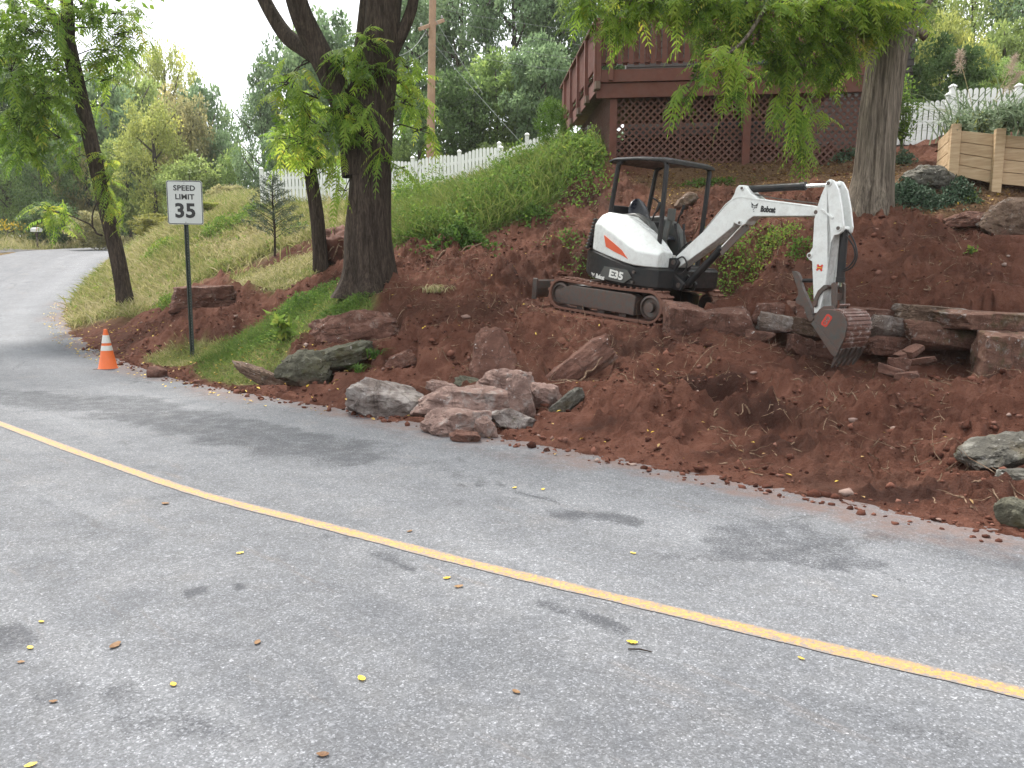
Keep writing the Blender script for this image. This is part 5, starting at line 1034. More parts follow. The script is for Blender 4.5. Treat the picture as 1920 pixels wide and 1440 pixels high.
FT_ = [ # photo x, top, distance, half width, colour, words
 (20, 60, 62, 110, MG, 'tall mid-green tree at the left edge of the far wood'), (110, 150, 66, 90, PG, 'pale green tree behind the mailbox, left of the leaning trunk'), (195, 120, 58, 80, BG, 'blue-green tree just right of the leaning trunk'), (262, 110, 66, 75, PG, 'pale rounded tree right of the blue-green tree'),
 (330, 60, 72, 62, YG, 'tall thin yellowish tree standing against the bright sky'), (300, 185, 50, 70, YG, 'yellow-green tree above the speed limit sign, left half'), (355, 165, 54, 60, OL, 'olive-brown tree above the speed limit sign, right half'), (395, 150, 60, 55, BG, 'dark blue-green tree bordering the sky gap on its left'), (425, 235, 55, 45, BG, 'low dark tree at the foot of the sky gap'), (365, 290, 48, 60, PG, 'low pale tree directly behind the speed limit sign'),
 (455, 262, 52, 40, MG, 'low green tree right of the sky gap foot'), (500, 165, 50, 50, BG, 'blue-green tree bordering the sky gap on its right'), (560, 60, 52, 70, PB, 'tall pale blue-green tree behind the left limbs of the big tree'), (620, 20, 50, 80, BG, 'blue-green tree behind the fork of the big tree'), (540, 235, 44, 50, BG, 'low blue-green tree over the left end of the white fence'),
 (790, -60, 46, 90, BG, 'tall blue-green tree behind the utility pole'), (870, -90, 44, 90, PB, 'tall pale blue-green tree right of the utility pole'), (960, -110, 44, 100, BG, 'broad tall tree midway between utility pole and deck'), (1050, -80, 46, 90, PB, 'tall pale tree rising left of the deck railing'), (850, 130, 38, 70, DG, 'dark low tree behind the fence right of the pole'), (930, 90, 40, 80, MG, 'mid-green tree above the steepest part of the fence'), (1010, 60, 38, 70, BG, 'blue-green tree close left of the deck'), (740, 120, 44, 60, MG, 'green tree behind the right side of the big trunk'),
 (1130, -120, 42, 90, DG, 'dark tree behind the deck corner'), (1240, -140, 42, 110, DG, 'dark tall tree behind the middle of the deck'), (1380, -140, 42, 110, DG, 'dark tree behind the right part of the deck'), (1520, -140, 40, 110, DG, 'dark tree behind the drooping leaves'), (1650, -110, 44, 90, MG, 'green tree behind the grey trunk'),
 (1790, -60, 42, 90, PG, 'pale green tree above the planter'), (1890, -90, 40, 90, BG, 'blue-green tree at the upper right edge'), (1740, 20, 36, 50, YG, 'yellowish tree right of the cut branch'), (1850, 40, 34, 60, PG, 'pale low tree over the pampas plumes'), (1960, 30, 36, 70, MG, 'green tree at the far right edge'),
 (-60, 40, 56, 100, DG, 'dark tree beyond the left picture edge'), (90, 235, 52, 60, DG, 'dark low tree shading the roadside behind the mailbox'), (30, 270, 54, 60, MG, 'low green tree over the yellow flowers'), (175, 270, 56, 55, OL, 'low brownish tree behind the lower leaning trunk'), (250, 255, 52, 55, PG, 'low pale tree between leaning trunk and sign'), (440, 345, 42, 40, OL, 'low scrubby tree at the top of the grassy bank')]
for i, (px, tp, Y, rp_, col, lab) in enumerate(FT_):
    forest_tree(px, tp, Y, rp_, col, lab, i, bottom=.12 if tp > 100 else .2)
# far wood closing the view; unseen rear wood added to block sky light
bag = LeafBag(); r5 = np.random.default_rng(55); n = 48000
az = np.where(np.arange(n) < 36000, r5.uniform(-1.05, .95, n), r5.uniform(1.7, 4.5, n)); behind = az > 1.2; dist = np.where(behind, r5.uniform(20, 34, n), r5.uniform(85, 125, n)); x = dist*np.sin(az); y = dist*np.cos(az)
hh = (9+6*fbm2(az*7+3, az*0+2, 3))*np.where((az > -.385) & (az < -.30), .38, 1); hh = np.where(behind, hh*.42, hh); z = GH(x, y)+hh*r5.uniform(-.04, 1, n)**1.0 if False else GH(x, y)+hh*np.abs(r5.uniform(0, 1, n))**1.05
a = unit(r5.normal(size=(n, 3))+np.array([0, 0, -.3])); b = unit(np.cross(a, r5.normal(size=(n, 3))))
V, F, T = leaf_quads(np.stack([x, y, z], 1), a, b, r5.uniform(.9, 1.8, n), r5.uniform(.6, 1.2, n), np.clip(.5+.35*(fbm2(az*30, z*.3, 2)-.5)*2+r5.normal(0, .1, n), 0, 1)); bag.add(V, F, T)
o = link('far_wood_and_screen', bag.mesh('far_wood_and_screen', FARLEAF)); o.color = (.09, .125, .07, 1); tag(o, 'far wooded hillside closing the view, plus unseen leaf screen behind the camera', kind='stuff')
# --- shrubs
SH = [(1750, 62, 21.5, 80, DG, 'dark green rounded shrub standing behind the white fence', 'shrubs behind the fence'), (1860, 100, 23, 70, MG, 'lighter green hedge shrub behind the tall grasses', 'shrubs behind the fence'), (1950, 90, 23, 70, DG, 'dark hedge shrub at the right picture edge', 'shrubs behind the fence'), (1800, 70, 24, 60, YG, 'bright leaved shrub spilling over the rounded shrub', 'shrubs behind the fence')]
for i, (px, tp, Y, rp_, col, lab, g) in enumerate(SH): forest_tree(px, tp, Y, rp_, col, lab, i+3, 0, 'shrub', 'shrub', g, trunk=False, sq=.7)
forest_tree(1032, 175, 19.5, 30, (.10, .17, .035), 'bright green bush climbing beside the deck stairs railing', 4, 0, 'bush', 'bush', None, trunk=False)
forest_tree(925, 268, 27, 45, (.12, .155, .06), 'low pale green bush just behind the rising fence', 5, 0, 'bush', 'bush', None, trunk=False)
forest_tree(825, 285, 27, 22, (.20, .21, .06), 'small yellowish bush at the foot of the utility pole', 2, 0, 'bush', 'bush', None, trunk=False)
forest_tree(180, 395, 43, 40, OL, 'brownish bush across the road behind the leaning trunk', 1, 0, 'bush', 'bush', None, trunk=False)
forest_tree(100, 375, 47, 50, DG, 'dark bush on the far roadside behind the mailbox', 2, 0, 'bush', 'bush', None, trunk=False)
forest_tree(385, 380, 28, 60, (.20, .21, .05), 'yellow-green mound of vines on the grassy bank right of the sign', 0, 0, 'vine_mound', 'bush', None, trunk=False)
forest_tree(300, 400, 31, 45, (.24, .22, .07), 'straw-yellow bush on the bank left of the sign', 3, 0, 'bush', 'bush', None, trunk=False)

# ------------------------------------------------------------------ deck and house
DECKW = paint('red_stained_wood', (.135, .043, .030), .7, (.035, .018, .015), .3, sc=3)
DECKD = paint('weathered_deck_end', (.15, .10, .075), .75, (.06, .03, .025), .3, sc=3)
LATT = paint('red_brown_lattice', (.125, .052, .040), .75, (.06, .03, .025), .3, sc=3)
A = P(1118, 190, 17.0); B = P(1622, 190, 16.4); da = np.array([B[0]-A[0], B[1]-A[1], 0]); DLEN = np.linalg.norm(da); da /= DLEN; db = np.array([-da[1], da[0], 0])
dk = thing('deck', 'raised red-stained wooden deck with board railing and lattice skirt at the top of the bank', 'deck', (A[0], A[1], 4.0))
dk.rotation_euler = (0, 0, math.atan2(da[1], da[0]))
ZD = 4.0; Z = lambda z: z-ZD
DLEN += .15; DEP = 5.9
m = MB(); m.box((DLEN/2, .06, Z(5.80)), (DLEN, .05, .22)); m.build('fascia', DECKW, dk, .006)
m = MB(); m.box((DLEN/2, .13, Z(5.53)), (DLEN, .09, .30)); m.box((DLEN/2, .40, Z(5.60)), (DLEN, .07, .20)); m.build('beam', DECKW, dk, .006)
SK = -.175; sd_ = unit(np.array([[SK, 1, 0.]]))[0]; SA = np.stack([np.cross(sd_, [0, 0, 1.]), sd_, [0, 0, 1.]], 1)
m = MB(); m.bar((.06, .1, Z(5.72)), (.06+SK*DEP, DEP, Z(5.72)), .06, .30); m.build('rim_joist', DECKW, dk, .006)
m = MB()
for kx in range(40): m.box(((DLEN+SK*kx*.145)/2, .12+kx*.145, Z(5.93)), (DLEN-SK*kx*.145, .138, .032))
m.build('deck_boards', DECKW, dk)
m = MB()
for kx in range(int(DLEN/.115)):
    x = .14+kx*.115; m.box((x, .05 if kx % 2 else .14, Z(6.49)), (.098, .022, .88))
m.build('railing_boards', DECKW, dk)
for z in (6.12, 6.88):
    m = MB(); m.box((DLEN/2, .095, Z(z)), (DLEN, .06, .06)); m.build('railing_rail', DECKW, dk)
m = MB(); m.box((DLEN/2, .08, Z(6.955)), (DLEN, .17, .036)); m.build('handrail', DECKW, dk, .004)
for x in (.05, .30, 2.9, 5.70):
    m = MB(); m.box((x, .02 if x > .1 else .06, Z(6.33)), (.095, .095, 1.22)); m.build('railing_post', DECKW, dk, .005)
ys = [.06+DEP*t for t in (.0, .22, .43, .64, .84, 1)]
for y0_, y1_ in zip(ys[:-1], ys[1:]):
    m = MB(); m.box((SK*y0_, y0_+.02, Z(6.25)), (.10, .10, 1.38), SA); m.build('railing_post', DECKW, dk, .005)
    m = MB(); n_ = int((y1_-y0_-.1)/.125)
    for q in range(n_): y_ = y0_+.13+q*.125; m.box((.03+SK*y_, y_, Z(6.47)), (.03, .075, .82), SA)
    for z in (6.10, 6.86): m.bar((.055+SK*(y0_+.05), y0_+.05, Z(z)), (.055+SK*(y1_-.05), y1_-.05, Z(z)), .04, .07)
    m.build('baluster_panel', DECKW, dk)
    m = MB(); m.box((.015+SK*y0_, y0_+.02, Z(5.62)), (.11, .30, .16), SA); m.build('joist_end', DECKD, dk, .01)
m = MB(); m.bar((.03, 0, Z(6.955)), (.03+SK*DEP, DEP, Z(6.955)), .16, .036); m.build('handrail', DECKW, dk, .004)
for x in (.37, 3.17, 5.78):
    wx = A+da*x+db*.24; zb = float(GH(wx[0], wx[1]))-.25
    m = MB(); m.box((x, .24, (Z(zb)+Z(5.38))/2), (.16, .14, Z(5.38)-Z(zb))); m.build('support_post', DECKW, dk, .006)
def lattice(org, ax, wdt, z0, z1, nm='lattice_panel'):
    """crossing strips in two layers inside a thin frame"""
    m = MB(); ax = np.array(ax, float); n_ = np.array([-ax[1], ax[0], 0]); hh = z1-z0; p = .148
    for sgn, off in ((1, .0), (-1, .012)):
        c0 = -hh if sgn > 0 else 0
        kx = 0
        while True:
            s0 = c0+kx*p; kx += 1
            if s0 > (wdt if sgn > 0 else wdt+hh): break
            a0, b0 = (s0, z0), (s0+sgn*hh, z1)
            t0 = max(0, (0-a0[0])/(b0[0]-a0[0]) if sgn > 0 else (wdt-a0[0])/(b0[0]-a0[0])); t1 = min(1, (wdt-a0[0])/(b0[0]-a0[0]) if sgn > 0 else (0-a0[0])/(b0[0]-a0[0]))
            if t1-t0 < .02: continue
            pa = np.array(org)+ax*(a0[0]+(b0[0]-a0[0])*t0)+n_*off; pb = np.array(org)+ax*(a0[0]+(b0[0]-a0[0])*t1)+n_*off
            pa[2] = z0+hh*t0; pb[2] = z0+hh*t1; m.bar(pa, pb, .010, .040, up=np.cross(n_, pb-pa))
    return m.build(nm, LATT, dk)
for x0_, x1_ in ((.45, 1.78), (1.82, 3.09), (3.25, 4.55), (4.59, 5.70)):
    lattice((x0_, .27, 0), (1, 0, 0), x1_-x0_, Z(3.85), Z(5.38))
for x in (1.80, 4.57):
    m = MB(); m.box((x, .285, Z(4.6)), (.04, .03, 1.5)); m.build('lattice_batten', LATT, dk)
lattice((.30, .32, 0), tuple(sd_), DEP-.4, Z(4.0), Z(5.58))
hs = thing('house', 'grey-brown house wall glimpsed above the deck railing under its eave', 'house', tuple(A+da*3.2+db*6.05+np.array([0, 0, -1.6])))
hs.rotation_euler = dk.rotation_euler
SIDING = paint('grey_brown_siding', (.055, .046, .042), .8, sc=2)
m = MB()
for q in range(24): m.loft([[(x, 1.2, 1.6+q*.17), (x, -.012, 1.6+q*.17), (x, -.03, 1.6+q*.17), (x, 0, 1.6+(q+1)*.17), (x, 1.2, 1.6+(q+1)*.17)] for x in (-2.4, 5.4)])
m.box((1.5, 1.5, .0), (7.8, 3, 3.2)); m.build('wall', SIDING, hs)
m = MB(); m.prism([(-.6, 5.65), (2.2, 7.2), (2.2, 7.32), (-.65, 5.75)], lambda p, kk: (-2.8 if kk == 0 else 5.8, p[0], p[1])); m.build('roof', paint('dark_shingles', (.06, .055, .05), .9), hs)
m = MB(); m.box((.9, -.055, 2.95+.05), (1.7, .05, 2.1)); wf = m.build('door', paint('dark_door_frame', (.05, .04, .036), .5), hs)
m = MB(); m.box((.9, -.09, 3.0), (1.45, .02, 1.85)); m.build('pane', paint('dark_glass', (.02, .025, .03), .08), wf)

# ------------------------------------------------------------------ fences
FWHITE = paint('white_fence_vinyl', (.74, .75, .74), .45, (.35, .36, .30), .15, sc=2)
def picket_fence(name, label, pts, h=1.1, arch=.10, post_h=.08, group=None, pw=.092, gap=.026, step=True):
    """pts: (x, y, z) of the posts at the ground"""
    pts = [np.array(p, float) for p in pts]; o = pts[0].copy(); f = thing(name, label, 'fence', o, group)
    for i, p in enumerate(pts):
        m = MB(); q = p-o; m.box((q[0], q[1], q[2]+(h+post_h)/2-.1), (.11, .11, h+post_h+.2)); m.loft([[(q[0]+a*s_, q[1]+b*s_, q[2]+z) for a, b in ((-1, -1), (1, -1), (1, 1), (-1, 1))] for s_, z in ((.07, h+post_h), (.07, h+post_h+.03), (.01, h+post_h+.08))]); m.build('post', FWHITE, f, .005)
        if i+1 == len(pts): break
        r = pts[i+1]; d = r-p; d2 = np.array([d[0], d[1], 0]); L_ = np.linalg.norm(d2); ax = d2/L_; n_ = np.array([-ax[1], ax[0], 0])
        n = int((L_-.12)/(pw+gap)); m = MB()
        for kx in range(n):
            s_ = .06+(kx+.5)*(L_-.12)/n; t = s_/L_; b = p+d*t-o; zt = h+arch*math.sin(math.pi*t)-.02
            m.prism([(-pw/2, .06), (pw/2, .06), (pw/2, zt-.05), (pw*.3, zt-.012), (0, zt), (-pw*.3, zt-.012), (-pw/2, zt-.05)], lambda c, k2: tuple(b+ax*c[0]+n_*(.0 if k2 == 0 else -.02)+np.array([0, 0, c[1]])))
        m.build('picket_panel', FWHITE, f)
        for z in (.12, .58, h-.22):
            m = MB(); m.bar(p-o+n_*.02+np.array([0, 0, z]), r-o+n_*.02+np.array([0, 0, z]), .03, .085); m.build('rail', FWHITE, f)
    return f
def fp(px, Y, dz=0.0): x, y = P(px, 400, Y)[:2]; return (x, y, float(GH(x, y))+dz)
def fpz(px, py, Y): return tuple(P(px, py, Y))
L1 = [fpz(493, 388, 26), fpz(585, 385, 25.6), fpz(680, 380, 25.1), fpz(775, 372, 24.5), fpz(862, 362, 24.0), fpz(936, 349, 23.4)]
picket_fence('picket_fence', 'long white picket fence climbing the grassy hill behind the big tree', L1, 1.12, .10)
picket_fence('picket_fence', 'short stepped stretch of white picket fence rising to the deck corner', [fpz(940, 349, 23.2), fpz(988, 327, 22.6), fpz(1045, 313, 22.0)], .95, .02, .12)
picket_fence('picket_fence', 'low white picket fence between the grey trunk and the timber planter', [fpz(1660, 277, 19.0), fpz(1772, 276, 18.8)], 1.12, -.06, .05)
picket_fence('picket_fence', 'taller white picket fence behind the tall grasses and planter', [fpz(1778, 276, 18.75), fpz(1900, 276, 18.5), fpz(2030, 276, 18.2)], 1.30, .06, .05)

# ------------------------------------------------------------------ timber planter
PINE = NM('new_pine'); c = PINE.ramp(PINE.noise(3, 6, .6, (1, 1, 9)), [(.3, (.36, .24, .135)), (.55, (.48, .345, .21)), (.75, (.57, .44, .29))]); c = PINE.mix(PINE.ramp(PINE.noise(7, 3, .5, (1, 1, 2.2)), [(.70, 0), (.77, .6)]), c, (.22, .10, .045)); PINE.set(c, .7); PINE.bump(PINE.noise(6, 5, .6, (1, 1, 10)), .3, .01); PINE = PINE.m
def gp(px, py, Y): return P(px, py, Y)
pa = P(1770, 324, 13.9); pb = P(1863, 342, 13.55); pc = P(1972, 352, 13.2)
pl = thing('timber_planter', 'raised garden bed of new pine boards with square posts, filled with leafy plants', 'planter', pa)
zt = lambda px, py, Y: P(px, py, Y)[2]-pa[2]
tops = [P(1782, 241, 13.9), P(1863, 250, 13.55), P(1972, 259, 13.2)]; bots = [P(1782, 326, 13.9), P(1863, 343, 13.55), P(1972, 354, 13.2)]
tops.append(tops[2]*2-tops[1]); bots.append(bots[2]*2-bots[1]); ztop = tops[0][2]-pa[2]
for i in range(3):
    t_, b_ = tops[i]-pa, bots[i]-pa; m = MB(); m.box((b_[0], b_[1]-.06, (t_[2]+.06+b_[2]-.25)/2), (.15, .13, t_[2]+.06-b_[2]+.25), np.array(Matrix.Rotation(math.radians(-14), 3, 'Z'))); m.build('post', PINE, pl, .008)
    for q in range(4):
        f0, f1 = (q+.04)/4, (q+.99)/4; m = MB(); cs_ = []
        for j in (i, i+1):
            T_, B_ = tops[j]-pa, bots[j]-pa; u0 = T_+(B_-T_)*f0; u1 = T_+(B_-T_)*f1
            cs_.append([(u0[0], u0[1]+.02, u0[2]), (u0[0], u0[1]+.06, u0[2]), (u0[0], u0[1]+.06, u1[2]), (u0[0], u0[1]+.02, u1[2])])
        m.loft(cs_); m.build('board', PINE, pl, .005)
back = np.array([.55, 1.5, 0])
for q in range(4):
    dz = ztop-.10-.20*q; m = MB(); m.bar((.10, .06, dz), (.10+back[0]*.75, .06+back[1]*.75, dz), .04, .19); m.build('board', PINE, pl, .006)
u_, v_ = np.array([.15, .1, 0]), tops[3]-pa; m = MB(); m.add([u_+[0, 0, ztop-.16], [v_[0], v_[1]+.1, v_[2]-.16], [v_[0]+.5, v_[1]+1.6, v_[2]-.16], [.6, 1.5, ztop-.16]], [[0, 1, 2, 3]]); m.build('soil', paint('garden_soil', (.05, .03, .022), .95), pl)

# ------------------------------------------------------------------ plants that can be told apart
GREYLEAF = leafmat('silvery_leaf', [(0, (.07, .11, .05)), (.5, (.17, .23, .13)), (.85, (.30, .36, .25)), (1, (.30, .32, .08))], .3)
PLUME = leafmat('pampas_plume', [(0, (.34, .25, .19)), (1, (.52, .43, .35))], .4)
r6 = np.random.default_rng(66)
def strap_tuft(name, label, cat, org, n, L_, spread, mat, wd=.025, tc=.5, group=None, arch=1.0):
    """long arching blades from one crown; each blade four joints long"""
    t = np.linspace(0, 1, 6); a = r6.uniform(0, 2*math.pi, n); el = r6.uniform(.9, 1.5, n); Ls = L_*r6.uniform(.55, 1.15, n); out = np.stack([np.cos(a), np.sin(a), 0*a], 1)
    b = r6.normal(size=(n, 3))*np.array([spread, spread, 0]); V = []; F = []; off = 0; T = []
    sv = np.stack([-np.sin(a), np.cos(a), 0*a], 1); P_ = []
    for s_ in t: P_.append(b+out*(Ls*(np.cos(el)*s_+arch*.42*s_*s_))[:, None]+np.array([0, 0, 1.])*(Ls*(np.sin(el)*s_-arch*.55*s_**2.4))[:, None])
    tint = np.clip(r6.normal(tc, .2, n), 0, 1)
    for i in range(5):
        w0, w1 = wd*(1-t[i]**2)*.5, wd*(1-t[i+1]**2)*.5
        V.append(np.stack([P_[i]-sv*w0, P_[i]+sv*w0, P_[i+1]+sv*w1, P_[i+1]-sv*w1], 1).reshape(-1, 3)); F.append(off+np.arange(n*4).reshape(n, 4)); off += n*4; T.append(np.repeat(tint, 4))
    o = thing(name, label, cat, org, group); link('blades', mesh_np('blades', np.concatenate(V), np.concatenate(F), mat, False, {'tint': np.concatenate(T)}), o); return o
def leafy(name, label, cat, org, rad, h, n, leaf, mat, tc=.5, stems=6, group=None, tw=.2, broad=.5):
    o = thing(name, label, cat, org, group); m = MB(); tips = []
    for k_ in range(stems):
        a = r6.uniform(0, 6.28); rr = rad*r6.uniform(.2, .9); e = np.array([rr*math.cos(a), rr*math.sin(a), h*r6.uniform(.6, 1)]); m.tube([(0, 0, -.03), e*[.35, .35, .5], e], [.010, .007, .003], 5); tips.append(e)
    m.build('stem', paint('green_stem', (.10, .12, .05), .7), o)
    tips = np.array(tips); k_ = r6.integers(0, stems, n); s_ = r6.uniform(.3, 1.02, n)[:, None]; c = tips[k_]*s_*np.where(s_ < .5, .8, 1)+r6.normal(size=(n, 3))*rad*.16; c[:, 2] = np.maximum(c[:, 2], .02)
    a = unit(r6.normal(size=(n, 3))+c/np.array([rad, rad, h])*.5); up_ = unit(r6.normal(size=(n, 3))*.6+np.array([0, 0, 1])); b = unit(np.cross(a, up_))
    V, F, T = leaf_quads(c, a, b, leaf*r6.uniform(.6, 1.3, n), leaf*broad*r6.uniform(.7, 1.2, n), np.clip(r6.normal(tc, tw, n), 0, 1))
    link('leaves', mesh_np('leaves', V, F[0], mat, False, {'tint': T}), o); return o
pp = P(1835, 262, 16.2); 
g = strap_tuft('pampas_grass', 'tall arching pampas grass clump with pinkish plumes in front of the white fence', 'grass clump', (pp[0], pp[1], float(GH(pp[0], pp[1]))), 230, 2.0, .35, GREYLEAF, .030, .5)
for px, py in ((1800, 112), (1892, 122), (1882, 152)):
    q = P(px, py+22, 16.0)-np.array(g.location); n = 260; s_ = r6.uniform(0, 1, n); dv = np.array([r6.uniform(-.1, .5), -.1, .35]); c = q+dv*s_[:, None]+r6.normal(size=(n, 3))*.045*(1.2-s_)[:, None]
    a = unit(dv+r6.normal(size=(n, 3))*.22+np.array([0, 0, -.15])); b = unit(np.cross(a, r6.normal(size=(n, 3)))); V, F, T = leaf_quads(c, a, b, np.full(n, .12), np.full(n, .008), r6.uniform(0, 1, n))
    pm = link('plume', mesh_np('plume', V, F[0], PLUME, False, {'tint': T}), g)
    mbk = MB(); mbk.tube([(0, 0, .2), q*.6+np.array([0, 0, .2]), q+dv*.6], .006, 5); mbk.build('stalk', paint('straw_stalk', (.42, .34, .18), .8), g)
for i, (px, dy, h_, nm_, lab, tc) in enumerate([(1800, .35, .50, 'leafy_plant', 'grey-leaved plant at the left end of the timber planter', .55), (1838, .5, .75, 'leafy_plant', 'silvery tall plant in the middle of the timber planter', .65), (1880, .4, .60, 'leafy_plant', 'bushy grey-green plant behind the second planter post', .5), (1915, .3, .7, 'leafy_plant', 'broad-leaved grey plant at the right end of the planter', .45)]):
    q = P(px, 250, 13.6+dy-.35*(px > 1870)); leafy(nm_, lab, 'plant', (q[0], q[1], pa[2]+ztop-.15), .28, h_*.85, 260, .13, GREYLEAF, tc, 12, 'plants in the timber planter', broad=.34)
q = P(1940, 240, 13.0); strap_tuft('leafy_plant', 'strap-leaved plant spilling over the right planter board', 'plant', (q[0], q[1], pa[2]+ztop-.15), 120, .7, .12, GREYLEAF, .045, .35)
q = P(1690, 292, 17.3); leafy('shrub', 'thin shrub with yellow leaf tips growing between grey trunk and white fence', 'shrub', (q[0], q[1], float(GH(q[0], q[1]))), .45, 1.75, 900, .10, WEEDM, .6, 10)
q = at(530, 640); leafy('broadleaf_weed', 'bright green broad-leaved weed standing in the grass above the road', 'weed', q, .22, .42, 90, .14, WEEDM, .82, 6, broad=.8, tw=.1)
q = at(703, 672); strap_tuft('strap_leaf_tuft', 'dark strap-leaved tuft right under the jutting red slab', 'plant', q, 60, .32, .04, WEEDM, .02, .15, 'strap-leaved tufts')
q = at(672, 698); strap_tuft('strap_leaf_tuft', 'smaller strap-leaved tuft on top of the mossy boulders', 'plant', q, 40, .24, .03, WEEDM, .018, .3, 'strap-leaved tufts')
q = at(815, 548); strap_tuft('grass_root_clump', 'uprooted clump of pale grass lying on the dug bank right of the big trunk', 'grass clump', q, 160, .35, .12, GRASSM, .012, .85, arch=1.6)
q = at(1822, 478); leafy('seedling', 'small leafy seedling alone in the bare dirt above the wall', 'plant', q, .10, .14, 16, .08, WEEDM, .7, 4, broad=.8)
# conifer sapling
q = at(515, 480); cs = thing('conifer_sapling', 'thin young conifer sapling on the grassy bank before the white fence', 'tree', q); hh = 2.0
m = MB(); trunk_mesh(m, [(0, 0, -.1), (.03, 0, .7), (.0, .02, 1.4), (.04, 0, hh)], [.032, .026, .018, .006], 8, .05, 2, 8); m.build('trunk', BARK, cs, smooth=True, angle=180)
bag = LeafBag(); m = MB()
for k_ in range(46):
    z = .42+(hh-.45)*(k_/46)**.9; a = k_*2.39; Lb = .75*(1-(z/hh)**1.6)+.10; d = np.array([math.cos(a), math.sin(a), .38]); e = np.array([0, 0, z])+d*Lb*np.array([1, 1, 1]); m.tube([(0, 0, z), e*[.5, .5, 1]+[0, 0, -.04], e], [.009, .006, .002], 4)
    n = int(130*Lb)+20; s_ = r6.uniform(.25, 1.05, n)[:, None]; c = np.array([0, 0, z])+(e-np.array([0, 0, z]))*s_+r6.normal(size=(n, 3))*.025; aa = unit(d+r6.normal(size=(n, 3))*.8); b = unit(np.cross(aa, r6.normal(size=(n, 3))))
    bag.add(*leaf_quads(c, aa, b, np.full(n, .085), np.full(n, .014), np.clip(r6.normal(.3, .15, n), 0, 1)))
m.build('branches', BARK, cs); CONL = leafmat('conifer_needles', [(0, (.05, .08, .05)), (1, (.15, .19, .12))], .2); link('needles', bag.mesh('needles', CONL), cs)

# ------------------------------------------------------------------ speed limit sign
q = at(360, 672); SY = q[1]; sg = thing('speed_limit_sign', 'white speed limit 35 sign on a dark green perforated post', 'sign', q)
SIGNW = paint('sign_face', (.50, .515, .50), .35, (.30, .30, .28), .12, sc=3); GALV = paint('sign_edge', (.30, .31, .31), .4, metal=.5)
POSTG = paint('dark_green_post', (.018, .030, .024), .5, (.10, .07, .05), .25)
topc = P(347, 380, SY)-q; botc = P(361, 672, SY)-q; axz = unit((topc-botc)[None])[0]; axx = unit(np.array([[1, .10, .05]]))[0]; axx = unit((axx-axz*(axx@axz))[None])[0]; axy = np.cross(axz, axx)
Rs = np.stack([axx, axy, axz], 1); W_, H_ = .605, .755
m = MB(); e = topc+axz*.30; m.loft([[tuple(c_+axx*a+axy*b) for a, b in ((-.040, .0), (-.024, .0), (-.014, .03), (.014, .03), (.024, .0), (.040, .0), (.022, .045), (-.022, .045))] for c_ in (botc-axz*.3, e)]); po = m.build('post', POSTG, sg)
m = MB()
for kx in range(44): c_ = botc+axz*(.1+kx*.05)+axy*.028; m.box(c_, (.010, .006, .012), Rs)
m.build('post_holes', paint('post_hole', (.16, .17, .15), .8), po)
def rrect(w_, h_, r_, n=6): return [(sx*(w_/2-r_)+r_*math.cos(a), sy*(h_/2-r_)+r_*math.sin(a)) for sx, sy, a0 in ((1, 1, 0), (-1, 1, 90), (-1, -1, 180), (1, -1, 270)) for a in np.radians(np.linspace(a0, a0+90, n))]
pt = lambda p, d: tuple(topc+axx*p[0]+axz*p[1]+axy*d)
m = MB(); m.prism(rrect(W_, H_, .04), lambda p, kk: pt(p, -.010 if kk == 0 else -.002)); pnl = m.build('sign_panel', SIGNW, sg)
o1_, i1_ = rrect(W_-.012, H_-.012, .036), rrect(W_-.036, H_-.036, .028); m = MB(); n = len(o1_)
m.add([pt(p, -.0115) for p in o1_]+[pt(p, -.0115) for p in i1_], [[i, (i+1) % n, n+(i+1) % n, n+i] for i in range(n)]); m.build('border', BLKDECAL, pnl)
for body, dz, size, sx, bold in (('SPEED', .245, .125, 1.06, .0035), ('LIMIT', .095, .125, 1.06, .0035), ('35', -.150, .335, 1.05, .012)):
    put_text('lettering', body, topc+axz*dz-axy*.0125, axx, axz, BLKDECAL, pnl, size, ext=.001, bold=bold, sx=sx, space=1.05)
for dz in (-.34, .335): m = MB(); m.lathe([(.010, 0), (.010, .006), (.004, .009)], (0, 0, 0), 10, Rs@np.array(Matrix.Rotation(math.pi/2, 3, 'X'))); m.v[-1] += topc+axz*dz-axy*.010; m.build('bolt', GALV, pnl)

# ------------------------------------------------------------------ traffic cone
q = G0(203, 694); cn = thing('traffic_cone', 'orange traffic cone with two white reflective collars on the road edge', 'cone', q)
CONEO = paint('cone_orange', (.68, .125, .018), .5, (.25, .10, .05), .15); CONEW = paint('reflective_collar', (.58, .57, .53), .4, (.35, .33, .30), .3, sc=9); CONEB = paint('cone_base', (.05, .032, .028), .8, (.14, .07, .05), .3)
m = MB(); m.prism(rrect(.38, .38, .05), lambda p, kk: (p[0], p[1], .004 if kk == 0 else .035)); m.build('base', CONEB, cn, .006)
cr = lambda z: .150-(.150-.030)*(z-.035)/.67
m = MB(); m.lathe([(.165, .034), (.152, .045), (cr(.36), .36), (.030, .700), (.028, .712), (.012, .716), (.010, .700)], n=36); m.build('cone_body', CONEO, cn, smooth=True, angle=50)
for a, b in ((.345, .430), (.475, .610)): m = MB(); m.lathe([(cr(a)+.0025, a), (cr(b)+.0025, b)], n=36); m.build('reflective_collar', CONEW, cn, smooth=True, angle=50)

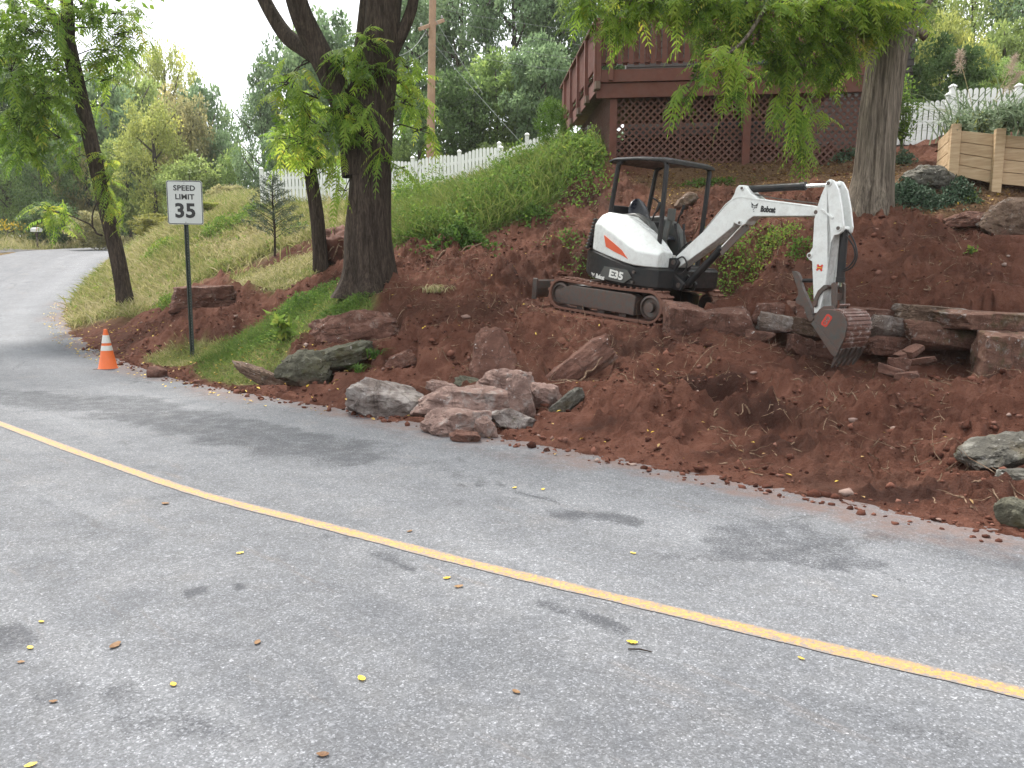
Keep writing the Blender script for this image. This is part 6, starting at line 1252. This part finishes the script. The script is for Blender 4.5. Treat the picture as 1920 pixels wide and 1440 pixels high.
# ------------------------------------------------------------------ utility pole, wires, mailbox
POLEW = paint('pole_wood', (.33, .21, .135), .85, (.15, .09, .06), .4, sc=2); PY = 31.0
b0 = P(805, 306, PY); b0[2] = float(GH(b0[0], b0[1])); up_ = thing('utility_pole', 'bare orange-brown wooden utility pole with a slanted crossarm behind the fence', 'utility pole', b0)
tp = P(812, -40, PY)-b0; m = MB(); m.tube([(0, 0, -.3), tp*.5, tp], [.17, .15, .13], 14); m.build('pole', POLEW, up_, smooth=True)
c0 = P(786, 55, PY-.5)-b0; c1 = P(832, 38, PY+.6)-b0; m = MB(); m.bar(c0, c1, .10, .13); ca_ = m.build('crossarm', POLEW, up_, .01)
for t in (.08, .5, .92): m = MB(); m.lathe([(.02, 0), (.05, .03), (.035, .06), (.05, .09), (.02, .13)], tuple(c0+(c1-c0)*t+np.array([0, 0, .07])), 10); m.build('insulator', paint('grey_porcelain', (.3, .3, .3), .3), ca_)
m = MB(); m.bar((c0+c1)/2+(c0-(c0+c1)/2)*.6, (c0+c1)/2+np.array([0, 0, -.7]), .04, .04); m.build('brace', STEEL, up_)
WIRE = paint('grey_wire', (.20, .215, .21), .6)
def wire(a, b, sag, r=.008, label='thin grey power line running right from the utility pole'):
    a = np.array(a); b = np.array(b); t = np.linspace(0, 1, 14)[:, None]; q = a+(b-a)*t-np.array([0, 0, 1.])*sag*4*t*(1-t); m = MB(); m.tube(q-a, r, 5); o = m.build('power_line', WIRE, loc=a); return tag(o, label, 'wire', 'power lines on the pole')
for px, py, qx, qy, lab in ((832, 38, 1500, 105, 'top power line running right from the crossarm end'), (812, 62, 1500, 135, 'power line running right from just under the crossarm'), (809, 92, 1500, 150, 'lowest power line running right from the pole'), (815, 15, 1500, 70, 'power line running right from the pole top above the crossarm')): wire(P(px, py, PY), P(qx, qy, 40), .5, label=lab)
for px, py, qx, qy, lab in ((800, 55, 745, 105, 'power line running left and down from the crossarm'), (806, 92, 700, 130, 'power line running left and down from below the crossarm')): wire(P(px, py, PY), P(qx, qy, 24), .2, label=lab)
wire(P(812, 80, PY), P(1000, 292, 27), .05, .007, 'guy wire slanting down to the right from the pole'); wire(P(812, 30, PY), P(905, 175, 29), .05, .007, 'second guy wire slanting down beside the longer one')
q = P(70, 452, 44); q[2] = max(float(GH(q[0], q[1])), q[2]-.3); mbx = thing('mailbox', 'small pale mailbox on a dark post across the road', 'mailbox', q); mbx.scale = (.7, .7, .85)
m = MB(); m.box((0, 0, .45), (.10, .10, 1.0)); m.bar((0, 0, .6), (0, -.3, .9), .07, .07); m.build('post', paint('mailbox_post', (.06, .045, .04), .8), mbx, .01)
m = MB(); m.prism([(-.14, .95), (.14, .95), (.14, 1.12), (.09, 1.2), (0, 1.23), (-.09, 1.2), (-.14, 1.12)], lambda p, kk: (p[0]*.8+(-.3 if kk == 0 else .3), p[0], p[1])); m.build('box', paint('pale_mailbox', (.5, .5, .48), .4), mbx, .01)
m = MB(); m.box((.12, -.15, 1.12), (.03, .02, .2)); m.build('flag', REDDECAL, mbx)

# ------------------------------------------------------------------ root ball, log, tool handles
q = at(628, 492); V, F = rock_mesh(901, (.62, .5, .68), rough=.16, sub=4); SOILM = paint('clinging_soil', (.115, .042, .027), .95, (.06, .024, .017), .5, sc=9)
rb = thing('root_ball', 'upturned root ball of a dug-out stump, clotted with red soil, between two trunks', 'root ball', q); o = link('soil_clump', mesh_np('soil_clump', V+np.array([.0, .1, .32]), F, SOILM, True), rb)
ROOTM = barkmat('pale_root', (.17, .105, .068), (.42, .29, .20), 14, (1, 1, 1))
def root_curve(rng, p, d, L_, n=7, wig=.25, grav=.1):
    d = unit(np.array([d]))[0]; pts = [np.array(p, float)]
    for _ in range(n): d = unit((d+rng.normal(size=3)*wig+np.array([0, 0, -grav]))[None])[0]; pts.append(pts[-1]+d*L_/n)
    return np.array(pts)
m = MB()
for k_ in range(26):
    d = unit(r6.normal(size=(1, 3))+np.array([[0, -.6, .25]]))[0]; c = root_curve(r6, d*.26+np.array([0, .08, .33]), d, r6.uniform(.15, .42)); m.tube(c, np.linspace(r6.uniform(.008, .022), .003, len(c)), 5)
m.build('roots', ROOTM, rb)
m = MB(); c = P(606, 493, q[1]-.1)-q; trunk_mesh(m, [c+np.array([-.17, 0, .0]), c+np.array([0, .02, .02]), c+np.array([.16, .03, .0])], [.045, .055, .05], 14, .12, 5, 10); o = m.build('broken_log', BARK, None, smooth=True, angle=40, loc=q); tag(o, 'short broken length of log lying before the small trunk', 'log')
HAND = paint('worn_handle_wood', (.40, .27, .17), .6, (.20, .11, .07), .4, sc=8)
for (a, b), lab in ((((640, 556, 12.9), (652, 466, 13.05)), 'left of two wooden tool handles leaning on the big trunk'), (((648, 548, 12.85), (660, 476, 13.0)), 'right of two wooden tool handles, resting closer to the bark')):
    a = at(a[0], a[1]); b = P(b[0], b[1], a[1]+.25); t = thing('digging_tool', lab, 'tool', a, 'tools leaning on the big trunk'); m = MB(); m.tube([(0, 0, -.02), (b-a)*.5, b-a], [.019, .017, .015], 10); m.build('handle', HAND, t, smooth=True)
    m = MB(); e = (b-a)/np.linalg.norm(b-a); m.tube([e*-.02, e*.14], [.026, .022], 10); m.box(-e*.05, (.13, .02, .16)); m.build('blade', STEEL, t, .006)

# ------------------------------------------------------------------ grass, weeds, litter, clods, roots (too many to count)
r7 = np.random.default_rng(77)
def pick(n, x0, x1, y0, y1, dens):
    x = r7.uniform(x0, x1, n); y = r7.uniform(y0, y1, n); k_ = r7.uniform(0, 1, n) < dens(x, y); return x[k_], y[k_]
def in_any(polys, x, y): 
    r = np.zeros(len(x), bool)
    for p in polys: r |= inpoly(x, y, p)
    return r
def blades(bag, x, y, h, wd, tint, lean=.45, sink=.01):
    dd_ = _interp(DD, x, y); ok = (dd_ > .12) | (dd_ < -ROADW-.3); x = x[ok]; y = y[ok]; h = h[ok]; tint = tint[ok]; wd = wd[ok] if np.ndim(wd) else wd
    n = len(x); c = np.stack([x, y, GH(x, y)-sink], 1); a = unit(r7.normal(size=(n, 3))*lean*np.array([1, 1, .3])+np.array([0, 0, 1])); t = r7.uniform(0, 6.28, n); b = unit(np.cross(a, np.stack([np.cos(t), np.sin(t), 0*t], 1)))
    h = h.reshape(-1, 1); w_ = (wd*np.ones(n)).reshape(-1, 1); bend = np.stack([np.cos(t), np.sin(t), -.6+0*t], 1)*h*.28
    q = np.stack([c, c+a*h*.5+b*w_*.5, c+a*h+bend, c+a*h*.5-b*w_*.5], 1); bag.add(q.reshape(-1, 3), [np.arange(n*4).reshape(n, 4)], np.repeat(np.clip(tint, 0, 1), 4))
gm = lambda x, y: _interp(GRASS, x, y)
bag = LeafBag()
x, y = pick(40000, -5, 3.5, 13, 22, lambda x, y: gm(x, y)*in_any([Z_WEED], x, y)); blades(bag, x, y, r7.uniform(.15, .55, len(x))*(.5+fbm2(x*1.3, y*1.3, 3)), .014, r7.normal(.42, .12, len(x))+.6*(fbm2(x*.9, y*.9, 2)-.5), .6)
x, y = pick(16000, -4, 3, 14, 19, lambda x, y: gm(x, y)*in_any([Z_WEED], x, y)*(fbm2(x*1.1+3, y*1.1, 3) > .42)); blades(bag, x, y, r7.uniform(.35, .85, len(x)), .016, r7.normal(.44, .10, len(x)), .55)
x, y = pick(60000, -8, -1, 10, 15.5, lambda x, y: gm(x, y)*in_any([Z_STRIP, Z_TUFT], x, y)); tv = fbm2(x*1.2+5, y*1.2, 3); blades(bag, x, y, r7.uniform(.05, .24, len(x))*(.4+1.1*tv), .009, r7.normal(.38, .12, len(x))+.9*(.5-tv)+.25*in_any([Z_TUFT], x, y), .7)
o = link('grass', bag.mesh('grass', GRASSM)); tag(o, 'green grass growing on the bank', kind='stuff')
bag = LeafBag()
x, y = pick(200000, -16, -2, 13, 31, lambda x, y: gm(x, y)*in_any([Z_VERGE, Z_CUT], x, y)); tv = fbm2(x*.8+5, y*.8, 3); lo = in_any([Z_CUT], x, y); blades(bag, x, y, r7.uniform(.15, .55, len(x))*(.4+tv)*np.where(lo, .35, 1), .012+.0006*y, r7.normal(.76, .12, len(x))+.6*(.5-tv), .6)
x, y = pick(120000, -34, 10, 18, 48, lambda x, y: gm(x, y)*(~in_any([Z_VERGE, Z_CUT, Z_WEED], x, y))*(np.abs(x) < y*.75)*((x < 2) | (y > 27))); blades(bag, x, y, r7.uniform(.15, .6, len(x)), .03, r7.normal(.68, .15, len(x)), .6)
x, y = pick(9000, -36, -22, 30, 58, lambda x, y: gm(x, y)*1.0); blades(bag, x, y, r7.uniform(.3, 1.0, len(x)), .05, r7.normal(.85, .1, len(x)), .4)
x, y = pick(900, 4.4, 5.6, 4.0, 6.4, lambda x, y: (_interp(DD, x, y) > .1)*(fbm2(x*2, y*2, 2) > .45)); blades(bag, x, y, r7.uniform(.04, .14, len(x)), .006, r7.normal(.85, .1, len(x)), 1.2)
o = link('dry_grass', bag.mesh('dry_grass', GRASSM)); tag(o, 'long straw-coloured grass on the verge and hillside', kind='stuff')
# weeds: leafy sprawl on the hill and behind the excavator
bag = LeafBag()
def weedpatch(px, py, rx, ry, n, h, leaf, tc, tw=.15, broad=.6):
    c0 = at(px, py); sc_ = c0[1]/FPX; x = c0[0]+r7.normal(size=n)*rx*sc_*.5; y = c0[1]+r7.normal(size=n)*ry*sc_*1.2; z = GH(x, y); hh_ = h*np.exp(-((x-c0[0])/(rx*sc_))**2-((y-c0[1])/(ry*sc_*2.4))**2); c = np.stack([x, y, z+hh_*r7.uniform(.1, 1, n)], 1)
    a = unit(r7.normal(size=(n, 3))+np.array([0, -.3, .2])); up_ = unit(r7.normal(size=(n, 3))*.7+np.array([0, -.3, 1])); b = unit(np.cross(a, up_)); bag.add(*leaf_quads(c, a, b, leaf*r7.uniform(.5, 1.3, n), leaf*broad*r7.uniform(.6, 1.2, n), np.clip(r7.normal(tc, tw, n), 0, 1)))
for q in [(1070, 300, 70, 26, 900, .6, .11, .7), (1090, 315, 50, 20, 500, .6, .10, .75), (1000, 345, 90, 32, 1300, .45, .09, .62), (950, 350, 90, 26, 900, .4, .09, .68), (930, 385, 80, 26, 1200, .4, .09, .5), (870, 420, 80, 24, 1100, .35, .09, .52), (800, 440, 60, 18, 900, .35, .09, .52), (1080, 340, 60, 30, 700, .4, .08, .6), (860, 455, 60, 10, 900, .3, .09, .3), (1110, 300, 22, 25, 500, .8, .06, .75), (1000, 405, 40, 10, 500, .25, .08, .4),
          (1450, 462, 50, 10, 480, .22, .055, .82), (1420, 480, 55, 12, 260, .18, .055, .74), (1350, 540, 40, 22, 380, .32, .06, .66), (1390, 500, 40, 16, 400, .3, .06, .7), (1160, 440, 40, 12, 160, .12, .07, .5), (1060, 455, 40, 10, 200, .15, .07, .5), (1090, 500, 40, 10, 120, .12, .07, .45), (1500, 470, 25, 8, 260, .2, .06, .55), (1330, 345, 60, 6, 250, .12, .08, .45), (1520, 560, 15, 5, 60, .12, .05, .6),
          (560, 580, 45, 18, 1500, .30, .05, .45), (660, 575, 40, 10, 900, .16, .04, .5), (600, 560, 40, 12, 900, .25, .05, .4), (500, 640, 40, 14, 700, .12, .05, .5), (620, 590, 30, 8, 400, .12, .05, .5), (320, 575, 30, 12, 600, .3, .07, .75), (420, 440, 60, 16, 1800, .6, .09, .72), (470, 410, 40, 12, 900, .5, .09, .7), (300, 480, 40, 20, 1300, .5, .09, .8), (215, 570, 30, 12, 500, .25, .07, .85), (560, 440, 40, 10, 600, .3, .09, .7), (930, 290, 40, 8, 500, .5, .12, .75)]: weedpatch(*q)
o = link('weeds', bag.mesh('weeds', WEEDM)); tag(o, 'leafy weeds sprawling over the bank', kind='stuff')
bag = LeafBag()
for q in [(1695, 375, 35, 16, 1500, .35, .07, .3), (1730, 382, 30, 10, 800, .28, .07, .4), (1800, 372, 28, 12, 1000, .32, .06, .2), (1760, 385, 40, 8, 600, .15, .06, .35), (1822, 380, 12, 6, 160, .15, .06, .85), (1690, 310, 25, 8, 350, .3, .08, .6), (1585, 300, 25, 8, 250, .25, .08, .5)]: weedpatch(*q)
IVY = leafmat('ivy_leaf', [(0, (.030, .060, .032)), (.4, (.06, .10, .06)), (.75, (.11, .15, .10)), (1, (.16, .22, .04))], .2, .6)
o = link('ground_ivy', bag.mesh('ground_ivy', IVY)); tag(o, 'dark ground ivy around the flat grey rock', kind='stuff')
# (mixed low weeds all over the hill and verge)
bag = LeafBag()
for n_, bx, zs, hh0, leaf, tc in ((85000, (-5, 3.5, 13, 22), [Z_WEED], .66, .08, .58), (30000, (-16, -2, 13, 31), [Z_VERGE], .40, .075, .78), (9000, (-8, -1, 10, 15.5), [Z_STRIP], .16, .05, .5)):
    x, y = pick(n_, *bx, lambda x, y: gm(x, y)*in_any(zs, x, y)*sst(.38, .66, fbm2(x*1.0+20, y*1.0+7, 3))); n = len(x); tv = fbm2(x*1.5, y*1.5, 3)
    c = np.stack([x, y, GH(x, y)+hh0*r7.uniform(.05, 1, n)*np.clip(tv*2.4-.35, .1, 1.5)*.9], 1); a = unit(r7.normal(size=(n, 3))+np.array([0, -.2, .1])); up__ = unit(r7.normal(size=(n, 3))*.7+np.array([0, -.2, 1])); b = unit(np.cross(a, up__))
    bag.add(*leaf_quads(c, a, b, leaf*r7.uniform(.5, 1.5, n), leaf*.5*r7.uniform(.5, 1.4, n), np.clip(r7.normal(tc, .15, n)+.6*(tv-.5), 0, 1)))
o = link('ground_weeds', bag.mesh('ground_weeds', WEEDM)); tag(o, 'mixed low leafy weeds among the grass', kind='stuff')
# goldenrod across the road
bag = LeafBag(); c0 = P(20, 440, 46); n = 1100; x = c0[0]-.6+r7.normal(size=n)*1.3; y = c0[1]+r7.normal(size=n)*1.5; z = GH(x, y)+r7.uniform(.2, 1.5, n); a = unit(r7.normal(size=(n, 3))); b = unit(np.cross(a, r7.normal(size=(n, 3)))); bag.add(*leaf_quads(np.stack([x, y, z], 1), a, b, np.full(n, .16), np.full(n, .08), np.where((z-GH(x, y) > .9) & (r7.uniform(0, 1, n) < .5), .9, .3)))
o = link('wildflowers', bag.mesh('wildflowers', leafmat('goldenrod', [(0, (.10, .13, .03)), (.6, (.2, .2, .04)), (.8, (.50, .34, .03)), (1, (.55, .38, .03))], .3))); tag(o, 'yellow goldenrod flowering across the road by the mailbox', kind='stuff')
# fallen leaves
LIT = leafmat('fallen_leaf', [(0, (.10, .05, .028)), (.3, (.24, .14, .07)), (.55, (.42, .28, .11)), (.8, (.62, .42, .045)), (1, (.72, .55, .12))], .2, .6)
def flat_leaves(bag, x, y, leaf, tint, lift=.006, tilt=.35):
    n = len(x); z = GH(x, y); dd_ = _interp(DD, x, y); z = np.where((dd_ < 0) & (dd_ > -ROADW), np.maximum(z, zroad(y)+.004), z)+lift
    t = r7.uniform(0, 6.28, n); a = unit(np.stack([np.cos(t), np.sin(t), r7.normal(0, tilt, n)], 1)); b = unit(np.cross(np.array([0, 0, 1.])+r7.normal(size=(n, 3))*tilt*.5, a)); bag.add(*leaf_quads(np.stack([x, y, z+.004], 1), a, b, leaf*r7.uniform(.6, 1.3, n), leaf*.45*r7.uniform(.7, 1.2, n), np.clip(tint, 0, 1)))
bag = LeafBag()
x, y = pick(26000, -14, 6, 4, 24, lambda x, y: np.where((_interp(DD, x, y) > -.5) & (_interp(DD, x, y) < 1.1), np.clip(.012+.5*sst(-1.5, -6, x)*(fbm2(x*2, y*2, 2) > .35)+.10*sst(.5, -2, x), 0, 1), 0)); flat_leaves(bag, x, y, .07, r7.normal(.72, .2, len(x)))
x, y = pick(2600, -4, 7, 5, 15, lambda x, y: (_interp(DD, x, y) > .2)*(gm(x, y) < .3)*.35); flat_leaves(bag, x, y, .05, r7.uniform(.3, 1, len(x)))
x, y = pick(26000, 1, 11, 12, 19, lambda x, y: _interp(LITTER, x, y)*.8); flat_leaves(bag, x, y, .07, r7.normal(.33, .2, len(x)))
x, y = pick(5000, -8, -1, 10, 15, lambda x, y: gm(x, y)*.12); flat_leaves(bag, x, y, .06, r7.normal(.75, .15, len(x)), .04)
o = link('leaf_litter', bag.mesh('leaf_litter', LIT)); tag(o, 'yellow and brown fallen leaves along the road edge and slope', kind='stuff')
# clods and pebbles of broken earth
bm = bmesh.new(); bmesh.ops.create_icosphere(bm, subdivisions=1, radius=1); ID = np.array([v.co[:] for v in bm.verts]); IF = np.array([[v.index for v in f.verts] for f in bm.faces]); bm.free()
soil_d = lambda x, y: (_interp(DD, x, y) > -.25)*(1-gm(x, y))*(1-.7*_interp(LITTER, x, y))
x, y = pick(34000, -9, 7.5, 4, 18, lambda x, y: soil_d(x, y)*(.12+.65*sst(.75, .0, _interp(DD, x, y))+.55*(fbm2(x*1.3+4, y*1.3, 3) > .53))); n = len(x); sz = np.exp(r7.normal(-4.15, .5, n)); sz = np.minimum(sz, .06)
nv = len(ID); sh = 1+r7.normal(size=(n, nv))*.30; ax_ = r7.uniform(.6, 1.3, (n, 1, 3))*np.array([1, 1, .7]); V = ID[None]*sh[:, :, None]*ax_*sz[:, None, None]
t = r7.uniform(0, 6.28, n); ct_, st_2 = np.cos(t)[:, None], np.sin(t)[:, None]; V = np.stack([V[:, :, 0]*ct_-V[:, :, 1]*st_2, V[:, :, 0]*st_2+V[:, :, 1]*ct_, V[:, :, 2]], -1)
zc = GH(x, y); dd_ = _interp(DD, x, y); zc = np.where(dd_ < 0, np.maximum(zc, zroad(y)), zc); V = V+np.stack([x, y, zc+sz*.25], -1)[:, None]; F = (IF[None]+(np.arange(n)*nv)[:, None, None]).reshape(-1, 3)
k = NM('clod_earth'); cc = k.ramp(k.attr('tint'), [(0, (.042, .016, .011)), (.5, (.095, .038, .026)), (.88, (.155, .068, .048)), (.97, (.18, .10, .08)), (1, (.28, .21, .18))]); k.set(cc, .95, None, .1); k.bump(k.noise(60, 4), .5, .01)
o = link('soil_clods', mesh_np('soil_clods', V.reshape(-1, 3), F, k.m, False, {'tint': np.repeat(r7.uniform(0, 1, n), nv)})); tag(o, 'loose clods and pebbles of red earth', kind='stuff')
# torn roots and stalks lying in the dirt
m = MB(); x, y = pick(9000, -5, 7.2, 5, 15.5, lambda x, y: soil_d(x, y)*(_interp(DD, x, y) > .3)*(fbm2(x*.9+8, y*.9, 2) > .42)*.55)
for a, b in zip(x, y):
    L_ = min(.5, float(np.exp(r7.normal(-1.9, .5)))); an = r7.uniform(0, 6.28); d = np.array([math.cos(an), math.sin(an), r7.uniform(-.1, .7)]); c = root_curve(r7, (a, b, 0), d, L_, 4, .3, .12); c[:, 2] += float(GH(a, b)); g_ = GH(c[:, 0], c[:, 1]); c[:, 2] = np.maximum(c[:, 2], g_+.004); m.tube(c, np.linspace(r7.uniform(.003, .009), .0015, len(c)), 3, False)
o = m.build('root_litter', ROOTM); tag(o, 'torn roots and dry stalks scattered over the dirt', kind='stuff')
ROOTS = [((1325, 692), (1338, 655), .013, 'straight pale root sticking up below the wall stones'), ((1338, 782), (1345, 822), .010, 'bent pale root hanging in the hollow of the dug slope'), ((1405, 790), (1372, 826), .010, 'pale root arching at the right of the dug hollow'), ((1076, 752), (1062, 786), .010, 'pale root curling beside the right end of the boulder pile'), ((1088, 715), (1132, 668), .013, 'brown root running along the slanting red slab'), ((1765, 495), (1740, 512), .012, 'pale root on the bare slope above the capstones'), ((1700, 690), (1665, 700), .008, 'short stick lying by the broken stone heap'), ((1745, 542), (1733, 555), .012, 'hooked pale root just above the brown capstone'), ((820, 490), (905, 455), .02, 'long root lying along the edge of the weedy bank'), ((1365, 812), (1330, 800), .010, 'thin root lying across the floor of the dug hollow'), ((1505, 720), (1440, 735), .010, 'short dry stick on the dug slope below the bucket')]
for (a, b), rr, lab in [((q[0], q[1]), q[2], q[3]) for q in ROOTS]:
    A = at(*a); B = P(b[0], b[1], A[1]+.06); c = np.array([A+(B-A)*t+r7.normal(size=3)*.025*math.sin(math.pi*t) for t in np.linspace(0, 1, 7)]); c[:, 2] = np.maximum(c[:, 2], GH(c[:, 0], c[:, 1])+.008); m = MB(); m.tube(smooth_poly(c, .03)-A, np.linspace(rr, rr*.45, len(smooth_poly(c, .03))), 7); o = m.build('root', ROOTM, None, smooth=True, loc=A); tag(o, lab, 'root', 'torn roots in the dug bank')
# single leaves and a twig on the asphalt
def road_leaf(px, py, L_, tint, label, group, curl=.3):
    L_ = L_*.62
    A = G0(px, py); A[2] = zroad(A[1])+.006; a = r7.uniform(0, 6.28); V = []; n = 7
    for i in range(n):
        t = i/(n-1); w_ = L_*.30*math.sin(math.pi*(.08+.88*t))**.8; z = curl*L_*(t-.5)**2*1.2; V += [(L_*(t-.5), -w_, z+w_*curl), (L_*(t-.5), 0, z), (L_*(t-.5), w_, z+w_*curl*r7.uniform(.3, 1.5))]
    V = np.array(V); c_, s_ = math.cos(a), math.sin(a); V = np.stack([V[:, 0]*c_-V[:, 1]*s_, V[:, 0]*s_+V[:, 1]*c_, V[:, 2]], 1); F = [[i*3+j, i*3+j+1, i*3+j+4, i*3+j+3] for i in range(n-1) for j in (0, 1)]
    o = link('fallen_leaf', mesh_np('fallen_leaf', V, F, LIT, False, {'tint': np.clip(np.full(len(V), tint)+r7.normal(0, .05, len(V)), 0, 1)}), None, A); return tag(o, label, 'leaf', group)
YL, BL = 'single yellow fallen leaf lying on the open asphalt', 'curled brown fallen leaf lying on the open asphalt'
for px, py, L_, t in [(450, 1039, .07, .95), (678, 1275, .075, .85), (325, 1286, .06, .75), (57, 1217, .06, .98), (78, 1168, .05, .7), (838, 1086, .07, .82), (1185, 1207, .08, .82), (1187, 1039, .06, .95), (1018, 919, .07, .95), (965, 916, .07, .9), (1502, 1237, .05, .7), (58, 1438, .06, .95), (1640, 1120, .05, .6)]: road_leaf(px, py, L_, t, YL, 'yellow leaves on the asphalt')
for px, py, L_, t in [(483, 1207, .07, .25), (216, 1213, .10, .2), (605, 1418, .07, .12), (968, 1300, .06, .2), (768, 998, .07, .25), (100, 1318, .05, .2), (40, 1244, .05, .3), (310, 946, .10, .25), (860, 1102, .08, .3)]: road_leaf(px, py, L_, t, BL, 'brown leaves on the asphalt')
A = G0(1200, 1222); m = MB(); m.tube([(-.05, .01, .008), (0, 0, .012), (.05, -.016, .007)], [.003, .0035, .002], 6); o = m.build('twig', BARK, None, loc=A); tag(o, 'thin dark twig lying on the asphalt below the yellow line', 'twig')
